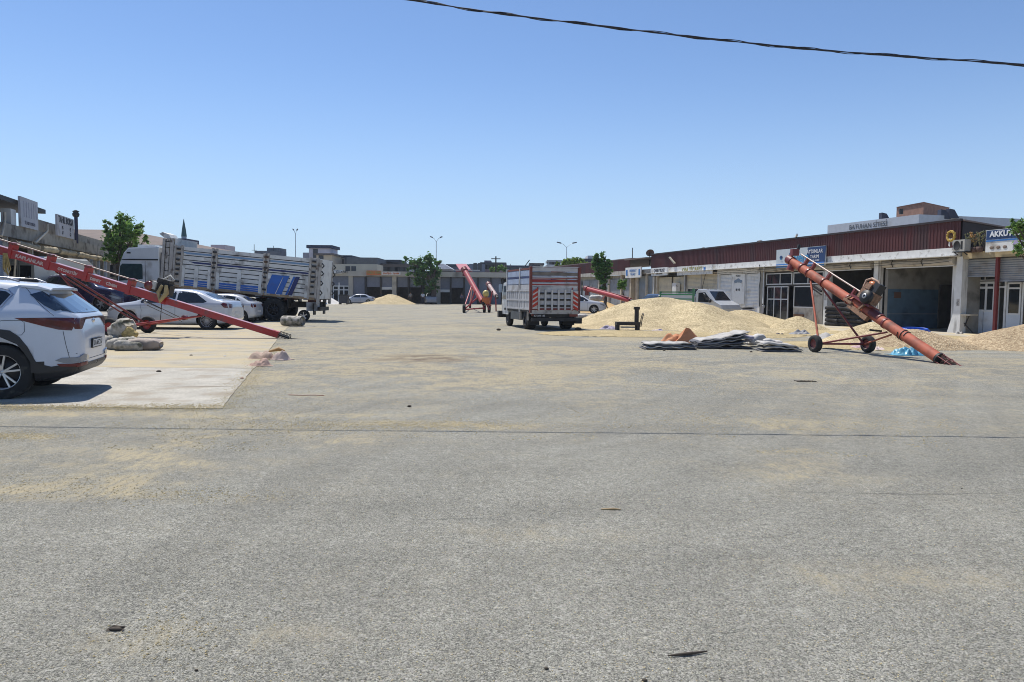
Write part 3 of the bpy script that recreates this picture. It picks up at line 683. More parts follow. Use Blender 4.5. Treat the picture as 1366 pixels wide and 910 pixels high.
# ---------- white roofed building behind the right row
wb = thing('large_building', 'white walled building with a deep flat roof band behind the red parapet', 'building')
C0 = AT(1226, 286, 67); C1 = AT(1104, 303, 78); C2 = AT(1366, 293, 70)
d1 = Vector((C1.x-C0.x, C1.y-C0.y)); d2 = Vector((C2.x-C0.x, C2.y-C0.y)).normalized()*32
ztop = C0.z; q = [Vector((C0.x, C0.y)), Vector((C0.x, C0.y))+d2, Vector((C0.x, C0.y))+d2+d1, Vector((C0.x, C0.y))+d1]
b = MB(); b.prism([(p.x, p.y) for p in q], ztop-.85, ztop, 'z'); b.build('roof_band', mat('pale_band', (.48, .50, .54), .8, vary=.06, dirt=(.35, .33, .3), dirt_amt=.25, dscale=.5), wb)
cq = (q[0]+q[2])/2; qi = [cq+(p-cq)*.96 for p in q]
b = MB(); b.prism([(p.x, p.y) for p in qi], 0, ztop-.85, 'z'); b.build('wall', mat('dim_wall', (.25, .23, .22), .9), wb)
ang1 = math.atan2(d1.y, d1.x)
mid = q[0] + d1*.52; nrm = Vector((-d1.y, d1.x)).normalized(); nrm = nrm if nrm.x < 0 else -nrm
o = text('lettering', 'BATUHAN SİTESİ', .62, mat('grey_letters', (.10, .11, .13), .7), wb, (mid.x+nrm.x*.03, mid.y+nrm.y*.03, ztop-.5), (R(90), 0, ang1+math.pi), bold=.01)
pc = [AT(1196, 280, 74), AT(1232, 277, 70), AT(1266, 281, 74)]
base = [Vector((p.x, p.y)) for p in pc]; base.append(base[0]+base[2]-base[1])
b = MB(); b.prism([(p.x, p.y) for p in base], ztop-.2, AT(1196, 276.5, 74).z, 'z'); b.build('penthouse', mat('brown_brick', (.22, .12, .085), .9, vary=.2), wb)
cc = sum(base, Vector((0, 0)))/4; bz = [cc+(p-cc)*1.05 for p in base]; zt = AT(1196, 276.5, 74).z
b = MB(); vs = [(p.x, p.y, zt+.003) for p in bz]+[(cc.x, cc.y, zt+.45)]; b.add(vs, [(0, 1, 4), (1, 2, 4), (2, 3, 4), (3, 0, 4), (3, 2, 1, 0)]); b.build('penthouse_roof', mat('red_tin', (.22, .09, .08), .7, vary=.1), wb)
p = AT(1202, 283, 71); b = MB(); b.box(p.x-.15, p.x+.15, p.y-.1, p.y+.1, p.z-.2, p.z+.3); b.build('window', black, wb)
for px, py in ((1180, 289), (1270, 284), (1259, 285)):
    p = AT(px, py, 68 if px > 1200 else 72); b = MB(); b.prism([(-.4, 0), (.5, 0), (.05, .75), (-.4, .85)], -.3, .3, 'y', M=Matrix.Translation((p.x, p.y, p.z-.5))); b.build('roof_vent', mat('navy_dark', (.02, .025, .05), .6), wb)
# ------------------------------------------------------------------ left row
lr = LF.root('shop_building', 'worn single storey shop row with rolled shutters behind the parked cars on the left', 'building')
LS = lambda px, out=0: LF.s_at(px, out)
lf_col = mat('left_fascia', (0.27, 0.25, 0.21), .9, vary=.15, dirt=(.12, .10, .08), dirt_amt=.4, dscale=1.8)
l_far, l_near = LS(215), 22.0
b = MB(); b.box(l_far, l_near, .0, .25, 3.88, 4.47); b.build('fascia', lf_col, lr)
b = MB(); b.box(l_far, l_near, -11, .0, 4.02, 4.30); b.build('roof_slab', concrete, lr)
b = MB(); b.box(l_far, l_near, -4.1, -4.0, 0, 4.02); b.build('wall', mat('left_wall', (.13, .12, .11), .9, vary=.2), lr)
b = MB(); b.box(LS(60), l_near, -3.4, .15, 5.49, 5.7); b.build('upper_roof', dark_steel, lr)
b = MB(); b.box(LS(60), l_near, -3.3, -3.2, 4.3, 5.49); b.build('upper_wall', mat('dark_upper', (.07, .065, .06), .9), lr)
b = MB(); b.box(LS(98), LS(62), -.6, -.5, 4.47, 5.28); b.build('upper_wall', lf_col, lr)
b = MB(); b.box(LS(215), LS(98), -.3, -.2, 4.47, 5.0); b.build('parapet', lf_col, lr)
bundle = mat('rolled_awning', (.34, .28, .18), .9, vary=.25, dirt=(.16, .13, .09), dirt_amt=.4)
for pa, pb in ((20, 52), (58, 78), (80, 102), (104, 128), (130, 146)):
    b = MB(); s0, s1 = LS(pa, .45), LS(pb, .45); n = 7
    b.tube([(s0+(s1-s0)*k/n, .45, 3.6+random.uniform(-.04, .04)) for k in range(n+1)], [.15+random.uniform(-.03, .02) for _ in range(n+1)], 8); b.build('rolled_awning', bundle, lr)
for px in (45, 112, 120, 130, 139, 148):
    s = LS(px, .2); b = MB(); b.box(s-.09, s+.09, .02, .22, 0, 3.88); b.build('pier', concrete if px != 45 else cream, lr)
def shl(pa, pb, z0, z1, m, y=-.1): shutter(lr, LS(pa, y), LS(pb, y), z0, z1, m, y)
pale_blue_sh = mat('pale_blue_shutter', (.20, .25, .33), .6, vary=.1)
shl(8, -40, .9, 3.74, pale_blue_sh); shl(119, 113, .2, 3.6, pale_blue_sh); shl(129, 121, .2, 3.6, pale_blue_sh); shl(138, 131, .2, 3.6, pale_blue_sh); shl(147, 140, .2, 3.6, pale_blue_sh)
shl(111, 92, .1, 3.6, lf_col)
b = MB(); s = LS(9.5); b.box(s-.05, s+.05, -.1, .1, 0, 3.88); b.build('post', white_paint, lr)
for px, py0, px2, py2 in ((66, 314, 48, 331), (10, 300, 3, 318)):
    b = MB(); s0, s1 = LS(px, .3), LS(px2, .4); b.tube([(s0, .3, 4.93), (s0, .3, 4.58), (s1, .45, 3.81)], .06, 6); b.build('drain_pipe', cream, lr)
b = MB(); s = LS(21.5, .2); b.box(s-.35, s+.35, -.2, .2, 4.37, 5.2); b.build('wall_unit', mat('unit_white', (.5, .5, .48), .6), lr)
# raised loading pavement
ld = LF.root('loading_pavement', 'raised concrete pavement along the left shops', None); ld['kind'] = 'structure'; del ld['label']
b = MB(); b.box(2.6, 17, .27, 5.3, 0, .50); b.build('pavement_block', concrete, ld)
# signs on the left roof
grey_board = mat('grey_board', (.40, .40, .42), .7, vary=.06, dirt=(.25, .23, .22), dirt_amt=.2)
sg, w, h = sign(LS(52.5, .3), LS(29.5, .3), 4.47, 5.87, .3, 'tall faded grey sign board standing on the roof, nearest on the left', None, frame=LF, m=grey_board)
for k in range(6): strip(sg, -w*.4+k*w*.14, -w*.4+k*w*.14+.07, .49, 1.23, mat('faded_print', (.30, .30, .35), .8), y=.056)
text('lettering', 'TİCARET BORSASI', .21, mat('faded_dark', (.12, .12, .15), .8), sg, (0, .06, .21), FACE_Y, sx=.9)
sg, w, h = sign(LS(100, .3), LS(78, .3), 4.47, 5.62, .3, 'dirty white sign board with dark capitals beside the black flue pipe', None, frame=LF, m=grey_board)
text('lettering', 'TAHIL BORSA', .50, black_print, sg, (0, .06, .90), FACE_Y, sx=.95, bold=.012)
for cx in (-.84, .7):
    text('lettering', '45', .28, black_print, sg, (cx, .06, .48), FACE_Y); text('lettering', '67', .28, black_print, sg, (cx, .06, .2), FACE_Y)
p = AT(102, 318, 45); q_ = AT(102, 283, 45)
fl = thing('flue_pipe', 'black flue pipe with a cowl rising from the left roof', 'chimney pipe', (p.x, p.y, 4.3))
b = MB(); b.tube([(0, 0, 0), (0, 0, q_.z-4.4)], .10, 10); b.build('pipe', mat('pipe_navy', (.02, .02, .05), .5), fl)
b = MB(); b.lathe([(.09, -.2), (.17, -.16), (.20, .0), (.13, .08), (.2, .14), (0, .24)], 12, 'z', M=Matrix.Translation((0, 0, q_.z-4.4))); b.build('cowl', dark_steel, fl)
# brown hip roofed hall behind
hb = thing('hall_building', 'large hall with a low brown hipped roof behind the left shops', 'building', (0, 0, 0))
Yh = 84; A0 = AT(38, 332, Yh); B0 = AT(224, 334, Yh); A1 = AT(52, 303, Yh+9); B1 = AT(142, 305, Yh+9)
ez = AT(100, 326, Yh).z; rz_ = A1.z
b = MB(); v = [(A0.x-24, Yh, ez), (B0.x, Yh, ez), (B0.x+2, Yh+26, ez), (A0.x-24, Yh+26, ez), (A1.x-20, Yh+12, rz_), (B1.x+.5, Yh+12, rz_)]
b.add(v, [(0, 1, 5, 4), (1, 2, 5), (2, 3, 4, 5), (3, 0, 4), (3, 2, 1, 0)]); b.build('roof', mat('brown_roof', (.155, .115, .095), .85, vary=.15, vscale=.4, dirt=(.1, .08, .07), dirt_amt=.3, dscale=.3), hb)
b = MB(); b.box(A0.x-23, B0.x-.6, Yh+.7, Yh+25, 0, ez-.003); b.build('wall', mat('purple_wall', (.10, .08, .09), .9, vary=.1), hb)

# ------------------------------------------------------------------ far row across the end of the yard
fr = FF.root('shop_building', 'long low row of shops with blue grey shutters across the far end of the yard', 'building')
FS = lambda px: -AT(px, 400, 112).x
fz0, fz1 = 4.0, 4.75
ffm = mat('far_fascia', (.46, .43, .37), .9, vary=.12, vscale=.5, dirt=(.2, .18, .15), dirt_amt=.35, dscale=.4)
fx0, fx1 = FS(702), FS(398)
b = MB(); b.box(fx0, fx1, 0, .4, fz0, fz1); b.build('fascia', ffm, fr)
b = MB(); b.box(fx0, fx1, -9, 0, fz0+.1, fz1-.2); b.build('roof_slab', concrete, fr)
b = MB(); b.box(fx0, fx1, -6, -5.9, 0, fz0); b.build('wall', dark_in, fr)
edges = [(668, 655, 0), (654, 638, .5), (637, 620, 0), (618.5, 602, 1), (600.5, 586, 1.3), (583, 566, 1.5), (561, 546, 1.6), (544, 530, 1.6), (525, 509, 1.9), (507, 489, 1.5), (486, 469, 0)]
for pa, pb, op in edges:
    z0 = .05 if op == 0 else fz0-1.5 if op != .5 else .9
    if op == 1.3: z0 = fz0-1.8
    shutter(fr, FS(pa), FS(pb), z0, fz0-.05, mat('far_shutter', (.19, .21, .265), .7, vary=.1), -.25)
    if op in (1.9, 1.3):
        b = MB(); b.box(FS(pa), FS(pb), -.2, -.14, z0-.45, z0-.05); b.build('shutter_foot', alu, fr)
for px in (468, 488, 508, 526, 545, 564, 584.5, 601.2, 619, 637.5, 654.5, 670):
    s = FS(px); w_ = .32 if px in (526, 468, 584.5) else .12; b = MB(); b.box(s-w_, s+w_, -.5, .1, 0, fz0-.003); b.build('pier', ffm if w_ > .2 else dark_steel, fr)
# shopfront at the left of the far row with a glazed porch
b = MB(); b.box(FS(467), FS(432), -.3, -.1, 2.6, fz0); b.build('shopfront_wall', mat('far_shutter2', (.17, .19, .24), .7), fr)
windowed(fr, FS(466), FS(444), .05, 2.6, [.33, .66], [.75], y=.0, fw=.16); windowed(fr, FS(443), FS(433), .5, 2.4, [], [.5], y=-.1, fw=.1)
b = MB(); b.bar((FS(462), .8, 4.6), (FS(434), 1.6, 4.0), .5, .12); b.build('awning', concrete, fr)
# signs above the far row
for pa, pb, y0, y1, lab, m_, tx, c_ in ((509, 490, 361, 367, 'small orange and yellow shop sign on the far row', orange_p, 'TMO YEM', olive),
                                        (494.5, 476, 359.8, 361.2, None, None, None, None),
                                        (458, 437, 360, 365.5, 'long white shop sign with dark letters at the left of the far row', white_paint, 'HUBUBAT TİCARET', black_print),
                                        (535, 510, 363, 367, 'long pale faded sign on the far row beside the orange sign', fascia_white, 'ZAHİRE - TARIM', orange_p)):
    if lab is None: continue
    z1, z0 = AT(pa, y0, 111).z, AT(pa, y1, 111).z
    t, w, h = sign(FS(pa), FS(pb), z0, z1, .55, lab, None, frame=FF, m=m_)
    text('lettering', tx, h*.75, c_, t, (0, .07, h*.5), FACE_Y, bold=.015)
# roof clutter rail
b = MB(); b.box(FS(640), FS(590), .05, .12, 5.0, 5.1); b.build('roof_rail', alu, fr)

# ------------------------------------------------------------------ town behind the far row
def block(px0, px1, py_top, Y, dep, col, label, roofcol=None, wins=None, name='town_building', base=0, roof_over=.4, rt=.5):
    p0, p1 = AT(px0, py_top, Y), AT(px1, py_top, Y); z = p0.z
    t = thing(name, label, 'building', ((p0.x+p1.x)/2, Y, 0)); w = p1.x-p0.x
    col = tuple(min(.62, c*1.5) for c in col)
    m = mat('town_%d_%d_%d' % tuple(int(c*1000) for c in col), col, .9, vary=.12, vscale=.3, dirt=tuple(c*.6 for c in col), dirt_amt=.3, dscale=.25)
    b = MB(); b.box(-w/2, w/2, 0, dep, base, z-(rt if roofcol else 0)-.003); b.build('wall', m, t)
    if roofcol:
        b = MB(); b.box(-w/2-roof_over, w/2+roof_over, -roof_over, dep+roof_over, z-rt, z); b.build('roof', mat('troof_%d' % int(roofcol[0]*1000), roofcol, .8, vary=.1), t)
    for (fx, py, ww, hh) in (wins or []):
        zc = AT(px0, py, Y).z; x = -w/2+w*fx
        b = MB(); b.box(x-ww/2, x+ww/2, -.05, .1, zc-hh/2, zc+hh/2); o = b.build('window', mat('win_dark', (.03, .035, .045), .3), t)
    return t
beige = (.36, .31, .24); grey = (.22, .23, .26); blue_dark = (.035, .045, .07)
block(412, 441, 327, 150, 6, (.38, .36, .40), 'square pale tower with a dark flat roof above the far shops', (.03, .04, .08), [(.3, 338, 1.0, 1.8)], rt=.6)
block(404, 414, 337, 152, 5, (.2, .21, .25), 'low grey annex left of the square tower')
block(422, 443, 338, 138, 8, beige, 'beige block with a sloping top in front of the square tower', (.12, .10, .09), [(.3, 344, .9, .9)], rt=.3)
block(441, 467, 340.5, 146, 8, (.33, .28, .25), 'beige block with a dark roof edge right of the tower', blue_dark, [(.35, 347, 1.3, 1.2), (.55, 349, 1.0, .9)])
block(466, 501, 343.5, 140, 9, (.42, .36, .26), 'long cream block with a grey roof slab above the far shops', (.11, .12, .13), [(.12, 349.5, 3, 1.6)], rt=1.6)
block(438, 503, 352.0, 128, 6, (.37, .34, .27), 'pale beige wall strip with tanks above the far shops', None, [(.4, 358.5, .8, .9), (.52, 358.5, .8, .9)])
block(504, 532, 346.5, 150, 8, (.15, .18, .18), 'greenish grey rooftop shed beyond the cream block', (.05, .06, .07), [(.35, 352, 3, 1.0), (.8, 351, 3, 1.2)])
block(506, 545, 352.5, 143, 8, (.23, .24, .29), 'grey block with rows of pale frames beyond the far shops', (.12, .14, .2), [(.12, 357, 1.0, 1.6), (.28, 357, 1.0, 1.6), (.46, 357, 2.0, 1.6), (.62, 357, 1.0, 1.6), (.78, 357, 1.0, 1.6), (.92, 357, 1.0, 1.6)])
block(526, 560, 351.5, 165, 8, (.12, .16, .24), 'low blue grey building behind the round tree', blue_dark)
t = block(584, 602, 359, 122, 5, (.10, .10, .09), 'dark low shed with a bright white pitched roof right of the round tree')
p0 = AT(584, 359, 122); p1 = AT(603, 359, 122); pk = AT(590, 352, 122)
b = MB(); b.prism([(-(p1.x-p0.x)/2, p0.z), ((p1.x-p0.x)/2+.2, p0.z), (-.1, pk.z), (-.9, pk.z)], -.4, 5.4, 'y'); b.build('roof', mat('bright_roof', (.72, .74, .76), .4), t)
t = block(608, 628, 358.8, 118, 5, (.20, .07, .07), 'dark shed under a faded pink sloping roof behind the far auger')
p0, p1, p2, p3 = AT(608, 352, 121), AT(622, 352, 121), AT(628, 359.5, 117), AT(613, 359.5, 117)
b = MB(); vs = [tuple(p - Vector(((AT(608, 359, 118).x+AT(628, 359, 118).x)/2, 118, 0))) for p in (p0, p1, p2, p3)]
b.add(vs+[(x, y, z-.15) for x, y, z in vs], [(3, 2, 1, 0), (4, 5, 6, 7), (0, 1, 5, 4), (1, 2, 6, 5), (2, 3, 7, 6), (3, 0, 4, 7)]); b.build('roof', mat('pink_roof', (.42, .14, .17), .7), t)
block(597, 645, 352.5, 175, 8, (.06, .08, .11), 'long dark roofed block on the skyline behind the pink roof', blue_dark)
block(626, 646, 352, 155, 8, (.09, .11, .15), 'small dark block with a light gap beside the brown apartment block', None, [(.4, 356, .8, 1.6), (.7, 356, .8, 1.6)])
block(620, 672, 362.5, 126, 4, (.20, .10, .07), 'low rusty brown rooftop structure above the far shops', (.26, .14, .10), None, rt=.5)
block(643, 673, 350.0, 160, 10, (.17, .13, .15), 'brown apartment block with a stepped flat top on the skyline', (.05, .05, .06), [(.12, 355, 1.0, 1.3), (.27, 355, 1.0, 1.3), (.42, 355, 1.0, 1.3), (.57, 355, 1.0, 1.3), (.72, 355, 1.0, 1.3), (.87, 355, 1.0, 1.3)])
block(646, 655, 347.5, 161, 6, (.16, .13, .15), 'small stair head on top of the brown apartment block')
block(672, 712, 354, 190, 10, (.05, .065, .08), 'long dark skyline block behind the cattle truck', (.03, .04, .05))
block(708, 724, 351, 200, 8, (.30, .30, .28), 'pale grey apartment block on the skyline above the truck', (.12, .13, .14), [(.3, 354, 1.2, .9), (.6, 354, 1.2, .9)])
block(732, 748, 347, 185, 8, (.21, .24, .28), 'tall grey blue apartment block on the skyline above the truck', (.3, .32, .33), [(.25, 351, 1.2, .9), (.5, 351, 1.2, .9), (.75, 351, 1.2, .9)])
block(729, 760, 353, 170, 8, (.35, .36, .38), 'pale low block in front of the tall grey blue block')
t = block(762, 791, 345, 105, 7, (.16, .16, .18), 'grey house with a dark pitched roof behind the tall narrow tree', (.06, .06, .07), [(.5, 349, 1.6, .7)])
block(784, 791, 341, 107, 4, (.5, .5, .5), 'small white wall end on the roof behind the tall narrow tree')
# minaret
p = AT(245.5, 318, 130); tp = AT(245.5, 292, 130)
mn = thing('minaret', 'thin minaret with a dark pointed spire above the long cargo truck', 'minaret', (p.x, p.y, 0))
b = MB(); b.lathe([(.5, 0), (.5, p.z-1.2), (.75, p.z-1.0), (.75, p.z-.6), (.42, p.z-.6), (.42, p.z+.3)], 12, 'z'); b.build('shaft', mat('minaret_pale', (.28, .34, .42), .8), mn)
b = MB(); b.lathe([(.46, p.z+.3), (.34, p.z+1.4), (0.03, tp.z)], 12, 'z'); b.build('spire', mat('spire_dark', (.025, .085, .09), .6), mn)
block(233, 248, 318, 120, 5, (.035, .035, .06), 'small dark rooftop block under the minaret')
block(281, 300, 326.5, 110, 4, (.50, .36, .36), 'pale pink rooftop hut just above the long cargo truck')
block(340, 372, 334.5, 150, 5, (.08, .09, .11), 'dark skyline strip with aerials above the long cargo truck', None, None)
block(356, 372, 330.5, 152, 5, (.10, .11, .12), 'small dark rooftop hump above the cargo truck')
# lamp posts and poles
lamp_m = mat('lamp_metal', (.38, .42, .46), .5, metal=.5)
def lamp_post(px, py, pyb, Y, label, arms=2, spread=1.3):
    top = AT(px, py, Y); t = thing('street_lamp', label, 'street lamp', (top.x, top.y, 0), group='street lamps over the town')
    b = MB(); b.tube([(0, 0, 0), (0, 0, top.z)], [.09, .055], 8); b.build('pole', lamp_m, t)
    for s in ((-1, 1)[:arms] if arms > 1 else (1,)):
        b = MB(); b.tube([(0, 0, top.z-.1), (s*spread*.5, 0, top.z+.5), (s*spread, 0, top.z+.7)], .035, 6); b.build('arm', lamp_m, t)
        b = MB(); b.prism([(s*spread*.8, top.z+.58), (s*spread*1.45, top.z+.78), (s*spread*1.4, top.z+.95), (s*spread*.8, top.z+.8)], -.18, .18, 'y'); b.build('lamp_head', mat('lamp_grey', (.12, .13, .16), .5), t)
    return t
lamp_post(756, 329.5, 346, 140, 'double armed street lamp above the right of the cattle truck')
lamp_post(582, 322, 345, 140, 'slender double armed street lamp above the round tree', spread=.8)
lamp_post(394, 312.5, 338, 130, 'tall street lamp with a small cluster head above the cargo truck', arms=2, spread=.3)
p = AT(661.5, 342, 130); ep = thing('utility_pole', 'dark wooden utility pole with crossarm above the far shops', 'utility pole', (p.x, p.y, 0))
b = MB(); b.tube([(0, 0, 0), (0, 0, p.z)], [.17, .11], 8); b.build('pole', dark_steel, ep)
b = MB(); b.box(-.8, .8, -.06, .06, p.z-.5, p.z-.35); b.box(-.5, .5, -.06, .06, p.z-1.2, p.z-1.08); b.build('crossarm', dark_steel, ep)
for px, py, Y, h, lab in ((339, 326, 150, 3, 'thin aerial on the skyline above the front of the cargo truck'), (365, 328, 151, 2.2, 'thin aerial mast on the small dark rooftop hump'), (681, 352, 188, 2, 'short aerial on the dark skyline block left of the truck')):
    p = AT(px, py, Y); t = thing('aerial', lab, 'aerial', (p.x, p.y, p.z-h))
    b = MB(); b.tube([(0, 0, 0), (0, 0, h)], .06, 5); b.build('mast', dark_steel, t); b = MB(); b.box(-.5, .5, -.03, .03, h*.6, h*.6+.08); b.build('crossbar', dark_steel, t)
p = AT(700, 355.5, 180); q_ = AT(702, 348.5, 180)
cr = thing('crane_jib', 'thin leaning crane jib on the skyline above the truck', 'crane', (p.x, p.y, 0))
b = MB(); b.tube([(0, 0, 0), (0, 0, p.z), (q_.x-p.x+.8, 0, q_.z+.3)], .12, 5); b.build('jib', dark_steel, cr)
# overhead cable
pts = [(-200, -90), (300, -34), (552, .5), (640, 14.5), (721, 25), (812, 36), (903, 47), (985, 56), (1072, 65), (1160, 72), (1260, 79), (1366, 86.5), (1700, 104)]
cb = []
for (a, b_), (c, d) in zip(pts, pts[1:]):
    for k in range(6): cb.append(AT(a+(c-a)*k/6, b_+(d-b_)*k/6, 10.8 - .00065*(a+(c-a)*k/6)))
b = MB(); b.tube(cb, [.0125+.003*math.sin(i*1.9)+.003*math.sin(i*.7) for i in range(len(cb))], 7)
tw = [p + Vector((0, .022*math.sin(i*.9), .02*math.cos(i*.9))) for i, p in enumerate(cb)]
o = tag(b.build('overhead_cable', mat('cable_black', (.02, .02, .03), .6)), 'black twisted overhead cable sagging across the sky', 'cable')
MB().tube(tw, .0055, 5).build('wrapped_strand', MATS['cable_black'], o)

# thin air over the yard and the town
b = MB(); b.box(-260, 260, -8, 330, -1.0, 16.0)
tag(b.build('haze', None if False else [bpy.data.materials.new('haze_air')]), 'thin pale midday haze', None, None, 'stuff')
hm = bpy.data.materials['haze_air']; hm.use_nodes = True; hn = hm.node_tree; hn.nodes.clear()
ho = hn.nodes.new('ShaderNodeOutputMaterial'); hv = hn.nodes.new('ShaderNodeVolumePrincipled'); hv.inputs['Density'].default_value = 0.0003; hv.inputs['Color'].default_value = (.86, .92, 1.0, 1)
hn.links.new(hv.outputs[0], ho.inputs['Volume'])
# ------------------------------------------------------------------ cars
def paint(name, col, rough=0.28, metal=0.0, coat=1.0):
    return mat('paint_'+name, col, rough, metal=metal, vary=0.03, coat=coat, dirt=tuple(c*.8+.02 for c in col), dirt_amt=.12, dscale=.8)
trim_dark = mat('dark_trim', (.02, .02, .022), .45, vary=.1)
red_lens = mat('red_lens', (.085, .003, .006), .22, vary=.3, vscale=12, coat=.3); clear_lens = mat('clear_lens', (.20, .22, .25), .12, vary=.1, coat=.8)
chrome = mat('chrome', (.6, .6, .62), .15, metal=1.0, vary=0)
groove = mat('panel_gap', (.05, .055, .07), .8, vary=0)
plate_w = mat('plate_white', (.6, .6, .6), .5, vary=0)

def interp(tab, x):
    if x <= tab[0][0]: return tab[0][1]
    for (a, va), (b, vb) in zip(tab, tab[1:]):
        if x <= b: t = (x-a)/(b-a); return va+(vb-va)*t
    return tab[-1][1]
def smooth_tab(tab, n=60):
    """Catmull-Rom resampled polyline of (x, v)"""
    out = []; m = len(tab)
    for i in range(m-1):
        p0 = tab[max(i-1, 0)]; p1 = tab[i]; p2 = tab[i+1]; p3 = tab[min(i+2, m-1)]
        k = max(2, int(n*(p2[0]-p1[0])/(tab[-1][0]-tab[0][0]))+1)
        for j in range(k):
            t = j/k; x = p1[0]+(p2[0]-p1[0])*t
            h1 = (p2[0]-p0[0]) or 1; h2 = (p3[0]-p1[0]) or 1
            m1 = (p2[1]-p0[1])/h1*(p2[0]-p1[0]); m2 = (p3[1]-p1[1])/h2*(p2[0]-p1[0])
            v = (2*t**3-3*t*t+1)*p1[1]+(t**3-2*t*t+t)*m1+(-2*t**3+3*t*t)*p2[1]+(t**3-t*t)*m2
            out.append((x, v))
    out.append(tab[-1]); return out
def car_body(top, belt, bot, width, tumble=0.34, crown=0.03, dx=0.06):
    """top/belt/bot/width: tables over x (rear negative). returns MB of a closed smooth body"""
    T, B_, L_, W_ = (smooth_tab(t, 80) for t in (top, belt, bot, width))
    x0, x1 = top[0][0], top[-1][0]; n = int((x1-x0)/dx); b = MB(); rings = []
    for i in range(n+1):
        x = x0+(x1-x0)*i/n
        zt, zb, w = interp(T, x), interp(L_, x), interp(W_, x); ze = min(interp(B_, x), zt-.04)
        h = zt-ze; hb = ze-zb
        k = tumble*min(h, .6)
        half = [(0, zb), (w*.80, zb), (w*.96, zb+hb*.05), (w*.995, zb+hb*.16), (w, zb+hb*.38), (w*1.002, zb+hb*.58), (w*.985, zb+hb*.78), (w*.992, zb+hb*.90), (w*.975, zb+hb*.985),
                (w*.955-k*.12, ze+h*.15), (w*.94-k*.5, ze+h*.5), (w*.925-k*.86, ze+h*.83), (w*.90-k*1.0-.01, ze+h*.95), (w*.84-k-.02, ze+h*1.0), ((w*.84-k)*.6, zt+crown*.75), (0, zt+crown)]
        ring = half + [(-y, z) for y, z in half[-2:0:-1]]
        rings.append([(x, y, z) for y, z in ring])
    m = len(rings[0]); vs = [p for r in rings for p in r]; fs = []
    for i in range(n):
        for k in range(m): fs.append((i*m+k, (i+1)*m+k, (i+1)*m+(k+1) % m, i*m+(k+1) % m))
    b.add(vs, fs, 0, smooth=True)
    b.add(rings[0], [tuple(range(m))]); b.add(rings[-1], [tuple(range(m-1, -1, -1))])
    return b
def cut_arches(o, arches, halfw):
    """bore the wheel arches into the body"""
    bm = bmesh.new()
    for x, z, r in arches:
        for s in (-1, 1):
            bmesh.ops.create_cone(bm, cap_ends=True, segments=32, radius1=r, radius2=r, depth=.7,
                matrix=Matrix.Translation((x, s*(halfw+.35-.30), z)) @ Matrix.Rotation(R(90), 4, 'X'))
    me = bpy.data.meshes.new('cut'); bm.to_mesh(me); bm.free(); me.materials.append(trim_dark)
    bm = bmesh.new(); bm.from_mesh(o.data); bmesh.ops.remove_doubles(bm, verts=bm.verts, dist=1e-5); bmesh.ops.recalc_face_normals(bm, faces=bm.faces); bm.to_mesh(o.data); bm.free()
    c = bpy.data.objects.new('cut', me); COL.objects.link(c); c.parent = o.parent; bpy.context.view_layer.update()
    md = o.modifiers.new('b', 'BOOLEAN'); md.object = c; md.operation = 'DIFFERENCE'; md.solver = 'EXACT'
    dg = bpy.context.evaluated_depsgraph_get(); nm = bpy.data.meshes.new_from_object(o.evaluated_get(dg)); nm.name = o.data.name
    o.modifiers.clear(); o.data = nm; bpy.data.objects.remove(c)
def bvh_of(me):
    return BVHTree.FromPolygons([v.co.copy() for v in me.vertices], [tuple(p.vertices) for p in me.polygons])
def patch(bvh, poly, axis, side, off, m, name, parent, depth=0.015, step=0.07, me_only=False):
    """a thin shaped panel that follows the body: poly in (x,z) for axis y, in (y,z) for axis x, in (x,y) for axis z"""
    bm = bmesh.new()
    def to3(p): return Vector((p[0], 0, p[1])) if axis == 'y' else (Vector((0, p[0], p[1])) if axis == 'x' else Vector((p[0], p[1], 0)))
    f = bm.faces.new([bm.verts.new(to3(p)) for p in poly]); bmesh.ops.triangulate(bm, faces=[f])
    for _ in range(7):
        es = [e for e in bm.edges if e.calc_length() > step]
        if not es: break
        bmesh.ops.subdivide_edges(bm, edges=es, cuts=1, use_grid_fill=False); bmesh.ops.triangulate(bm, faces=bm.faces[:])
    d = {'y': Vector((0, -side, 0)), 'x': Vector((-side, 0, 0)), 'z': Vector((0, 0, -side))}[axis]
    for v in bm.verts:
        o = v.co - d*6; hit, nrm, idx, dist = bvh.ray_cast(o, d)
        if hit is None: hit, nrm, idx, dist = bvh.find_nearest(o + d*4.5)
        v.co = hit - d*off
    bmesh.ops.recalc_face_normals(bm, faces=bm.faces[:])
    r = bmesh.ops.extrude_face_region(bm, geom=bm.faces[:]); nv = [g for g in r['geom'] if isinstance(g, bmesh.types.BMVert)]
    bmesh.ops.translate(bm, verts=nv, vec=d*depth); bmesh.ops.recalc_face_normals(bm, faces=bm.faces[:])
    me = bpy.data.meshes.new(name); bm.to_mesh(me); bm.free(); me.materials.append(m)
    for p in me.polygons: p.use_smooth = False
    return obj(name, me, parent)
def stroke(bvh, pts, axis, side, w, m, name, parent, off=0.003):
    """a narrow line (panel gap, crease, moulding) that follows the body"""
    P_ = []
    for (a, b_), (c, d) in zip(pts, pts[1:]):
        n = max(1, int(math.hypot(c-a, d-b_)/.06))
        for k in range(n): P_.append((a+(c-a)*k/n, b_+(d-b_)*k/n))
    P_.append(pts[-1]); dv = {'y': Vector((0, -side, 0)), 'x': Vector((-side, 0, 0))}[axis]; Q = []
    for p in P_:
        o = (Vector((p[0], 0, p[1])) if axis == 'y' else Vector((0, p[0], p[1]))) - dv*6
        hit, nrm, i, ds = bvh.ray_cast(o, dv)
        if hit is None: continue
        Q.append(hit - dv*off*.3)
    b = MB(); b.tube(Q, w, 5, smooth=True); return b.build(name, m, parent)
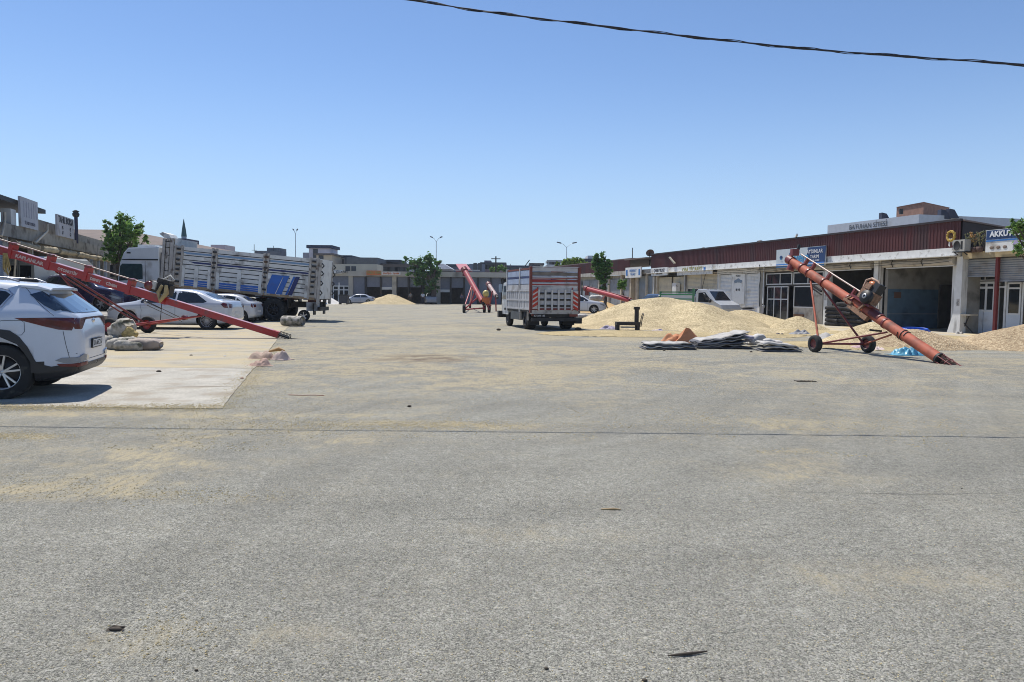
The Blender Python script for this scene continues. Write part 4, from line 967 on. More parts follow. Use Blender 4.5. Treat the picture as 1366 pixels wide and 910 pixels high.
def wheel(parent, x, y, r, w, side, rim_m, spokes=5, style='five', tyre_m=None, k=0.70):
    Mx = Matrix.Translation((x, y, r))
    b = MB(); ri = r*k
    b.lathe([(ri*.97, -w/2), (ri*1.02, -w/2), (r*.9, -w*.52), (r*.975, -w*.46), (r, -w*.3), (r, w*.3), (r*.975, w*.46), (r*.9, w*.52), (ri*1.02, w/2), (ri*.97, w/2), (ri*.95, 0), (ri*.97, -w/2)], 40, 'y')
    t = b.build('wheel', tyre_m or rubber, parent, (x, y, r))
    b = MB(); s = side; f = w*.40*s
    b.lathe([(ri*.99, -w*.45), (ri*.99, w*.45), (ri*.93, w*.44), (ri*.90, w*.2), (ri*.90, -w*.45)], 32, 'y')
    b.lathe([(0, f*.9), (ri*.18, f*.9), (ri*.2, f*.6), (0, f*.5)], 16, 'y')
    for i in range(spokes):
        a = 2*math.pi*i/spokes+.3; wd = .13 if style == 'five' else .05
        if style == 'pair':
            for da in (-.13, .13):
                p0 = (math.cos(a+da*.4)*ri*.1, f*.85, math.sin(a+da*.4)*ri*.1); p1 = (math.cos(a+da*1.6)*ri*.93, f*1.0, math.sin(a+da*1.6)*ri*.93)
                b.bar(p0, p1, ri*.10, .03, up=(0, 1, 0))
        else:
            p0 = (math.cos(a)*ri*.08, f*.85, math.sin(a)*ri*.08); p1 = (math.cos(a)*ri*.93, f*1.0, math.sin(a)*ri*.93)
            b.bar(p0, p1, ri*(.24 if style == 'five' else .055), .03, up=(0, 1, 0))
    b.build('rim', rim_m, t)
    b = MB(); b.lathe([(0, f*.35), (ri*.92, f*.35), (ri*.92, f*.3), (0, f*.3)], 24, 'y'); b.build('brake_disc', trim_dark, t)
    return t
def place(px_ground, local_pt, rz, scale=1.0):
    """world origin so that local_pt stands at ground point px_ground (x, y)"""
    c, s = math.cos(rz), math.sin(rz); lx, ly = local_pt[0]*scale, local_pt[1]*scale
    return (px_ground[0]-(lx*c-ly*s), px_ground[1]-(lx*s+ly*c), 0)

# ---------- white SUV, nearest on the left
def build_suv():
    K = .98
    rz = R(196); g = G(4, 533.5); org = place((g.x, g.y), (-1.335, 0.87), rz, K)
    t = thing('parked_car', 'white crossover parked nearest at the left edge with long red tail lamps', 'car', org, rz); t.scale = (K, K, K)
    top = [(-2.31, .74), (-2.285, .96), (-2.20, 1.06), (-2.10, 1.17), (-1.90, 1.40), (-1.77, 1.535), (-1.55, 1.575), (-1.0, 1.615), (-.2, 1.635), (.4, 1.60), (.75, 1.49), (1.0, 1.30), (1.35, 1.08), (1.8, 1.02), (2.1, .93), (2.24, .72)]
    belt = [(-2.31, .70), (-2.28, .92), (-2.1, 1.02), (-1.7, 1.07), (-1.0, 1.03), (0, .98), (1.2, .95), (2.0, .86), (2.24, .66)]
    bot = [(-2.31, .46), (-2.2, .34), (-1.9, .26), (-1.2, .22), (1.2, .22), (2.0, .25), (2.24, .38)]
    wid = [(-2.31, .60), (-2.27, .76), (-2.18, .845), (-2.0, .895), (-1.5, .925), (-.5, .915), (.8, .915), (1.5, .92), (2.0, .84), (2.16, .7), (2.24, .5)]
    wp = paint('white', (.58, .62, .69), .22, coat=.4)
    b = car_body(top, belt, bot, wid, .42, .025, .04); body = b.build('body', [wp, trim_dark], t)
    zm = [(0, 0), (.5, .48), (.62, .58), (.83, .97), (.985, 1.14), (1.06, 1.21), (1.42, 1.48), (1.66, 1.70), (2, 2.04)]
    for v in body.data.vertices: v.co.z = interp(zm, v.co.z)
    for p in body.data.polygons:
        if p.center.z < (.45 if p.center.x < -1.55 else .36): p.material_index = 1
    bv = bvh_of(body.data)
    zp = lambda q: [(a_, interp(zm, z_)) for a_, z_ in q]
    def patch(bv_, poly, *a, **k): return globals()['patch'](bv_, zp(poly), *a, **k)
    def stroke(bv_, pts, *a, **k): return globals()['stroke'](bv_, zp(pts), *a, **k)
    cut_arches(body, [(-1.335, .385, .425), (1.335, .385, .425)], .93)
    for s in (1, -1):
        patch(bv, [(-1.68, 1.16), (-1.50, 1.10), (-1.22, 1.09), (-1.17, 1.36), (-1.25, 1.47), (-1.42, 1.46)], 'y', s, .004, wp, 'quarter_panel', t) if False else None
        patch(bv, [(-1.20, 1.07), (-1.31, 1.17), (-1.42, 1.40), (-1.36, 1.45), (-1.2, 1.48), (-.95, 1.50), (-.34, 1.53), (-.34, 1.03)], 'y', s, .004, glass, 'window', t)
        stroke(bv, [(-.2, 1.02), (-1.21, 1.055), (-1.34, 1.17), (-1.45, 1.40), (-1.38, 1.475), (-1.2, 1.51), (-.95, 1.53), (-.3, 1.56)], 'y', s, .010, chrome if s < 0 else mat('dull_chrome', (.35, .38, .45), .3, metal=.7), 'window_trim', t)
        patch(bv, [(-.28, 1.03), (-.28, 1.53), (.3, 1.52), (.72, 1.30), (.95, 1.05)], 'y', s, .004, glass, 'window', t)
        # tail lamp: long sweeping wedge
        patch(bv, [(-1.52, .985), (-1.60, .955), (-1.85, .885), (-2.05, .835), (-2.20, .825), (-2.235, .90), (-2.25, .985), (-2.0, .992)], 'y', s, .006, red_lens, 'tail_lamp', t, step=.05)
        patch(bv, [(-1.85, .52), (-1.70, .47), (-1.2, .30), (-.9, .30), (-.9, .22), (-1.9, .24), (-2.1, .34), (-2.27, .48), (-2.1, .50)], 'y', s, .004, trim_dark, 'cladding', t, step=.05) if False else None
        # black cladding over the rear arch and along the sill
        ring = []
        for k in range(15): a = math.pi*(1.08-1.16*k/14); ring.append((-1.335+.475*math.cos(a), .37+.475*math.sin(a)))
        inner = [(-1.335+.412*math.cos(math.pi*(1.08-1.16*k/14)), .37+.412*math.sin(math.pi*(1.08-1.16*k/14))) for k in range(14, -1, -1)]
        for q in range(14):
            pass
        patch(bv, ring+inner, 'y', s, .008, trim_dark, 'arch_cladding', t, step=.05)
        ring = [(x+2.67, z) for x, z in ring]; inner = [(x+2.67, z) for x, z in inner]; patch(bv, ring+inner, 'y', s, .008, trim_dark, 'arch_cladding', t, step=.05)
        patch(bv, [(-.87, .22), (.87, .22), (.87, .36), (-.87, .36)], 'y', s, .01, trim_dark, 'sill', t, step=.08)
        patch(bv, [(-1.80, .44), (-1.83, .27), (-2.0, .30), (-2.2, .36), (-2.285, .47), (-2.28, .52), (-2.1, .50), (-1.95, .475)], 'y', s, .008, trim_dark, 'bumper_cladding', t, step=.04)
        patch(bv, [(-1.70, .62), (-1.78, .53), (-1.95, .475), (-1.95, .44), (-1.70, .38)], 'y', s, .009, trim_dark, 'bumper_cladding', t, step=.04)
        # rail
        b = MB(); b.tube([(-1.50, s*.60, 1.60), (-1.35, s*.615, 1.655), (-.6, s*.63, 1.69), (.3, s*.62, 1.675), (.55, s*.61, 1.62)], [.012, .02, .022, .02, .012], 8); b.build('roof_rail', mat('rail_silver', (.35, .36, .40), .3, metal=.8), t)
    # door and flap gaps on the visible side
    for s in (1,):
        stroke(bv, [(-1.05, .60), (-1.62+.3, .97), (-1.31, 1.08)], 'y', s, .004, groove, 'panel_gap', t)
        fl = [(-1.36, .955), (-1.60, .955), (-1.635, .93), (-1.635, .82), (-1.60, .795), (-1.36, .795), (-1.325, .82), (-1.325, .93), (-1.36, .955)]
        stroke(bv, fl, 'y', s, .0035, groove, 'fuel_flap', t)
        stroke(bv, [(-1.48, 1.60), (-1.60, 1.50), (-1.82, 1.20), (-1.99, 1.02)], 'y', s, .004, groove, 'panel_gap', t)
        stroke(bv, [(-1.35, .66), (-1.55, .77), (-1.60, .80)], 'y', s, .002, groove, 'panel_gap', t) if False else None
        stroke(bv, [(-2.10, .82), (-2.13, .72), (-2.17, .60), (-2.21, .57)], 'y', s, .004, groove, 'panel_gap', t)
    for s in (1, -1):
        patch(bv, [(-1.66, 1.405), (-1.80, 1.46), (-1.99, 1.30), (-2.09, 1.13), (-2.0, 1.10), (-1.86, 1.20)], 'y', s, .012, MATS.get('rear_glass') or mat('rear_glass', (.02, .035, .06), .05, vary=0, spec=.7, coat=.5), 'rear_window', t, step=.05)
    # rear screen, lamps and bumper seen from behind
    bv2 = bv
    b = MB()
    rs = [(-.70, 1.06), (-.80, 1.10), (-.74, 1.36), (-.62, 1.42), (.62, 1.42), (.74, 1.36), (.80, 1.10), (.70, 1.06)]
    patch(bv2, rs, 'x', -1, .012, mat('rear_glass', (.02, .035, .06), .05, vary=0, spec=.7, coat=.5), 'rear_window', t, step=.05)
    for s in (1, -1): patch(bv2, [(s*.83, .975), (s*.36, .985), (s*.36, .955), (s*.60, .945), (s*.66, .835), (s*.80, .84)], 'x', -1, .006, red_lens, 'tail_lamp', t, step=.05)
    patch(bv2, [(-.36, .985), (.36, .985), (.36, .958), (-.36, .958)], 'x', -1, .006, red_lens, 'lamp_bar', t, step=.08)
    patch(bv2, [(-.72, .30+.06), (.72, .36), (.80, .50), (-.80, .50)], 'x', -1, .010, trim_dark, 'bumper_cladding', t, step=.08)
    for s in (1, -1):
        patch(bv, [(-2.0, .575), (-2.08, .62), (-2.3, .62), (-2.3, .52), (-2.1, .53)], 'y', s, .012, clear_lens, 'reverse_lamp', t, step=.05)
        patch(bv, [(-2.02, .515), (-2.3, .51), (-2.3, .46), (-2.06, .475)], 'y', s, .016, mat('dark_red_lens', (.12, .01, .01), .3, vary=.1), 'reflector', t, step=.05)
        patch(bv2, [(s*.86, .585), (s*.66, .64), (s*.46, .62), (s*.50, .56), (s*.84, .53)], 'x', -1, .018, clear_lens, 'reverse_lamp', t, step=.05)
        patch(bv2, [(s*.82, .51), (s*.52, .53), (s*.54, .475), (s*.80, .455)], 'x', -1, .016, mat('dark_red_lens', (.12, .01, .01), .3, vary=.1), 'reflector', t, step=.05)
    stroke(bv2, [(.86, .66), (.60, .585), (.4, .56), (-.4, .56), (-.6, .585), (-.86, .66)], 'x', -1, .004, groove, 'panel_gap', t)
    # spoiler over the screen
    b = MB(); v = []; ys = [-.68, -.62, -.3, 0, .3, .62, .68]
    for y in ys:
        e = .035 if abs(y) > .65 else (.008 if abs(y) > .6 else 0)
        v += [(-1.50, y, 1.585-e), (-1.74, y, 1.572-e), (-2.0+abs(y)*.13, y, 1.515-e), (-2.0+abs(y)*.13, y, 1.485-e*.6), (-1.85, y, 1.475), (-1.55, y, 1.52)]
    fs = []; n = 6
    for i in range(len(ys)-1):
        for k in range(n): fs.append((i*n+k, (i+1)*n+k, (i+1)*n+(k+1) % n, i*n+(k+1) % n))
    b.add(v, fs, 0, smooth=False); b.add(v[:6], [tuple(range(6))]); b.add(v[-6:], [tuple(range(5, -1, -1))]); b.build('spoiler', wp, t, fix=True)
    b = MB(); b.tube([(-2.17, -.02, 1.09), (-2.135, .30, 1.115)], .012, 6); b.ball((-2.17, -.02, 1.09), .035, 8, 6); b.build('rear_wiper', black, t)
    b = MB(); b.prism([(-.05, 0), (.10, 0), (.06, .02), (-.02, .10)], -.015, .015, 'y', M=Matrix.Translation((-1.42, 0, 1.60))); b.ball((-1.42, 0, 1.62), (.15, .06, .055), 8, 5); b.build('roof_aerial', black, t)
    # number plate and badge
    b = MB(); b.box(-.02, .0, -.28, .28, -.07, .07); pl = b.build('number_plate', black, t, (-2.315, 0, .745)); pl.rotation_euler = (0, R(-4), 0)
    b = MB(); b.box(-.026, -.02, -.26, .26, -.055, .055); b.build('plate_face', plate_w, pl)
    text('lettering', '21 AEC 57', .105, black_print, pl, (-.029, 0, 0), (R(90), 0, R(-90)), extrude=.001, sx=1.05)
    text('badge', 'SPORTAGE', .045, chrome, t, (-2.262, .50, .80), (R(86), 0, R(-90)), extrude=.004)
    b = MB(); b.ball((-2.285, 0, .93), (.012, .07, .035), 14, 6); b.build('badge', chrome, t)
    wm = alloy
    for x in (-1.335, 1.335):
        for s in (1, -1): wheel(t, x, s*.80, .388, .23, s, wm, 5, 'pair', k=.64)
    for o in [c for c in COL.objects if c.parent == t and c.name.split('.')[0] in ('roof_rail', 'spoiler', 'rear_wiper', 'roof_aerial', 'badge')]:
        if o.location.length > .01: o.location.z = interp(zm, o.location.z); continue
        for v in o.data.vertices: v.co.z = interp(zm, v.co.z)
    b = MB(); b.box(-1.75, 2.0, -.55, .55, .22, .42); b.box(-1.45, -1.2, -.8, .8, .3, .42); b.build('underbody', black, t)
    return t
build_suv()

# ---------- a sedan of the usual sort
def sedan(name, label, org, rz, K=1.0, col=(.50, .53, .58), pname='pearl', kind='sedan', spokes=20, lamp=True, rimstyle='fan', L=1.0, group=None, hh=1.0):
    t = thing(name, label, 'car', org, rz, group); t.scale = (K, K, K)
    P_ = paint(pname, col, .25)
    if kind == 'sedan':
        top = [(-2.42, .80), (-2.38, .98), (-2.2, 1.05), (-1.85, 1.09), (-1.55, 1.17), (-1.1, 1.36), (-.65, 1.45), (0, 1.475), (.4, 1.44), (.8, 1.27), (1.15, 1.06), (1.5, .985), (2.0, .91), (2.3, .80), (2.42, .62)]
        belt = [(-2.42, .74), (-2.38, .9), (-1.7, .98), (0, .93), (1.3, .90), (2.1, .80), (2.42, .58)]
        wr, fr_ = -1.42, 1.46; win = [(-1.42, 1.03), (-.96, 1.33), (-.4, 1.41), (.15, 1.415), (.55, 1.33), (1.02, 1.03), (.98, .965), (-1.3, .985)]; wh = 2.42; pill = (-.28,)
        tl = [(-2.40, .94), (-2.1, 1.0), (-1.98, .95), (-2.15, .82), (-2.37, .80)]
    elif kind == 'hatch':
        top = [(-2.02, .78), (-1.99, .98), (-1.9, 1.05), (-1.55, 1.12), (-1.1, 1.36), (-.7, 1.45), (-.1, 1.47), (.35, 1.43), (.75, 1.25), (1.1, 1.05), (1.5, .97), (1.9, .85), (2.08, .62)]
        belt = [(-2.02, .72), (-1.98, .9), (-1.4, .98), (0, .94), (1.2, .90), (1.8, .8), (2.08, .58)]
        wr, fr_ = -1.22, 1.25; win = [(-1.30, 1.05), (-.92, 1.33), (-.4, 1.40), (.1, 1.40), (.5, 1.32), (.95, 1.02), (.9, .96), (-1.2, .99)]; wh = 2.05; pill = (-.25, -.95)
        tl = [(-2.01, .93), (-1.82, 1.0), (-1.78, .86), (-1.98, .74)]
    else:  # tall suv / van
        top = [(-2.25, .9), (-2.2, 1.2), (-2.05, 1.62), (-1.8, 1.74), (-1.0, 1.78), (0, 1.77), (.4, 1.70), (.75, 1.48), (1.05, 1.25), (1.4, 1.17), (2.0, 1.08), (2.25, .95), (2.34, .7)]
        belt = [(-2.25, .86), (-2.2, 1.12), (0, 1.10), (1.2, 1.08), (2.0, .98), (2.34, .66)]
        wr, fr_ = -1.35, 1.40; win = [(-1.95, 1.20), (-1.85, 1.58), (-1.5, 1.66), (0, 1.68), (.35, 1.60), (.85, 1.22), (.8, 1.15), (-1.9, 1.15)]; wh = 2.3; pill = (-.2, -1.15)
        tl = [(-2.24, 1.2), (-2.1, 1.25), (-2.08, .95), (-2.23, .92)]
    x0, x1 = top[0][0], top[-1][0]
    bot = [(x0, .42), (x0+.15, .30), (x0+.5, .22), (x1-.6, .20), (x1-.1, .26), (x1, .34)]
    wid = [(x0, .60), (x0+.05, .76), (x0+.16, .84), (x0+.5, .89), (-.5, .91), (.8, .905), (x1-.6, .89), (x1-.25, .78), (x1-.06, .6), (x1, .45)]
    b = car_body(top, belt, bot, wid, .50, .025, .06); body = b.build('body', [P_, trim_dark], t); bv = bvh_of(body.data)
    r = .335 if kind != 'suv' else .37
    cut_arches(body, [(wr, r, r+.045), (fr_, r, r+.045)], .90)
    for s in (1, -1):
        if not pill: pill = (-.28,)
        # side glass split by the door pillars
        xs = sorted(pill); cuts = [win]
        def clipx(poly, a, side):
            out = []
            for i in range(len(poly)):
                p, q = poly[i], poly[(i+1) % len(poly)]; fp, fq = (p[0]-a)*side, (q[0]-a)*side
                if fp >= 0: out.append(p)
                if fp*fq < 0: u = fp/(fp-fq); out.append((p[0]+(q[0]-p[0])*u, p[1]+(q[1]-p[1])*u))
            return out
        rest = win
        for a in xs:
            lft = clipx(rest, a-.035, -1); rest = clipx(rest, a+.035, 1)
            if len(lft) > 2: patch(bv, lft, 'y', s, .004, glass, 'window', t, step=.12)
        patch(bv, rest, 'y', s, .004, glass, 'window', t, step=.12)
        patch(bv, tl, 'y', s, .006, red_lens, 'tail_lamp', t, step=.08)
        patch(bv, [(x1-.06, .62), (x1-.12, .70), (x1-.45, .80), (x1-.50, .74), (x1-.2, .62)], 'y', s, .006, clear_lens, 'headlight', t, step=.08)
        stroke(bv, [(xs[-1], .93), (xs[-1], .30)], 'y', s, .006, groove, 'door_gap', t); stroke(bv, [(1.0, .92), (.95, .7), (.98, .30)], 'y', s, .006, groove, 'door_gap', t)
        for hx in (xs[-1]+.15, xs[-1]-.95):
            b = MB(); b.bar((hx, s*.915, .86), (hx+.2, s*.915, .865), .02, .03); b.build('door_handle', P_, t)
        stroke(bv, [(x0+.35, .86), (-.6, .82), (1.2, .78)], 'y', s, .006, P_, 'body_crease', t)
        b = MB(); b.ball((.72, s*1.0, 1.0 if kind != 'suv' else 1.2), (.07, .11, .07), 10, 6); b.build('wing_mirror', P_, t)
        for x in (wr, fr_): wheel(t, x, s*.79, r, .21, s, mat('alloy_grey', (.38, .39, .41), .35, metal=.7, vary=.05), spokes, rimstyle, k=.70)
    zt = interp(smooth_tab(top), .2)
    if kind == 'suv':
        patch(bv, [(-.62, 1.22), (-.58, 1.62), (.58, 1.62), (.62, 1.22)], 'x', -1, .004, glass, 'rear_window', t, step=.12)
        patch(bv, [(-.62, 1.24), (-.52, 1.68), (.52, 1.68), (.62, 1.24)], 'x', 1, .004, glass, 'windscreen', t, step=.12)
    else:
        patch(bv, [(-.56, 1.13), (-.46, 1.38), (.46, 1.38), (.56, 1.13)], 'x', -1, .004, glass, 'rear_window', t, step=.12)
        patch(bv, [(-.62, 1.08), (-.50, 1.40), (.50, 1.40), (.62, 1.08)], 'x', 1, .004, glass, 'windscreen', t, step=.12)
    for s in (1, -1): patch(bv, [(s*.80, .80), (s*.80, .95), (s*.45, .95), (s*.5, .82)], 'x', -1, .006, red_lens, 'tail_lamp', t, step=.1)
    b = MB(); b.box(x0-.02, x0+.02, -.26, .26, .55, .66); b.build('number_plate', plate_w, t)
    for o in [c for c in COL.objects if c.parent == t and c.location.length < .01]:
        for v in o.data.vertices:
            if v.co.x < wr-.38: v.co.x = wr-.38+(v.co.x-wr+.38)*.70
    b = MB(); b.box(x0+.3, x1-.4, -.55, .55, .16, .40); b.build('underbody', black, t)
    return t
# silver white saloon behind the red auger
g = G(276, 440.2); K = 1.075; rz = R(180)
sedan('parked_car', 'white saloon with many-spoked wheels parked behind the sloping red auger', place((g.x, g.y), (-1.42, .87), rz, K), rz, K)
# white hatch/saloon behind it
g = G(321, 431.0); K = .95; rz = R(181)
sedan('parked_car', 'small white saloon half hidden between the larger white saloon and the cargo truck', place((g.x, g.y), (-1.22, .87), rz, K), rz, K, kind='hatch', spokes=5, rimstyle='five')
# dark SUV on the pavement
g = AT(134, 412, 36.0); rz = R(-20)
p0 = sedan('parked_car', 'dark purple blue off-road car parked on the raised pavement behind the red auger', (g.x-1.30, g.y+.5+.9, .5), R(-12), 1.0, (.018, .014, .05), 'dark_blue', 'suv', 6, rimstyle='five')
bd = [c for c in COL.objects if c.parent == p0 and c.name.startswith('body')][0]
patch(bvh_of(bd.data), [(-1.9, -.50), (-.1, -.52), (-.1, .52), (-1.9, .50)], 'z', 1, .004, mat('roof_sky_glare', (.50, .54, .62), .25, coat=.5), 'painted_roof_glare', p0, step=.2)  # pale patch that paints the bright sky reflection onto the dark roof
# far silver saloon
g = AT(478.5, 404, 112.0-.0); rz = R(180)
sedan('parked_car', 'small silver saloon far off beside the golden grain heap', (AT(480, 404, 104).x, 104, 0), R(180), .93, (.38, .42, .50), 'silver', 'sedan', 8, rimstyle='five')
# white car half behind the cattle truck
g = G(793, 418.5)
sedan('parked_car', 'pale white car whose bonnet shows to the right of the slatted truck', place((g.x, g.y), (1.46, -.87), R(0), 1.05), R(-4), 1.05, (.58, .60, .64), 'pale', 'sedan', 8, rimstyle='five')
# pale car under the round tree
sedan('parked_car', 'pale off-road car standing in the shade of the round tree at the far shops', (AT(574, 402, 109).x, 109, 0), R(-80), .95, (.30, .31, .33), 'dull', 'suv', 6, rimstyle='five')
# ------------------------------------------------------------------ trucks
truck_white = mat('truck_white', (.60, .62, .63), .4, vary=.05, coat=.3, dirt=(.30, .28, .25), dirt_amt=.25, dscale=1.2)
plank_grey = mat('plank_grey_white', (.66, .66, .63), .7, vary=.10, vscale=2.5, dirt=(.22, .20, .18), dirt_amt=.2, dscale=2.0)
plank_b = mat('plank_pale_blue', (.18, .30, .46), .65, vary=.1, dirt=(.2, .2, .2), dirt_amt=.2); plank_n = mat('plank_navy', (.02, .03, .13), .6, vary=.1)
blue_v = mat('vivid_blue', (.03, .13, .46), .55, vary=.1, dirt=(.1, .12, .2), dirt_amt=.2)
frame_dark = mat('chassis', (.022, .02, .019), .7, vary=.3, dirt=(.08, .06, .045), dirt_amt=.3)
rust_red = mat('rust_red', (.12, .03, .02), .8, vary=.2)
post_rust = mat('rusted_post', (.44, .41, .37), .8, vary=.15, dirt=(.10, .07, .05), dirt_amt=.25, dscale=4)

def truck_wheel(t, x, y, r, w, side, dual=False, rim_m=None):
    ws = wheel(t, x, y, r, w, side, rim_m or mat('truck_rim', (.10, .10, .11), .6, metal=.3, vary=.2, dirt=(.05, .04, .03), dirt_amt=.3), 8, 'fan', k=.55)
    b = MB(); b.lathe([(0, side*w*.5), (r*.16, side*w*.5), (r*.2, side*w*.3), (r*.2, 0)], 14, 'y'); b.build('hub', dark_steel, ws)
    return ws
# ---- long cargo truck on the left: local x towards the cab (image left), rz = 180
Yt = 40.0
p0 = AT(155, 427, Yt-1.25); p1 = AT(433, 427, Yt-1.25)
Lt = p1.x-p0.x
ct = thing('cargo_truck', 'long white cargo truck with a tall blue striped plank sided bed on the left', 'truck', (p1.x, Yt, 0), math.pi)
pxm = lambda px: (p1.x - AT(px, 400, Yt-1.25).x)      # local x of photograph column on the near side
zz = lambda px, py: AT(px, py, Yt-1.25).z
NY = 1.25                                              # near side is local +y
# cab
xc0, xc1 = pxm(213), pxm(156)
w = xc1-xc0
prof = [(xc0, .75), (xc1-.02, .75), (xc1+.0, 1.3), (xc1-.06, 2.2), (xc1-.18, 2.95), (xc1-.38, 3.45), (xc1-.62, 3.72), (xc0+.15, 3.80), (xc0, 3.76)]
b = MB(); ys = [(-1.23, .06), (-1.2, 0), (1.2, 0), (1.23, .06)]
cxp, czp = (xc0+xc1)/2, 2.2; vs = []; n = len(prof)
for y, e in ys:
    for x, z in prof: vs.append((x+(cxp-x)*e*.6, y, z+(czp-z)*e*.6))
fs = [tuple(range(n)), tuple(reversed(range(3*n, 4*n)))]
for i in range(3):
    for k in range(n): fs.append((i*n+k, i*n+(k+1) % n, (i+1)*n+(k+1) % n, (i+1)*n+k))
b.add(vs, fs); cab = b.build('cab', truck_white, ct, fix=True)
cut_arches(cab, [(pxm(187), .55, .66)], 1.23)
wf = pxm(186)
bvc = bvh_of(cab.data)
for s in (1, -1):
    patch(bvc, [(xc1-.12, 2.02), (xc1-.20, 2.78), (xc1-.3, 2.90), (xc0+.92, 2.90), (xc0+.86, 2.82), (xc0+.86, 2.12), (xc0+1.3, 2.08)], 'y', s, .006, mat('cab_glass', (.02, .045, .045), .08, vary=.3, vscale=4), 'side_window', ct, step=.3)
    stroke(bvc, [(xc0+.72, 3.05), (xc0+.72, .95)], 'y', s, .012, groove, 'door_gap', ct)
    patch(bvc, [(xc0+.05, 3.08), (xc1-.25, 3.08), (xc1-.22, 3.15), (xc0+.05, 3.15)], 'y', s, .02, black, 'sun_strip', ct, step=.5)
    b = MB(); b.box(xc0+.85, xc0+1.15, s*1.24-.02, s*1.24+.02, 1.62, 1.69); b.build('door_handle', black, ct)
    b = MB(); b.cbox((xc1+.10, s*1.38, 2.5), (.14, .28, .62)); b.bar((xc1-.1, s*1.22, 2.85), (xc1+.1, s*1.4, 2.8), .04, .04); b.build('wing_mirror', black, ct)
    b = MB(); b.box(xc1-.75, xc1-.55, s*1.23-.012, s*1.23+.012, 3.42, 3.5); b.build('marker_lamp', trim_dark, ct)
patch(bvc, [(-1.08, 2.0), (-1.02, 2.95), (1.02, 2.95), (1.08, 2.0)], 'x', 1, .006, MATS['cab_glass'], 'windscreen', ct, step=.4)
b = MB(); b.box(xc0+.55, xc0+1.45, -.5, .5, 3.78, 3.93); b.build('roof_hatch', truck_white, ct)
b = MB(); b.box(xc1-.35, xc1+.06, -1.22, 1.22, .42, .80); b.build('bumper', truck_white, ct)
b = MB(); b.box(xc0-.28, xc0-.02, -1.0, 1.0, 1.0, 3.5); b.build('cab_rear_stack', mat('dark_stack', (.07, .07, .08), .6, vary=.3), ct)
# chassis
b = MB(); b.box(.35, xc1-.5, -.45, -.30, .72, 1.02); b.box(.35, xc1-.5, .30, .45, .72, 1.02); b.build('chassis_rail', frame_dark, ct)
xr = pxm(364)
for s in (1, -1):
    truck_wheel(ct, wf, s*1.02, .56, .30, s); truck_wheel(ct, xr, s*1.0, .61, .5, s); truck_wheel(ct, xr+1.30, s*1.0, .61, .5, s)
    b = MB(); b.box(xr-.75, xr+2.0, s*.98-.26, s*.98+.26, 1.24, 1.30); b.box(xr-.80, xr-.74, s*.98-.26, s*.98+.26, .7, 1.28); b.build('mudguard', black, ct)
    b = MB(); b.box(xr-2.1, xr-2.05, s*1.0-.2, s*1.0+.2, .35, .95); b.build('mud_flap', black, ct)
b = MB(); b.box(xr+2.5, xr+3.9, .70, 1.15, .5, 1.05); b.build('fuel_tank', dark_steel, ct)
b = MB(); b.box(xr+2.3, xr+4.2, -1.15, -.7, .5, 1.05); b.build('battery_box', dark_steel, ct)
b = MB(); b.box(.3, .5, -.9, .9, .55, .75); b.bar((.4, .5, .75), (.4, .5, 1.1), .1, .1); b.bar((.4, -.5, .75), (.4, -.5, 1.1), .1, .1); b.build('rear_bar', dark_steel, ct)
# spare carrier: small wheel under the tail
wheel(ct, pxm(402.5), .85, .30, .2, 1, alloy, 5, 'five')
b = MB(); b.box(.45, .95, .45, 1.2, .55, 1.0); b.build('tool_box', mat('box_white', (.4, .4, .4), .6, dirt=(.1, .09, .08), dirt_amt=.4), ct)
# bed, tilted a few degrees tail down: its own parts lie along a sloping local line
X0, X1 = pxm(423), pxm(231)
zb0, zb1 = zz(420, 397.5), zz(231, 379.5); zt0, zt1 = zz(423, 344.5), zz(231, 325.5)
sl = (zb1-zb0)/(X1-X0); H = ((zt0-zb0)+(zt1-zb1))/2
tilt = math.atan(sl)
Mb = Matrix.Translation((X0, 0, zb0-.05)) @ Matrix.Rotation(-tilt, 4, 'Y')
Lb = (X1-X0)/math.cos(tilt)
def bedpart(fn, name, m, par=ct):
    b = MB(); fn(b); bb = MB(); bb.add(b.v, b.f, 0, Mb); o = bb.build(name, m, par)
    if name in ('latch', 'tail_hook', 'ladder_rung', 'cross_member'): o['kind'] = 'stuff'
    return o
bedpart(lambda b: b.box(0, Lb, -NY+.05, NY-.05, -.06, .04), 'bed_floor', frame_dark)
bedpart(lambda b: b.box(0, Lb, NY-.08, NY+.02, -.08, .05), 'bed_edge', mat('edge_tan', (.36, .26, .16), .8, vary=.2, dirt=(.15, .08, .05), dirt_amt=.4))
bedpart(lambda b: [b.box(x, x+.10, -NY+.1, NY-.1, -.22, -.06) for x in (0.4, 1.6, 2.8, 4.0, 5.2, 6.4, 7.4)] and None, 'cross_member', rust_red)
posts = [(0.02, .46, post_rust), (Lb*.399-.0, .30, post_rust), (Lb*.71, .30, post_rust), (Lb-.06, .30, post_rust)]
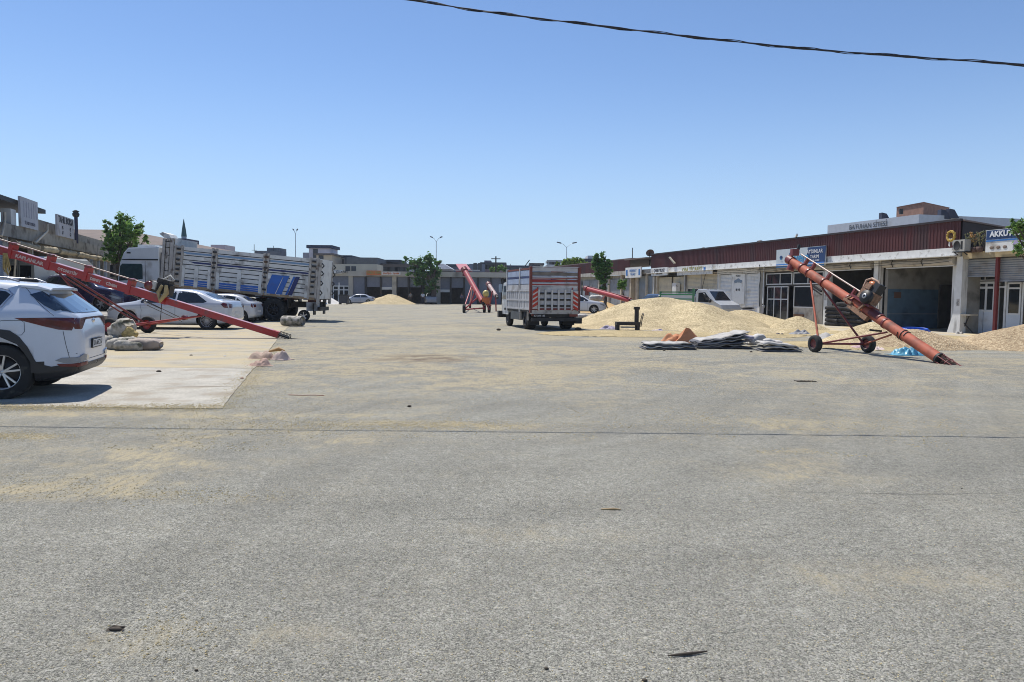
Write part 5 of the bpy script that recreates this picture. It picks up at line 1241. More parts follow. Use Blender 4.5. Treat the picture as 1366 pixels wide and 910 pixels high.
# post centres from the photograph: columns 352 and 283 split the side in three
xp = [.28, (pxm(352)-X0), (pxm(283.5)-X0), Lb-.20]
for i, x in enumerate(xp):
    ww = .15 if 0 < i < 3 else .24
    for s in (1, -1):
        bedpart(lambda b: [b.box(x-ww, x-ww+.10, s*NY-.05, s*NY+.07, -.05, H+.04), b.box(x+ww-.10, x+ww, s*NY-.05, s*NY+.07, -.05, H+.04), b.box(x-ww+.1, x+ww-.1, s*NY-.04, s*NY+.01, -.04, H)] and None, 'post', post_rust)
        bedpart(lambda b: [b.box(x-.09+random.uniform(-.04, .04), x+.09, s*NY+.01, s*NY+.09, z, z+.10) for z in (.18, .55, .8, 1.05, 1.3, 1.6, 1.85)] and None, 'latch', dark_steel)
NP = 9; ph = H/NP
cols = {8: plank_grey, 7: plank_b, 6: plank_grey, 5: plank_n, 4: plank_grey, 3: plank_grey, 2: plank_grey, 1: plank_grey, 0: blue_v}
for s in (1, -1):
    for i in range(3):
        xa, xb = xp[i]+(.16 if i else .25), xp[i+1]-(.16 if i < 2 else .25)
        for k in range(NP):
            m = cols[k]
            z0, z1 = k*ph+.02, (k+1)*ph-.02; dy = random.uniform(-.006, .006)
            if k in (5, 7):
                # white plank with a coloured band that runs out towards the ends
                a_, b_ = (xa, xb)
                if i == 2: b_ = xb - (xb-xa)*(.40 if k == 5 else .12)
                if i == 2: pass
                bedpart(lambda b: b.box(xa, xb, s*NY-.03, s*NY+.012+dy, z0, z1), 'plank', plank_grey)
                bedpart(lambda b: b.prism([(a_, z0+ph*.25), (b_, z0+ph*.25), (b_+.3*(i == 2), z1-ph*.2), (a_-.2*(i == 0), z1-ph*.2)], s*NY+.008+dy, s*NY+.018+dy, 'y'), 'stripe', m)
            elif k == 0:
                bedpart(lambda b: b.box(xa, xb, s*NY-.03, s*NY+.012+dy, z0, z1), 'plank', plank_grey)
                lo = xa+(xb-xa)*.62 if i == 0 else xa
                bedpart(lambda b: b.box(lo, xb, s*NY+.008+dy, s*NY+.02+dy, .06, .36), 'stripe', m)
                for q in (.14, .24): bedpart(lambda b: b.box(lo, xb, s*NY+.02+dy, s*NY+.026+dy, q, q+.022), 'stripe', plank_grey)
            else: bedpart(lambda b: b.box(xa, xb, s*NY-.03, s*NY+.012+dy, z0, z1), 'plank', m)
        # flat uprights of each lower flap
        for fx in ((.02, .5, .98) if i != 0 else (.02, .40, .72, .98)):
            x = xa+(xb-xa)*fx; bedpart(lambda b: b.box(x-.10, x+.10, s*NY+.03, s*NY+.055, .0, H*.53), 'flap_upright', plank_grey)
for s in (1, -1): bedpart(lambda b: b.box(.1, Lb-.1, s*(NY-.07)-.015, s*(NY-.07)+.015, 0, H-.03), 'lining', frame_dark)
# slanted blue and navy bars near the tail
xa, xb = xp[0]+.24, xp[1]-.24
for s in (1, -1):
    yy = s*NY
    for x0_, x1_, m in ((.30, .55, blue_v), (.60, .64, plank_b)):
        pass
    def para(x0_, wd, m, top=.50, sk=-.35, dy=0):
        bedpart(lambda b: b.prism([(x0_, .05), (x0_+wd, .05), (x0_+wd+sk, H*top), (x0_+sk, H*top)], yy+.060*s+dy-.005, yy+.060*s+dy+.004, 'y'), 'stripe', m)
    para(xa+.78, .22, plank_n, .50); para(xa+1.02, .10, blue_v, .50); para(xa+1.32, .9, blue_v, .50, -.35); para(xa+1.62, .03, plank_grey, .47, -.35, .006*s)
# headboard and tailboard
bedpart(lambda b: b.box(Lb-.06, Lb+.04, -NY, NY, 0, H+.35), 'headboard', plank_grey)
bedpart(lambda b: b.box(-.06, .02, -NY, NY, 0, H), 'tailboard', plank_grey)
for s in (1, -1):
    bedpart(lambda b: [b.box(-.10, .02, s*NY-.12, s*NY+.08, -.28, H-.05)] and None, 'tail_post', post_rust)
    bedpart(lambda b: [b.tube([(-.14, s*NY, z), (-.24, s*NY+.02, z+.12), (-.13, s*NY, z+.24)], .035, 5) for z in (.2, .7, 1.2, 1.6)] and None, 'tail_hook', dark_steel)
# tall folded front corner with the wind deflector
for y in (-.2, 0.5):
    pass
for x0_, x1_, h in ((Lb+.08, Lb+.26, H+.36), (Lb+.30, Lb+.46, H+.34), (Lb+.52, Lb+.66, H+.30)):
    for s in (1,):
        bedpart(lambda b: b.box(x0_, x1_, s*NY-.35, s*NY+.03, -.02, h), 'front_post', post_rust)
bedpart(lambda b: b.prism([(Lb+.26, H+.34), (Lb+.62, H+.34), (Lb+.88, H+.52), (Lb+.72, H+.62), (Lb+.40, H+.54)], NY-.9, NY-.02, 'y'), 'deflector', plank_grey)
bedpart(lambda b: [b.box(Lb+.27, Lb+.52, NY-.01, NY+.03, z, z+.04) for z in (.3, .7, 1.1, 1.5, 1.9, 2.2)] and None, 'ladder_rung', dark_steel)
# lump under the front of the bed
b = MB(); b.box(pxm(222), pxm(212), .7, 1.2, 1.2, 1.9); b.build('air_tank', frame_dark, ct)

# ---- slatted cattle truck in the middle
Yr = 38.3
# yawed so that its left side shows: rear faces the viewer
pl_, pr_ = G(711, 444), G(762, 443)
a_l = AT(706.5, 400, 31.8); a_r = AT(773.5, 400, 32.1)
k0 = Vector((a_l.x, 31.8)); k1 = Vector((a_r.x, 32.1))         # rear left and rear right corners of the bed
wv = k1-k0; W = wv.length; yaw = math.atan2(wv.y, wv.x)         # local x across (right), local y forward
# the bed runs away to the far left corner at column 671
far = AT(672.5, 400, 36.3); fv = Vector((far.x, far.y))-k0; Ls = 4.1
yaw = math.atan2(-fv.x, fv.y)                                  # rotate so that local +y follows the side
kt = thing('slatted_truck', 'short tipper truck with slatted sides and red striped tailboard seen from behind', 'truck', ((k0.x+k1.x)/2, (k0.y+k1.y)/2, 0), yaw)
W = W*.985; hw = W/2
zq = lambda py: AT(740, py, 31.9).z
zb, zt = zq(416), zq(357)
Hb = zt-zb
silver = mat('silver_slat', (.46, .46, .47), .6, metal=.0, vary=.12, dirt=(.20, .18, .16), dirt_amt=.25)
slat_blue = mat('slat_blue_grey', (.32, .38, .50), .6, vary=.15, dirt=(.2, .2, .2), dirt_amt=.25)
slat_red = mat('slat_red', (.28, .025, .02), .6, vary=.15, dirt=(.12, .05, .04), dirt_amt=.3)
brown_red = mat('brown_red', (.16, .04, .03), .7, vary=.2)
def kp(fn, name, m, par=kt): b = MB(); fn(b); return b.build(name, m, par)
kp(lambda b: b.box(-hw, hw, 0, Ls, zb-.02, zb+.06), 'bed_floor', frame_dark)
kp(lambda b: b.box(-hw-.02, hw+.02, -.06, .04, zb-.10, zb+.07), 'rear_sill', post_rust)
for x in (-hw, hw):
    for y in (0, Ls*.42, Ls): kp(lambda b: b.box(x-.05, x+.05, y-.06, y+.06, zb-.05, zt+.03), 'post', brown_red if y == 0 else silver)
# tailboard: planks, red bands and a rail frame
tz = [0, .16, .31, .46, .555, .675, .79, .86, 1.0]
tm = [silver, silver, silver, silver, silver, slat_red, silver, silver]
nb = [(0, .13, silver), (.135, .28, silver), (.285, .42, silver), (.425, .55, silver), (.555, .655, silver), (.66, .73, slat_red), (.735, .80, silver), (.81, .90, mat('weathered', (.17, .15, .13), .8, vary=.3)), (.91, 1.0, silver)]
for a, c, m in nb: kp(lambda b: b.box(-hw+.06, hw-.06, -.02+random.uniform(-.008, .008), .03, zb+.06+a*(Hb-.06), zb+.06+c*(Hb-.06)-.018), 'plank', m)
kp(lambda b: b.box(-hw+.05, hw-.05, -.035, -.005, zb+.60*Hb, zb+.625*Hb), 'red_band', slat_red); kp(lambda b: b.box(-hw+.05, hw-.05, -.035, -.005, zb+.75*Hb, zb+.765*Hb), 'red_band', slat_red)
kp(lambda b: b.box(-hw+.05, hw-.05, -.05, .0, zb+.07, zb+.15), 'red_band', brown_red)
for a in (.10, .24, .38): kp(lambda b: b.box(-hw+.32, hw-.32, -.030, -.010, zb+a*Hb+.02, zb+a*Hb+.10), 'shadow_gap', frame_dark)  # solid dark bars painting the shade between the tailboard planks
for k in range(6):
    x = -hw+.34+(W-.68)*k/5; kp(lambda b: b.box(x-.035, x+.035, -.10, -.02, zb+.08, zb+Hb*.50), 'upright', mat('upright_pale', (.52, .51, .49), .6, dirt=(.25, .22, .2), dirt_amt=.2))
for s in (-1, 1):
    x = s*(hw-.17); pnl = kp(lambda b: b.box(x-.11, x+.11, -.10, -.078, zb+.12, zb+Hb*.47), 'warning_board', mat('warn_white', (.55, .52, .5), .6, dirt=(.3, .25, .2), dirt_amt=.2))
    for q in range(4):
        z0 = zb+.16+q*(Hb*.47-.1)/4; kp(lambda b: b.prism([(x-.11, z0), (x+.11, z0+.13*s*-1+.0), (x+.11, z0+.13-.13*s*1+.0+.0), (x-.11, z0+.12)], -.106, -.101, 'y'), 'warning_stripe', mat('warn_red', (.45, .04, .02), .6), pnl)
    kp(lambda b: b.box(s*(hw-.30)-.02, s*(hw-.30)+.02, -.07, -.02, zb+.05, zb+Hb*.55), 'red_post', slat_red)
# sides
for s in (-1, 1):
    x = s*hw
    for i, (ya, yb) in enumerate(((.06, Ls*.42-.07), (Ls*.42+.07, Ls-.06))):
        for a, c, m in ((.50, .62, silver), (.63, .76, slat_blue), (.77, .80, plank_n), (.81, .94, slat_blue), (.95, 1.0, brown_red)):
            kp(lambda b: b.box(x-.025, x+.025, ya, yb, zb+a*Hb, zb+c*Hb-.015), 'plank', m)
        n = 6
        for k in range(n):
            y = ya+(yb-ya)*(k+.5)/n
            kp(lambda b: b.box(x-.03, x+.03, y-.10, y+.10, zb+.05, zb+.49*Hb), 'slat', silver)
        for a in (.04, .24, .46): kp(lambda b: b.box(x+s*.03, x+s*.05, ya, yb, zb+a*Hb, zb+a*Hb+.07), 'rail', silver)
        kp(lambda b: b.box(x-s*.10, x-s*.08, ya, yb, zb+.05, zb+.49*Hb), 'lining', slat_blue)
kp(lambda b: b.box(-hw, hw, Ls-.05, Ls+.02, zb, zt), 'headboard', silver)
kp(lambda b: b.box(-hw-.03, hw+.03, -.04, .04, zt, zt+.04), 'top_rail', silver)
# chassis, axles, wheels
kp(lambda b: [b.box(-.42, -.30, .2, Ls+1.6, .56, .76), b.box(.30, .42, .2, Ls+1.6, .56, .76)] and None, 'chassis_rail', frame_dark)
def ywheel(x, y, r, w, s, dual=False):
    b = MB(); b.lathe([(r*.5, -w/2), (r*.93, -w*.5), (r, -w*.36), (r, w*.36), (r*.93, w*.5), (r*.5, w/2), (r*.5, -w/2)], 28, 'x'); tw = b.build('wheel', rubber, kt, (x, y, r))
    b = MB(); b.lathe([(r*.52, s*w*.45), (r*.45, s*w*.2), (r*.15, s*w*.2), (r*.15, s*w*.4), (0, s*w*.4)], 20, 'x'); b.build('rim', MATS['truck_rim'], tw)
    for a in range(6): pass
yrw, yfw = 1.0, 4.45
for s in (-1, 1):
    ywheel(s*(hw-.24), yrw, .375, .42, s); ywheel(s*(hw-.20), yfw, .375, .22, s)
    kp(lambda b: b.box(s*(hw-.1)-.14, s*(hw-.1)+.1, yrw+.65, yrw+2.3, .38, .74), 'side_box', mat('side_box', (.06, .07, .08), .5, vary=.3))
    kp(lambda b: [b.box(s*hw-.04, s*hw+.04, yy_-.03, yy_+.03, .40, zb) for yy_ in (yrw-.6, yrw+.65)] and None, 'stay', post_rust)
    kp(lambda b: b.box(s*(hw-.28)-.26, s*(hw-.28)+.26, yrw-.52, yrw-.48, .20, .74), 'mud_flap', black)
kp(lambda b: b.box(-.2, .2, 1.4, 3.0, .48, .74), 'gear_housing', frame_dark)
kp(lambda b: b.box(-hw+.1, hw-.1, yrw-.08, yrw+.08, .36, .50), 'axle', frame_dark)
kp(lambda b: b.box(-hw+.05, hw+.0, -.12, .03, .38, .52), 'bumper', dark_steel)
kp(lambda b: b.box(-hw+.12, hw-.12, .0, .06, .54, .76), 'rear_panel', frame_dark)
kp(lambda b: b.box(hw-.42, hw-.05, -.05, .02, .58, .74), 'tail_lamp', mat('old_lens', (.16, .02, .01), .4, vary=.2)); kp(lambda b: b.box(-hw+.05, -hw+.30, -.05, .02, .60, .74), 'tail_lamp', MATS['old_lens'])
kp(lambda b: b.box(hw-.15, hw+.14, -.06, .25, .28, .52), 'rear_step', black)
pn = kp(lambda b: b.box(-hw+.10, -hw+.62, -.155, -.125, .56, .67), 'number_plate', black)
o = text('lettering', '63 AH 185', .11, plate_w, pn, (-hw+.36, -.158, .615), FACE_NY, extrude=.001)
# cab, mostly hidden by the bed
cabp = [(Ls+.10, .55), (Ls+1.4, .55), (Ls+1.46, 1.0), (Ls+1.32, 1.6), (Ls+1.06, 2.06), (Ls+.17, 2.12), (Ls+.10, 2.0)]
b = MB(); b.prism(cabp, -hw+.06, hw-.06, 'x'); cb2 = b.build('cab', truck_white, kt, fix=True)
kp(lambda b: b.prism([(Ls+.45, 1.28), (Ls+1.30, 1.28), (Ls+1.06, 1.92), (Ls+.45, 1.92)], -hw+.045, -hw+.055, 'x'), 'side_window', glass)
kp(lambda b: b.prism([(Ls+.45, 1.28), (Ls+1.30, 1.28), (Ls+1.06, 1.92), (Ls+.45, 1.92)], hw-.055, hw-.045, 'x'), 'side_window', glass)
kp(lambda b: [b.box(-hw-.16, -hw+.0, Ls+1.1, Ls+1.16, 1.6, 2.0)] and None, 'wing_mirror', mat('mirror_pale', (.42, .5, .58), .4))
kp(lambda b: b.box(-hw-.12, -hw+.25, Ls+1.3, Ls+1.6, .38, .70), 'bumper_end', black)
kp(lambda b: b.box(-hw+.03, -hw+.3, yfw-.45, yfw+.45, .76, .86), 'arch_trim', black)
# ------------------------------------------------------------------ grain augers
def auger_red(nm, col): return mat(nm, col, .5, vary=.15, vscale=3, dirt=(col[0]*.45+.03, col[1]*.8+.03, col[2]+.02), dirt_amt=.28, dscale=3, coat=.2)
red_a = auger_red('auger_red', (.36, .022, .022)); red_o = mat('auger_orange', (.42, .105, .055), .7, vary=.25, vscale=4, dirt=(.20, .07, .045), dirt_amt=.4, dscale=2.5); dark_red = auger_red('auger_dark_red', (.17, .02, .018))
print_pale = mat('print_pale', (.55, .42, .40), .6, vary=.2)
def V3(v): return Vector(v)
def small_wheel(t, c, ax, r, w, rim_m):
    """wheel with axis direction ax, centre c"""
    ax = V3(ax).normalized(); q = Vector((0, 1, 0)).rotation_difference(ax).to_matrix().to_4x4()
    b = MB(); b.lathe([(r*.56, -w/2), (r*.72, -w*.55), (r*.95, -w*.48), (r, -w*.25), (r, w*.25), (r*.95, w*.48), (r*.72, w*.55), (r*.56, w/2), (r*.56, -w/2)], 28, 'y', M=q)
    o = b.build('wheel', rubber, t, tuple(c))
    b = MB(); b.lathe([(r*.57, -w*.35), (r*.5, -w*.2), (r*.2, -w*.3), (0, -w*.3)], 20, 'y', M=q); b.lathe([(r*.57, w*.35), (r*.5, w*.2), (r*.2, w*.3), (0, w*.3)], 20, 'y', M=q)
    for k in range(5):
        a = k*2*math.pi/5; b.ball((math.cos(a)*r*.34, w*.28, math.sin(a)*r*.34), r*.05, 6, 4, M=q); b.ball((math.cos(a)*r*.34, -w*.28, math.sin(a)*r*.34), r*.05, 6, 4, M=q)
    b.build('rim', rim_m, o); return o
def rodp(t, name, a, b_, r, m, seg=7):
    b = MB(); b.tube([a, b_], r, seg); return b.build(name, m, t)
def engine(t, c, along, up, sc, body_m, side):
    """petrol engine with a belt guard disc; along = tube direction, side = towards the viewer"""
    along = V3(along).normalized(); side = V3(side).normalized(); up = along.cross(side).normalized(); up = up if up.z > 0 else -up
    Mx = Matrix((along, side, up)).transposed().to_4x4(); Mx = Matrix.Translation(c) @ Mx @ Matrix.Scale(sc, 4)
    b = MB(); b.box(-.22, .22, -.16, .12, -.02, .26, 0, Mx); b.box(-.16, .02, -.14, .14, .26, .40, 0, Mx); e = b.build('engine', body_m, t)
    b = MB(); b.lathe([(0, .06), (.15, .06), (.17, .02), (.17, -.05), (0, -.05)], 22, 'y', M=Mx @ Matrix.Translation((.16, .22, .10))); b.build('belt_guard', black, e)
    b = MB(); b.lathe([(.03, .075), (.065, .075), (.065, .06), (.03, .06)], 16, 'y', M=Mx @ Matrix.Translation((.16, .22, .10))); b.build('pulley_ring', steel, e)
    b = MB(); b.box(.02, .20, -.12, .10, .26, .50, 0, Mx); b.build('air_filter', black, e)
    b = MB(); b.tube([(-.26, .05, .25), (-.30, .05, .42), (-.18, .05, .52), (.05, .05, .53), (.16, .04, .44)], .028, 7, M=Mx); b.build('exhaust_pipe', mat('pale_pipe', (.40, .26, .18), .6, vary=.3), e)
    b = MB(); b.ball((-.06, .0, .40), (.15, .12, .10), 10, 7, M=Mx); b.build('fuel_tank', mat('tank_orange', (.42, .12, .03), .4, vary=.2), e)
    b = MB(); b.box(-.34, .36, -.18, .18, -.08, -.03, 0, Mx)
    b.build('engine_plate', dark_red, e)
    b = MB(); b.bar((-.30, .14, -.05), (-.45, .12, -.22), .04, .04, 0, Mx); b.bar((.2, .14, -.05), (.1, .14, -.25), .05, .05, 0, Mx); b.box(-.5, -.2, .05, .16, -.26, -.2, 0, Mx); b.build('bracket', mat('rust_bracket', (.22, .12, .07), .8, vary=.4, vscale=12), e)
    return e

# ---- left red auger (square trough tube with lettering)
t = thing('grain_auger', 'long bright red grain auger with pale lettering sloping down across the parked cars', 'grain auger', (0, 0, 0))
FT = AT(372, 447.0, 24.2); TP = AT(0, 333.5, 24.9)
d = (TP-FT).normalized(); top_end = FT + d*((TP-FT).length*1.32)
sid = Vector((0, -1, 0)); upn = d.cross(sid).normalized(); upn = upn if upn.z > 0 else -upn
root_at = FT.copy(); root_at.z = 0; t.location = root_at
def L_(p): return V3(p) - root_at
w_, h_ = .27, .30
def trough(b, a, c, w, h): return b.bar(a, c, w, h, up=upn)
split = FT + d*((TP-FT).length*.40)
b = MB(); trough(b, L_(FT), L_(split), .21, .20); b.build('lower_tube', red_a, t)
b = MB(); trough(b, L_(split - d*.05), L_(top_end), .24, .255); b.build('upper_tube', red_a, t)
b = MB(); b.bar(L_(split + upn*.131), L_(top_end + upn*.131), .245, .012, up=upn); b.build('tube_lid', mat('pink_lid', (.62, .25, .23), .35, vary=.1, coat=.5), t)
b = MB(); b.bar(L_(FT + upn*.103 + d*.2), L_(split + upn*.103), .215, .012, up=upn); b.build('tube_lid', MATS['pink_lid'], t)
tot = (TP-FT).length
def along_px(px):          # parameter along the tube for photograph column px
    r_ = ray(px, 400); # solve (FT + d*u).x/(FT + d*u).y = r.x/r.y
    k = r_.x/r_.y; return (FT.x - k*FT.y)/(k*d.y - d.x)
axis_shaft = .34
for px in (18, 68, 117, 174, -30):
    u = along_px(px); c = FT + d*u
    b = MB(); b.bar(L_(c - upn*.16), L_(c + upn*.30), .30, .13, up=d); o = b.build('shaft_bracket', red_a, t)
    b = MB(); b.bar(L_(c + upn*.30), L_(c + upn*.37), .32, .16, up=d); b.build('bearing_cap', dark_red, o)
b = MB(); b.tube([L_(FT + d*along_px(214) + upn*axis_shaft), L_(top_end + upn*axis_shaft)], .022, 7); b.build('drive_shaft', mat('shaft_grey', (.30, .26, .24), .5, metal=.3), t)
rt = d.to_track_quat('X', 'Z')
xa = -d; za = upn; ya = za.cross(xa); Mt = Matrix((xa, za, xa.cross(za))).transposed()    # lettering reads along the tube, facing the viewer
for px, s_, sz in ((44, 'KAPLANLAR', .155), (1, 'DEL', .14), (94, 'OTOMOTİV', .125), (131, 'DEMET', .12), (152, 'ÇİMEN', .12)):
    u = along_px(px); p = FT + d*u + Vector((0, -.126, 0)) - upn*.015
    o = text('lettering', s_, sz, print_pale, t, L_(p), (0, 0, 0), bold=.006, sx=1.15 if px == 44 else 1.0)
    o.rotation_euler = Mt.to_euler()
# foot: open screw with a cage
b = MB()
base_ = FT - d*.02; tip = FT - d*.36
b.tube([L_(base_), L_(tip)], .03, 6); o = b.build('screw_shaft', dark_steel, t)
b = MB(); n = 44; vs = []; fs = []
for i in range(n+1):
    a = i*2*math.pi/14; c = base_ - d*(.32*i/n); x_ = sid*math.cos(a) + upn*math.sin(a)
    vs += [tuple(L_(c + x_*.03)), tuple(L_(c + x_*.11))]
for i in range(n): fs.append((2*i, 2*i+1, 2*i+3, 2*i+2))
b.add(vs, fs); b.build('screw_flight', steel, o)
for k in range(5):
    a = math.pi*(k)/4 - .2; x_ = (sid*math.cos(a) + upn*math.sin(a))*.14
    rodp(t, 'cage_bar', L_(base_ + x_), L_(tip + x_*.9), .012, dark_steel, 5)
b = MB(); b.tube([L_(tip + (sid*math.cos(a)+upn*math.sin(a))*.13) for a in [2*math.pi*k/10 for k in range(11)]], .014, 5); b.build('cage_ring', dark_steel, t)
b = MB(); b.tube([L_(tip), L_(tip + Vector((.3, -.05, -.02))), L_(tip + Vector((.7, .0, -.05)))], .012, 5); b.build('foot_rod', dark_steel, t)
# wheels and legs
gn, gf = G(147, 449.0), G(165, 443.5)
gf = Vector((gn.x+.12, gn.y+2.3, 0))
wr = .30
for g_ in (gn, gf): small_wheel(t, L_((g_.x, g_.y, wr)), (.08, 1, 0), wr, .17, red_a)
rodp(t, 'axle', L_((gn.x, gn.y+.1, wr)), L_((gf.x, gf.y-.1, wr)), .035, dark_red)
uA = FT + d*along_px(84) - upn*.15; uB = FT + d*along_px(89) - upn*.15
for g_, p_, q_ in ((gn, uA, uB), (gf, uB, uA)):
    rodp(t, 'leg', L_((g_.x, g_.y, wr)), L_(p_ + Vector((0, (-.1 if g_ is gn else .1), 0))), .035, dark_red)
    rodp(t, 'brace', L_((g_.x-.42, g_.y+.15, wr+.05)), L_(q_ + d*.2), .026, dark_red)
uC = FT + d*along_px(270) - upn*.14
for g_ in (gn, gf): rodp(t, 'drawbar', L_((g_.x, g_.y, wr)), L_(uC), .030, red_a)
b = MB(); c = AT(247, 424, 24.5); c = AT(247.5, 427.5, 24.5); c = AT(246, 426.5, 24.3)
b = MB(); cc_ = AT(246.5, 424.0, 24.6); b.tube([L_(cc_ + Vector((0, -.09, 0))), L_(cc_ + Vector((0, .09, 0)))], .085, 14); b.build('winch_drum', dark_red, t)
for (x0, y0, x1, y1) in ((190, 399, 241, 424), (196, 407, 243, 429), (216, 402, 214, 427), (160, 387, 215, 412)):
    rodp(t, 'cable', L_(AT(x0, y0, 24.75)), L_(AT(x1, y1, 24.75)), .012, dark_steel, 5)
# engine block and belt on the tube
u = along_px(214); c = FT + d*u + upn*.22 + Vector((0, -.02, 0))
Me = Matrix((xa, Vector((0, -1, 0)), upn)).transposed().to_4x4(); Me = Matrix.Translation(L_(c)) @ Me
b = MB(); b.box(-.42, .30, -.2, .16, -.05, .30, 0, Me); b.box(-.2, .22, -.2, .12, .30, .44, 0, Me); e_ = b.build('engine', frame_dark, t)
b = MB(); b.lathe([(0, .05), (.14, .05), (.15, 0), (.12, -.04), (0, -.04)], 16, 'y', M=Me @ Matrix.Translation((-.38, .2, .12))); b.build('pulley', dark_red, e_)
b = MB(); b.tube([(.18, .22, .30), (.26, .23, .05), (.12, .22, -.25), (-.02, .2, .0), (.05, .2, .25)], [.05, .09, .08, .07, .05], 8, M=Me); b.build('belt_cover', mat('belt_tan', (.36, .28, .14), .8, vary=.3), e_)
b = MB(); b.box(-.28, -.14, .1, .24, .05, .30, 0, Me); b.tube([(.0, .1, .44), (.18, .1, .62), (.34, .1, .5)], .03, 6, M=Me); b.build('exhaust', mat('pale_metal', (.4, .4, .38), .6, vary=.3), e_)
# rope bundle hanging from the tube
u = along_px(14.5); c = FT + d*u - upn*.12 + Vector((0, -.16, 0))
rp = tag(thing('rope_bundle', 'yellowish rope bundle hanging from the upper end of the bright red auger', 'rope', tuple(c)), None)
b = MB()
for k in range(5):
    o_ = (k-2)*.03; b.tube([(o_, 0, .1), (o_*1.6+.03, -.01, -.2), (o_*2+.04, 0, -.42), (o_, .02, -.50-.03*k), (-o_*1.4, .03, -.3), (-o_, .02, .08)], .018, 5)
b.build('rope_coil', mat('rope_yellow', (.36, .28, .12), .9, vary=.3, vscale=10), rp)
rodp(t, 'prop', L_(FT + d*along_px(24) - upn*.13), L_(AT(19, 372, 25.2)), .03, mat('prop_pale', (.3, .3, .28), .6), 6)

# ---- orange auger on the right (round tube)
F0 = AT(1253, 478.5, 17.35); T0 = AT(1056, 348.5, 22.9)
d = (T0-F0).normalized(); Lr = (T0-F0).length
root_at = Vector((F0.x, F0.y, 0)); t = thing('grain_auger', 'weathered orange round tube auger on two wheels in front of the right shops', 'grain auger', tuple(root_at))
side_ = d.cross(Vector((0, 0, 1))).normalized(); side_ = side_ if side_.dot(Vector((0, -1, 0))) > 0 or side_.x < 0 else -side_
vis = Vector((-.55, -.83, 0)).normalized(); vis = (vis - d*vis.dot(d)).normalized()      # the side the viewer sees
upr = d.cross(vis).normalized(); upr = upr if upr.z > 0 else -upr
R0 = .128
def pt(u, o_=Vector((0, 0, 0))): return L_(F0 + d*u + o_)
us = lambda px: along2(px)
def along2(px):
    r_ = ray(px, 400); k = r_.x/r_.y; return (F0.x - k*F0.y)/(k*d.y - d.x)
b = MB(); b.tube([pt(.0), pt(along2(1181))], R0, 18); b.build('lower_tube', red_o, t)
b = MB(); b.tube([pt(along2(1184)), pt(Lr+.0)], R0*.96, 18); b.build('upper_tube', red_o, t)
b = MB(); b.tube([pt(along2(1181)-.02), pt(along2(1186)+.06)], R0*1.12, 18); b.build('collar', dark_red, t)
b = MB(); b.tube([pt(along2(1176), upr*.02), pt(along2(1163), upr*.02)], R0*1.03, 18); b.build('worn_sleeve', mat('sleeve_maroon', (.12, .02, .015), .5, vary=.2), t)
for px in (1069, 1078.5, 1099, 1133, 1140):
    u = along2(px); b = MB(); b.tube([pt(u-.02), pt(u+.02)], R0*1.17, 18); b.build('clamp', dark_red, t)
    b = MB(); b.bar(pt(u, upr*R0), pt(u, upr*(R0+.20)), .10, .06, up=tuple(d)); b.build('shaft_bracket', dark_red, t)
b = MB(); b.tube([pt(along2(1146), upr*.32), pt(Lr-.2, upr*.32)], .025, 7); b.build('drive_shaft', mat('shaft_pale', (.40, .33, .29), .5, metal=.3), t)
b = MB(); b.tube([pt(Lr-.05), pt(Lr+.16)], R0*1.12, 16); b.box(-.1, .1, -.1, .1, 0, .2, 0, Matrix.Translation(pt(Lr+.02, upr*.18))); b.build('gear_head', dark_red, t)
b = MB(); b.tube([pt(Lr-.12, -upr*.1), pt(Lr-.16, -upr*.26)], [.11, .12], 12); b.build('spout', dark_red, t)
b = MB(); b.tube([pt(Lr+.02, upr*.35), pt(Lr+.1, upr*.52)], .05, 7); b.build('grease_cap', dark_steel, t)
# foot
b = MB(); b.tube([pt(0), pt(-.62)], .03, 6); sf = b.build('screw_shaft', dark_steel, t)
b = MB(); n = 56; vs = []; fs = []
for i in range(n+1):
    a = i*2*math.pi/16; c = F0 - d*(.6*i/n); x_ = vis*math.cos(a) + upr*math.sin(a); vs += [tuple(L_(c + x_*.03)), tuple(L_(c + x_*.115))]
for i in range(n): fs.append((2*i, 2*i+1, 2*i+3, 2*i+2))
b.add(vs, fs); b.build('screw_flight', mat('worn_flight', (.30, .20, .17), .45, metal=.5, vary=.3), sf)
for k in range(6):
    a = 2*math.pi*k/6+.3; x_ = (vis*math.cos(a) + upr*math.sin(a))*.135; rodp(t, 'cage_bar', pt(.02, x_), pt(-.60, x_), .013, dark_red, 5)
b = MB(); b.tube([pt(.03), pt(-.03)], R0*1.15, 18); b.build('foot_collar', dark_steel, t)
for u in (-.3, -.6):
    b = MB(); b.tube([pt(u, (vis*math.cos(a)+upr*math.sin(a))*.14) for a in [2*math.pi*k/12 for k in range(13)]], .014, 5); b.build('cage_ring', dark_red, t)
# rope marks round the tube
b = MB(); u = along2(1212)
b.tube([pt(u + .05*k/10*2, (vis*math.cos(a)+upr*math.sin(a))*(R0+.01)) for k, a in enumerate([2*math.pi*k/10 for k in range(21)])], .012, 5); b.build('rope_binding', black, t)
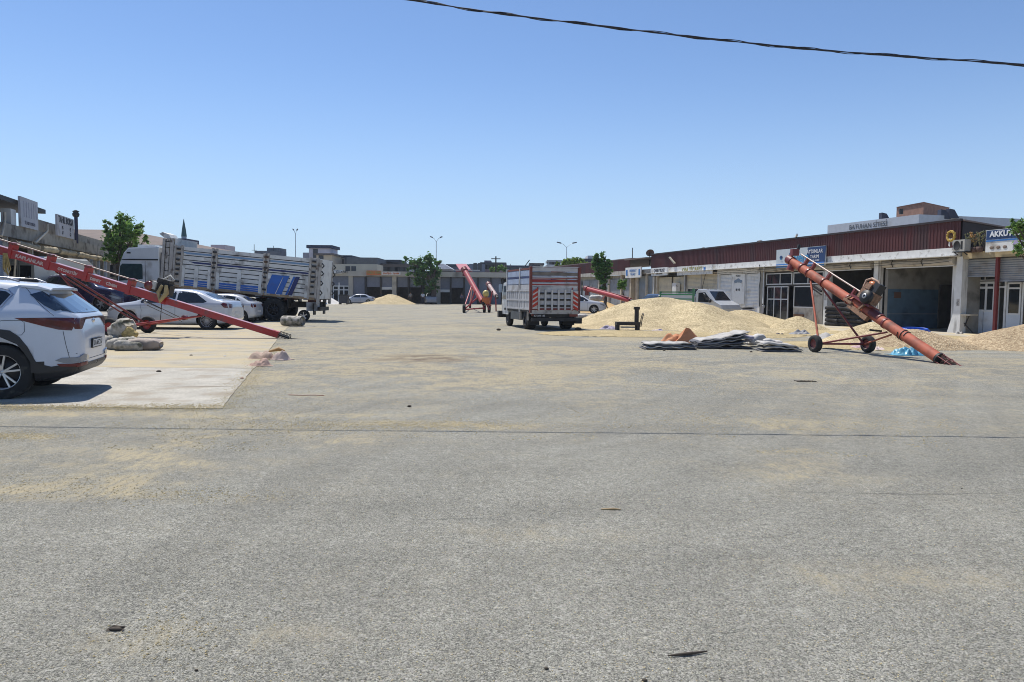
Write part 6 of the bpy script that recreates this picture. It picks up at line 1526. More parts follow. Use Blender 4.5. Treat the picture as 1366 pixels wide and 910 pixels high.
# wheels, axle, legs
gl, gr = G(1087, 470.0), G(1157.5, 470.5)
wr = .235; axd = (Vector((gr.x-gl.x, gr.y-gl.y, 0))).normalized(); wax = Vector((axd.x, axd.y-.35, 0))
for g_ in (gl, gr): small_wheel(t, L_((g_.x, g_.y, wr)), (.97, .25, 0), wr, .15, dark_red)
cl, cr_ = Vector((gl.x+.1, gl.y, wr)), Vector((gr.x-.1, gr.y, wr))
rodp(t, 'axle', L_(cl), L_(cr_), .030, dark_red)
hub = F0 + d*along2(1084) - upr*.15; hub2 = F0 + d*along2(1100) - upr*.15
rodp(t, 'leg', L_(cl), L_(hub), .030, red_o); rodp(t, 'leg', L_(cr_ - Vector((.02, 0, 0))), L_(hub2), .030, dark_red)
at = F0 + d*along2(1190) - upr*.16
rodp(t, 'drawbar', L_(cl), L_(at), .026, dark_red); rodp(t, 'drawbar', L_(cr_), L_(at + d*-.15), .024, red_o)
b = MB(); j = F0 + d*along2(1184) - upr*.22
b.bar(L_(j), L_(j + Vector((-.30, 0, .03))), .05, .05); b.bar(L_(j + Vector((-.28, 0, -.08))), L_(j + Vector((-.28, 0, .16))), .04, .04); b.bar(L_(j + Vector((-.13, 0, -.08))), L_(j + Vector((-.13, 0, .16))), .06, .06)
b.build('height_lock', dark_steel, t)
b = MB(); j = F0 + d*along2(1098) - upr*.24; b.bar(L_(j + d*.3), L_(j - d*.12), .06, .05); b.bar(L_(j + d*.3 - upr*.07), L_(j - d*.2 - upr*.08), .03, .03); b.build('leg_bracket', frame_dark, t)
eng = engine(t, pt(along2(1150), upr*.21 + vis*.02), -d, upr, 1.08, mat('engine_rust', (.22, .12, .07), .7, vary=.5, vscale=14), vis)
b = MB(); b.bar(pt(along2(1140), vis*.1 - upr*.12), pt(along2(1166), vis*.1 - upr*.16), .12, .12, up=tuple(upr)); b.build('engine_cradle', MATS['rust_bracket'], t)

# ---- far red auger, centre
def simple_auger(name, label, foot, top, wheels, r, m, eng_at=None, head=None, extra=None):
    rt_ = Vector((foot.x, foot.y, 0)); t = thing(name, label, 'grain auger', tuple(rt_)); S_ = lambda p: V3(p)-rt_
    d_ = (top-foot).normalized()
    b = MB(); b.tube([S_(foot), S_(top)], r, 12); b.build('tube', m, t)
    b = MB(); b.tube([S_(foot), S_(foot-d_*.4)], r*.6, 8); b.build('screw_tip', dark_steel, t)
    b = MB(); b.tube([S_(top-d_*.1), S_(top+d_*.25)], r*1.3, 10); b.tube([S_(top), S_(top-Vector((0, 0, .5)))], r*.9, 8); b.build('spout', dark_red, t)
    at_ = foot.lerp(top, .55)
    for g_ in wheels:
        small_wheel(t, S_((g_.x, g_.y, .36)), (1, .1, 0), .36, .22, dark_red); rodp(t, 'leg', S_((g_.x, g_.y, .36)), S_(at_), .055, m)
    for a_, c_ in zip(wheels, wheels[1:]): rodp(t, 'axle', S_((a_.x, a_.y, .36)), S_((c_.x, c_.y, .36)), .05, m)
    if eng_at:
        b = MB(); b.cbox(S_(eng_at), (.62, .5, .5)); e_ = b.build('engine', mat('engine_orange', (.55, .14, .03), .5, vary=.2), t)
        b = MB(); b.ball(tuple(S_(eng_at + Vector((0, 0, .55)))), (.26, .26, .30), 12, 8); b.build('engine_hood', mat('hood_yellow', (.58, .46, .14), .4), e_)
    return t
Ya = 62
fw = [G(619, 417.5), G(627, 411), G(646, 417), G(652.5, 417)]
t = simple_auger('grain_auger', 'far red auger on four wheels with a yellow hooded engine left of the slatted truck', AT(643, 402, 61), AT(620, 361, 64), fw[:2], .22, auger_red('auger_rose', (.48, .09, .09)), AT(648, 401, 61))
rt_ = Vector(t.location)
for g_ in fw[2:]: small_wheel(t, Vector((g_.x, g_.y, .36))-rt_, (1, .1, 0), .36, .22, dark_red)
for a_, c_ in (((652.5, 413), (646, 400)), ((646, 413), (643, 402)), ((619, 413), (641, 394)), ((619, 413), (646, 411)), ((627, 408), (634, 388)), ((648, 404), (655, 408))):
    rodp(t, 'frame_bar', AT(*a_, 61)-rt_, AT(*c_, 61.3)-rt_, .06, red_a)
# short one right behind the slatted truck's nose
t = simple_auger('grain_auger', 'short auger part with a pale tube seen between the far auger and the truck', AT(662, 395, 66), AT(652, 380, 68), [], .18, mat('tube_pale', (.42, .30, .28), .6, vary=.2))
rt_ = Vector(t.location); rodp(t, 'leg', Vector((0, 0, 0)), AT(661, 392, 66)-rt_, .06, red_a); rodp(t, 'leg', Vector((-.7, .4, 0)), AT(657, 388, 66.5)-rt_, .06, red_a)
# one lying low behind the heaps on the right
t = simple_auger('grain_auger', 'low lying red auger behind the grain heap in front of the farther shops', AT(841, 401, 52), AT(783, 385.5, 57), [G(806, 410)+Vector((0, 4, 0))], .17, red_a)
rt_ = Vector(t.location); rodp(t, 'drive_shaft', AT(838, 397, 52)-rt_, AT(788, 383, 57)-rt_, .04, dark_red)
# ------------------------------------------------------------------ grain heaps
def grain_mat(name, c1, c2, scale=28):
    m = bpy.data.materials.new(name); m.use_nodes = True; t = m.node_tree; N = t.nodes; L = t.links; b = N['Principled BSDF']
    b.inputs['Roughness'].default_value = .85; b.inputs['Specular IOR Level'].default_value = .2
    tc = N.new('ShaderNodeTexCoord'); vo = N.new('ShaderNodeTexVoronoi'); vo.inputs['Scale'].default_value = scale; L.new(tc.outputs['Object'], vo.inputs['Vector'])
    sp = N.new('ShaderNodeSeparateColor'); L.new(vo.outputs['Color'], sp.inputs[0])
    mx = N.new('ShaderNodeMix'); mx.data_type = 'RGBA'; mx.inputs['A'].default_value = (*c1, 1); mx.inputs['B'].default_value = (*c2, 1); L.new(sp.outputs[0], mx.inputs['Factor'])
    no = N.new('ShaderNodeTexNoise'); no.inputs['Scale'].default_value = .9; no.inputs['Detail'].default_value = 6; L.new(tc.outputs['Object'], no.inputs['Vector'])
    mr = N.new('ShaderNodeMapRange'); mr.inputs['From Min'].default_value = .3; mr.inputs['From Max'].default_value = .7; mr.inputs['To Min'].default_value = .80; mr.inputs['To Max'].default_value = 1.15; L.new(no.outputs['Fac'], mr.inputs['Value'])
    m2 = N.new('ShaderNodeMix'); m2.data_type = 'RGBA'; m2.blend_type = 'MULTIPLY'; m2.inputs['Factor'].default_value = 1; L.new(mx.outputs['Result'], m2.inputs['A']); L.new(mr.outputs[0], m2.inputs['B'])
    L.new(m2.outputs['Result'], b.inputs['Base Color'])
    bp = N.new('ShaderNodeBump'); bp.inputs['Strength'].default_value = .8; bp.inputs['Distance'].default_value = .03
    L.new(vo.outputs['Distance'], bp.inputs['Height']); L.new(bp.outputs[0], b.inputs['Normal']); return m
golden = grain_mat('grain_golden', (.33, .255, .14), (.66, .545, .335), 22); brownish = grain_mat('grain_brown', (.25, .175, .10), (.56, .44, .28), 22)
orange_g = grain_mat('grain_orange', (.50, .33, .15), (.64, .46, .24))
def heap(label, peaks, m, seed=1, cell=.16, rough=.05, group=None, name='grain_heap', flat=False, edge=.18, clip=None):
    """peaks: (x, y, height, rx, ry) cones of loose grain joined smoothly"""
    x0 = min(p[0]-p[3] for p in peaks)-.4; x1 = max(p[0]+p[3] for p in peaks)+.4; y0 = min(p[1]-p[4] for p in peaks)-.4; y1 = max(p[1]+p[4] for p in peaks)+.4
    cx, cy = (x0+x1)/2, (y0+y1)/2; nx, ny = int((x1-x0)/cell)+1, int((y1-y0)/cell)+1
    idx = {}; vs = []; fs = []
    def hgt(x, y):
        n1 = noise.noise(Vector((x*.45+seed*7, y*.45, seed))); n2 = noise.noise(Vector((x*1.6, y*1.6+seed*3, seed))); n3 = noise.noise(Vector((x*5, y*5, seed*2)))
        hs = 0
        for (px_, py_, h, rx, ry) in peaks:
            r_ = math.hypot((x-px_)/rx, (y-py_)/ry) + n1*.13 + n2*.05
            v = h*(1-r_) if not flat else h*min(1, max(0, (1-r_)*2.2))
            if not flat: v = h*(1.06-math.sqrt(r_*r_*1.0+.0036*8)) if r_ < 1.3 else -1
            hs = max(hs, v) if hs == 0 or v <= 0 else math.log(math.exp(hs*13)+math.exp(v*13)-1)/13
        return hs + (n2*.5*rough + n3*.35*rough)*(1 if hs > .05 else hs*20 if hs > 0 else 0)
    Hh = {}
    for i in range(nx+1):
        for j in range(ny+1):
            x, y = x0+i*cell, y0+j*cell; Hh[i, j] = hgt(x, y)
    for i in range(nx):
        for j in range(ny):
            q = [(i, j), (i+1, j), (i+1, j+1), (i, j+1)]
            if max(Hh[k] for k in q) <= 0.004: continue
            f = []
            for k in q:
                if k not in idx:
                    idx[k] = len(vs); h = Hh[k]
                    vs.append((x0+k[0]*cell-cx, y0+k[1]*cell-cy, h+.012 if h > 0 else .002))
                f.append(idx[k])
            fs.append(tuple(f))
    b = MB(); b.add(vs, fs, 0, smooth=True); o = b.build(name, m, None, (cx, cy, 0)); tag(o, label, 'grain heap', group); return o
def P(px, Y): return X_AT(px, Y)
heap('largest golden wheat heap with two joined rounded tops right of the slatted truck', [(P(888, 38.9), 38.9, 1.60, 5.0, 5.2), (P(924, 36.6), 36.6, 1.36, 3.3, 3.7), (P(838, 36.5), 36.5, .55, 2.9, 3.4), (P(955, 38.2), 38.2, .75, 2.6, 3.5)], golden, 1, .15)
heap('low golden heap between the largest heap and the white shuttered shop', [(P(990, 40.5), 40.5, .86, 2.8, 2.6), (P(1012, 40), 40, .50, 2.3, 2.2), (P(1040, 38), 38, .25, 1.6, 1.6)], golden, 2, .15)
heap('small low golden heap in front of the largest heap, behind the folded tarpaulins', [(P(968, 30.6), 30.6, .60, 1.9, 2.1), (P(1015, 31.8), 31.8, .22, 1.6, 1.6)], golden, 3, .12)
heap('small round golden heap in front of the dark bay left of the orange auger', [(P(1066, 35.5), 35.5, .68, 1.35, 1.4)], golden, 4, .11)
heap('grain heap with a brown right flank under the orange auger tube', [(P(1166, 24.5), 24.5, .80, 1.55, 1.9), (P(1200, 23.8), 23.8, .58, 1.6, 1.7)], golden, 5, .09)
heap('low brown coarse grain spill sloping right behind the orange auger foot', [(P(1215, 23.2), 23.2, .60, 1.9, 1.5), (P(1250, 23.2), 23.2, .2, 1.2, 1.2)], brownish, 6, .09)
heap('brown grain heap cut off by the right edge of the picture', [(P(1400, 23.6), 23.6, .95, 2.7, 2.4), (P(1340, 23.4), 23.4, .42, 1.7, 1.9)], brownish, 7, .10)
heap('golden grain heap beside the silver saloon at the far shops', [(P(520, 106), 106, 1.55, 3.6, 4), (P(508, 105), 105, 1.1, 2.8, 3.4)], golden, 8, .4)
heap('orange golden heap behind the pale white car bonnet', [(P(803, 67), 67, 1.15, 2.2, 3.0), (P(812, 66), 66, .7, 2.0, 2.6)], orange_g, 9, .2)
heap('white lumpy heap beneath the tail of the cargo truck near the glazed shop', [(P(431, 100), 100, 1.4, 2.4, 2.4)], mat('white_heap', (.62, .60, .57), .9, vary=.1), 10, .3)
# spread out thin layers of grain
thin = grain_mat('grain_spread', (.33, .26, .14), (.56, .45, .25))
for lab, pk, sd_ in (('thin golden layer of grain spread in front of the largest heap', [(P(860, 29.5), 29.5, .06, 4.2, 2.4), (P(820, 29), 29, .05, 3.0, 1.8), (P(960, 29.5), 29.5, .06, 3.4, 2.2)], 21),
                     ('thin golden layer of grain spread before the small round heap', [(P(1030, 32.5), 32.5, .05, 3.0, 2.4), (P(1090, 31.5), 31.5, .05, 2.2, 2.6)], 22),
                     ('thin straw coloured layer spread before the blue painted bay', [(P(1270, 27.5), 27.5, .05, 2.3, 2.2), (P(1225, 28.5), 28.5, .05, 2.0, 2.2)], 23),
                     ('thin layer of grain around the orange auger wheels', [(P(1110, 23.5), 23.5, .04, 1.6, 1.9), (P(1180, 22.3), 22.3, .04, 1.6, 1.0)], 24)):
    o = heap(lab, pk, thin, sd_, .09, .04, name='grain_layer', flat=True)
    del o['category']; del o['label']; o['kind'] = 'stuff'

# ------------------------------------------------------------------ sacks, tarpaulins, litter
sack_grey = mat('sack_grey', (.40, .37, .32), .85, vary=.3, vscale=7, dirt=(.09, .09, .06), dirt_amt=.45, dscale=5, bump=.5, bscale=60)
sack_brown = mat('sack_brown', (.36, .30, .25), .85, vary=.25, vscale=5, dirt=(.12, .09, .07), dirt_amt=.3, bump=.5, bscale=60)
sack_white = mat('sack_white', (.52, .50, .47), .8, vary=.12, vscale=4, dirt=(.28, .24, .2), dirt_amt=.3, bump=.4, bscale=40)
sack_tan = mat('sack_tan', (.45, .33, .25), .8, vary=.2, vscale=4, dirt=(.28, .17, .11), dirt_amt=.35, bump=.4, bscale=50)
def sack(label, loc, size, rot, m, seed, tie=False, grp=None, name='grain_sack', round_=.62):
    """plump sack: superellipsoid with creases and a gathered end"""
    lx, ly, lz = size; n, k = 26, 18; vs = []; fs = []
    for i in range(n+1):
        u = -1+2*i/n; au = abs(u)
        prof = (1-au**3.2)**.55 if au < 1 else 0
        prof = max(prof, .06); py = max(.7, (1-au**10)**.3 if au < 1 else .7); pz = max(.42, (1-au**6)**.55 if au < 1 else .42)
        for j in range(k):
            a = 2*math.pi*j/k; c, s_ = math.cos(a), math.sin(a)
            y = math.copysign(abs(c)**round_, c); z = math.copysign(abs(s_)**(round_+.15), s_)
            nn = noise.noise(Vector((u*2.2+seed*5, y*1.6, z*1.6)))*.16 + noise.noise(Vector((u*7+seed, y*5, z*5)))*.05
            if tie: nn -= .16*math.exp(-((u-.72)/.08)**2)
            nn += .07*math.cos(7*a+seed)*au**3 + .16*abs(noise.noise(Vector((u*5, a*1.6, seed*3)))) - .10*abs(noise.noise(Vector((u*2.5, a*4, seed*7))))
            q = 1+nn
            vs.append((u*lx/2*(1-.06*abs(y)*0), y*q*py*ly/2, max(-lz/2*.93, z*q*pz*lz/2 + noise.noise(Vector((u*1.5, seed, 2)))*.03)))
    for i in range(n):
        for j in range(k): fs.append((i*k+j, (i+1)*k+j, (i+1)*k+(j+1) % k, i*k+(j+1) % k))
    fs += [tuple(range(k-1, -1, -1)), tuple(n*k+j for j in range(k))]
    b = MB(); b.add(vs, fs, 0, smooth=True)
    t = thing(name, label, 'sack', (loc[0], loc[1], loc[2]), 0, grp); t.rotation_euler = rot
    b.build('sack_body', m, t)
    b2 = MB(); b2.tube([(-lx*.46, -ly*.28, lz*.0), (-lx*.5, 0, lz*.02), (-lx*.46, ly*.28, 0)], .012, 5); b2.build('seam', m, t)
    return t
g = G(172, 468); X_, Y_ = g.x, g.y
sack('light topped grey sack lying flat at the right end of the sack pile', (AT(192, 464, 18.9).x, 18.9, .15), (.85, .46, .30), (0, 0, R(8)), sack_brown, 1)
sack('greenish grey sack in the middle of the sack row by the red auger wheel', (AT(167, 460, 19.1).x, 19.0, .16), (.72, .48, .32), (0, R(-6), R(-12)), sack_grey, 2)
sack('pale creased sack second from the right in the sack row', (AT(180, 462, 19.0).x, 18.75, .13), (.70, .42, .26), (0, R(5), R(15)), sack_grey, 3)
sack('dark shaded sack nearest the white crossover in the sack row', (AT(145, 457, 19.3).x, 19.3, .18), (.55, .48, .34), (0, 0, R(30)), sack_grey, 4)
sack('bulging upright grey sack on top of the pile by the red auger wheel', (AT(162.5, 446, 19.5).x, 19.5, .50), (.60, .50, .46), (R(10), R(-35), R(-20)), sack_grey, 5)
sack('small straw stuffed yellow sack leaning against the upright grey sack', (AT(174.5, 450, 19.4).x, 19.35, .38), (.34, .26, .30), (0, R(50), R(10)), mat('straw_sack', (.42, .31, .12), .9, vary=.4, vscale=12), 6)
# crumpled cloths
def cloth(name, label, loc, size, m, seed, amp=.10, rz=0, cat='sacking', fold=3.0, sub=30, base=.0, shape=.5, parts=None):
    """rumpled sheet with real thickness and ragged outline"""
    sx, sy = size; n = sub; vs = []; fs = []; idx = {}
    for i in range(n+1):
        for j in range(n+1):
            u, v = -1+2*i/n, -1+2*j/n; r = (abs(u)**2.6+abs(v)**2.6)**(1/2.6)
            e = 1 + noise.noise(Vector((math.atan2(v, u)*1.2+seed, seed, 1)))*.28
            x, y = u*sx/2*e, v*sy/2*e
            ed = max(0, 1-r**4)
            z = (abs(noise.noise(Vector((u*fold*.8+seed, v*fold*.5, seed))))*1.1 + .22*abs(noise.noise(Vector((u*fold*2, v*fold*2+seed, 4)))) + shape*max(0, 1-r*r))*amp*.8*max(.12, ed)
            vs.append((x, y, max(.012, z+base*ed)))
    for i in range(n):
        for j in range(n): fs.append((i*(n+1)+j, (i+1)*(n+1)+j, (i+1)*(n+1)+j+1, i*(n+1)+j+1))
    b = MB(); b.add(vs, fs, 0, smooth=True)
    # underside rim
    rim = [i*(n+1) for i in range(n+1)] + [n*(n+1)+j for j in range(1, n+1)] + [i*(n+1)+n for i in range(n-1, -1, -1)] + [j for j in range(n-1, 0, -1)]
    low = [(vs[i][0]*.98, vs[i][1]*.98, 0) for i in rim]; k = len(b.v); b.v += low
    for q in range(len(rim)):
        q2 = (q+1) % len(rim); b.f.append((rim[q], rim[q2], k+q2, k+q)); b.mi.append(0); b.sm.append(False)
    o = b.build(name, m, None, loc, rz, fix=True); tag(o, label, cat); return o
g = G(357, 485)
cloth('empty_sack', 'tan empty sack lying flat with an orange brown fold on the concrete edge', (G(350, 479).x, G(350, 479).y, 0), (.62, .45), sack_tan, 1, .40, .2, fold=1.1, shape=.35)
cloth('empty_sack', 'pinkish white crumpled empty sack to the right of the tan one', (G(376, 480).x, G(376, 480).y, 0), (.42, .36), mat('sack_pink', (.50, .38, .33), .8, vary=.2, vscale=8), 2, .28, -.3, fold=1.2, shape=.5)
cloth('empty_sack', 'reddish brown crumpled sack in front of the tan one', (G(348, 488).x, G(348, 488).y-.05, 0), (.46, .34), mat('sack_red_brown', (.42, .28, .22), .85, vary=.2, vscale=8), 3, .34, .5, fold=1.2, shape=.3)
b = MB(); b.tube([(-.12, 0, 0), (.05, .02, .06), (.15, 0, .02)], [.02, .05, .02], 6); 
o = b.build('sack_fold', mat('sack_orange', (.40, .22, .08), .85), None, (G(366, 474).x, G(366, 474).y+.1, .08)); o.scale = (1.4, 1, 1); tag(o, 'orange brown folded sack mouth poking up behind the pinkish sack', 'sacking')
# rolled mat by the cargo truck
g = G(392, 435.5); rm = thing('rolled_mat', 'rolled grey mat lying on the ground behind the cargo truck wheels', 'rolled mat', (g.x, g.y, 0), R(-10))
b = MB(); n = 40; prof = []
for i in range(n+1): a = i*2*math.pi*2.4/n; r_ = .29-.07*i/n*1.3; prof.append((math.cos(a+1.2)*r_*1.1, .24+math.sin(a+1.2)*r_*.8))
vs = []; fs = []
for p in prof: vs += [(-.50, p[0], p[1]), (.42, p[0], p[1])]
for i in range(n): fs.append((2*i, 2*i+1, 2*i+3, 2*i+2))
b.add(vs, fs, 0, smooth=True); b.prism([(math.cos(a)*.20, .24+math.sin(a)*.15) for a in [2*math.pi*k/14 for k in range(14)]], -.46, .34, 'x'); b.build('roll', sack_grey, rm)
cloth('flat_board', 'flat grey scrap lying under the rolled mat', (g.x+.2, g.y-.25, 0), (1.6, .35), sack_grey, 5, .02, -.1, cat='scrap')
g = G(412, 427); cloth('dark_sheet', 'dark flat sheet on the ground behind the cargo truck tail', (g.x, g.y, 0), (1.8, .8), frame_dark, 6, .05, 0, cat='sheet')
# stacks of folded grey tarpaulins: layers are parts
tarp_w = mat('tarp_pale', (.44, .42, .39), .8, vary=.2, vscale=3, dirt=(.20, .18, .16), dirt_amt=.45, dscale=2.5, bump=.3, bscale=30)
tarp_d = mat('tarp_dark', (.10, .10, .11), .7, vary=.25, vscale=5); tarp_m = mat('tarp_mid', (.26, .26, .27), .75, vary=.2, vscale=5)
def tarp_stack(name, label, x0, x1, y0, y1, hts, seed, lift=None):
    """flat folded sheets one on another; hts = thickness of each layer"""
    cx, cy = (x0+x1)/2, (y0+y1)/2; t = thing(name, label, 'tarpaulin', (cx, cy, 0)); rr_ = random.Random(seed); z = 0.0; w, d_ = x1-x0, y1-y0
    for li, h in enumerate(hts):
        n, k = 24, 8; vs = []; ox, oy = rr_.uniform(-.08, .08), rr_.uniform(-.05, .05); sh = 1-li*.03; ph = rr_.uniform(0, 9)
        for i in range(n+1):
            u = -1+2*i/n; e = (1-abs(u)**6)**.5 if abs(u) < 1 else 0
            base = z + (lift(u, li) if lift else 0) + .02*noise.noise(Vector((u*2+ph, 0, seed)))
            th = h*(.35+.65*e)
            for (fy, fz) in ((-1, .1), (-1.02, .5), (-1, .9), (-.5, 1.0), (0, 1.02), (.5, 1), (1, .9), (1.0, .1)):
                vs.append((u*w/2*sh+ox, fy*d_/2*(1+.06*noise.noise(Vector((u*3+ph, fy, li))))+oy, max(.004, base+fz*th+.045*noise.noise(Vector((u*3.2, fy*2.2, ph))))))
        fs = []
        for i in range(n):
            for j in range(k): fs.append((i*k+j, (i+1)*k+j, (i+1)*k+(j+1) % k, i*k+(j+1) % k))
        fs += [tuple(range(k-1, -1, -1)), tuple(n*k+j for j in range(k))]
        m = tarp_w if li == len(hts)-1 else (tarp_w if li % 2 else tarp_d)
        b = MB(); b.add(vs, fs, 0, smooth=True); b.build('folded_sheet', m, t); z += h
    return t
Ys = G(900, 467).y
tarp_stack('folded_tarpaulin', 'low flat folded grey tarpaulin at the left end of the row before the heaps', P(864, Ys), P(934, Ys), Ys, Ys+.9, (.055, .035, .055, .045), 1)
Ys = G(960, 465.5).y
tarp_stack('tarpaulin_stack', 'higher pile of striped dark and pale folded sheets rising to the right', P(928, Ys), P(1005, Ys), Ys, Ys+1.1, (.045, .035, .05, .035, .05, .04), 2, lift=lambda u, li: (.03+.075*li)*max(0, (u+1)/2)**1.5*.7)
cloth('white_sheet', 'bright white sheet spread between the orange sacks and the striped pile', (P(945, 22.6), 22.6, 0), (1.5, 1.0), mat('sheet_white', (.62, .60, .56), .8, vary=.08), 8, .12, 0, cat='sheet')
Ys = G(1048, 470).y
tarp_stack('folded_sacks', 'small pile of folded purplish grey sacks beside the left wheel of the orange auger', P(1022, Ys), P(1074, Ys), Ys, Ys+.7, (.06, .05, .07), 3, lift=lambda u, li: .05*(1-u)*.5*li)
sack('small plump pinkish sack behind the folded sacks', (P(1012, 22.6), 22.8, .20), (.62, .36, .28), (0, R(-12), R(20)), sack_white, 11)
sack('pale sack lying on the left end of the small folded pile', (P(1036, 21.2), 21.4, .22), (.55, .34, .14), (0, R(8), R(-15)), sack_white, 12)
sack('grey white sack crossing the top of the striped pile', (P(995, 22.3), 22.4, .30), (.55, .36, .16), (0, R(10), R(10)), mat('sack_lilac', (.40, .36, .42), .8, vary=.2, vscale=6), 13)
orange_c = mat('orange_cloth', (.52, .22, .10), .8, vary=.15, vscale=4)
og = thing('orange_sack', 'orange sack standing in a sharp peak behind the low folded tarpaulin', 'sack', (P(917, 24), 24.0, 0))
b = MB(); v = [(-.45, -.2, 0), (.5, -.25, 0), (.6, .3, 0), (-.4, .35, 0), (-.02, 0, .50), (.12, .05, .46), (-.2, -.1, .2), (.30, -.05, .18)]
b.add(v, [(0, 1, 7, 6), (6, 7, 5, 4), (1, 2, 7), (2, 5, 7), (2, 3, 4, 5), (3, 0, 6), (3, 6, 4)]); b.build('sack_body', orange_c, og)
cloth('orange_sack', 'flat orange sack lying left of the peaked one', (P(899, 24.2), 24.2, 0), (.95, .6), orange_c, 9, .30, .2, fold=1.6, shape=.9)
cloth('orange_sack', 'low orange flap lying right of the peaked sack', (P(930, 24.0), 24.0, 0), (.8, .5), orange_c, 10, .14, -.2)
# blue tarp and rope coil
g = G(1217, 474.5)
cloth('blue_sheet', 'crumpled light blue plastic sheet beside the foot of the orange auger', (P(1214, 19.8), 19.8, 0), (.95, .55), mat('blue_plastic', (.09, .32, .46), .4, vary=.25, vscale=5, coat=.2), 12, .26, .1, cat='sheet', fold=3.5)
cloth('blue_sheet', 'pale blue end of the crumpled sheet half hidden by the auger tube', (P(1232, 19.9), 19.9, 0), (.42, .4), mat('pale_blue_plastic', (.28, .42, .58), .4, vary=.3, vscale=8), 13, .22, .3, cat='sheet', fold=4)
g = G(1222, 444); bc = thing('blue_hoop', 'bright blue plastic hoop of hose lying before the blue painted bay', 'hose', (P(1222, 32.0), 32.0, .05))
b = MB()
for k in range(3): b.tube([(math.cos(a)*(.62-.05*k), math.sin(a)*.35, .05+.05*k+.04*math.sin(a)) for a in [2*math.pi*q/24 for q in range(25)]], .035, 6)
b.build('hose_coil', mat('hose_blue', (.02, .10, .55), .4), bc)
cloth('blue_sheet', 'bright blue bag folded at the left of the blue hoop', (P(1213, 32.3), 32.3, 0), (.7, .4), MATS['hose_blue'], 14, .22, 0, cat='bag')
# rubbish heaps by the bay
for px, Y, sx, sy, m, sd_, lab in ((1108, 27.5, 1.4, .9, tarp_w, 15, 'pale crumpled sacking spread before the dark bay, left part'), (1128, 27.2, 1.3, .8, tarp_m, 16, 'greyish crumpled sacking before the dark bay, beside the golden flank'),
                                   (1135, 26.0, .8, .4, mat('cloth_brown', (.2, .17, .14), .9, vary=.3), 17, 'small brown grey rag at the foot of the golden flank'),
                                   (1155, 22.0, .9, .5, mat('pink_cloth', (.48, .33, .34), .8, vary=.2), 18, 'pink and white cloth heap behind the right auger wheel'), (1172, 21.6, .5, .4, mat('pale_pink', (.6, .48, .46), .8), 19, 'pale pink bag between the right auger wheel and the tube'),
                                   (1040, 29, .6, .35, mat('cloth_brown', (.2, .17, .14), .9), 20, 'brown scrap on the ground behind the folded sacks'), (1070, 30, 1.0, .5, tarp_m, 23, 'grey rag on the spread grain left of the sacking'),
                                   (1282, 31.8, .4, .3, tarp_w, 24, 'white scrap at the foot of the flared pillar'),
                                   (815, 33.4, 1.0, .35, mat('lilac_bag', (.48, .42, .52), .7), 21, 'lilac white plastic bag left of the small platform scale'), (878, 31.0, .7, .3, MATS['lilac_bag'], 22, 'lilac white scrap of plastic right of the small platform scale')):
    cloth('rag_heap', lab, (P(px, Y), Y, 0), (sx, sy), m, sd_, .22 if sx > .8 else .14, 0, cat='rags')
sack('white and grey sack lying on top of the orange golden heap', (P(795, 66), 66.0, 1.25), (1.2, .8, .55), (0, 0, 0), sack_white, 14)
sack('pale bag lying at the side of the white car behind the slatted truck', (P(776, 48), 48, .15), (.8, .5, .3), (0, 0, 0), sack_white, 15)
# platform scale
g = G(838, 439.5); sc = thing('platform_scale', 'small black platform scale with an upright column beside the largest heap', 'scale', (P(838, 32.6), 32.6, 0))
b = MB(); b.box(-.52, .50, -.3, .3, .22, .36); b.build('platform', frame_dark, sc)
for sx in (-.45, .42):
    for sy in (-.24, .24): b = MB(); b.box(sx-.06, sx+.06, sy-.05, sy+.05, 0, .22); b.build('foot', frame_dark, sc)
b = MB(); b.box(.30, .46, -.09, .09, .36, .98); b.box(.26, .50, -.1, .1, .90, 1.02); b.build('column', frame_dark, sc)
b = MB(); b.tube([(.55, -.15, .15), (.60, -.15, .5), (.66, -.15, .72), (.66, .15, .72), (.60, .15, .5), (.55, .15, .15)], .02, 6); b.build('handle', dark_steel, sc)
b = MB(); b.box(-.3, .3, -.08, .08, .10, .16); b.build('weigh_beam', steel, sc)
# small litter on the asphalt
def bit(name, label, px, py, pts, r, m, rz=0):
    g = G(px, py); b = MB(); b.tube(pts, r, 6); o = b.build(name, m, None, (g.x, g.y, 0), rz); tag(o, label, 'litter'); return o
wood = mat('twig', (.07, .055, .04), .9, vary=.4, vscale=30)
b = MB(); b.add([(-.05, -.02, .004), (.05, -.015, .006), (.045, .02, .02), (-.02, .025, .03), (-.05, .01, .012)], [(0, 1, 2, 3, 4)]); b.ball((.0, 0, .012), (.045, .02, .012), 8, 5); b.ball((.03, .015, .02), (.025, .01, .008), 6, 4)
g = G(154.5, 841); o = b.build('dry_leaf', wood, None, (g.x, g.y, 0)); o.scale = (.75, .6, .6); tag(o, 'curled dark leaf lying alone at the bottom left', 'litter')
bit('wood_sliver', 'dark thin sliver of wood at the bottom right', 917, 875, [(-.085, -.012, .006), (0, 0, .009), (.09, .03, .006)], [.003, .007, .003], wood)
bit('straw_stick', 'pale straw stick lying on the bare asphalt right of centre', 815, 680.5, [(-.07, 0, .006), (.02, .004, .008), (.07, -.004, .006)], [.004, .008, .003], mat('straw', (.42, .30, .16), .8))
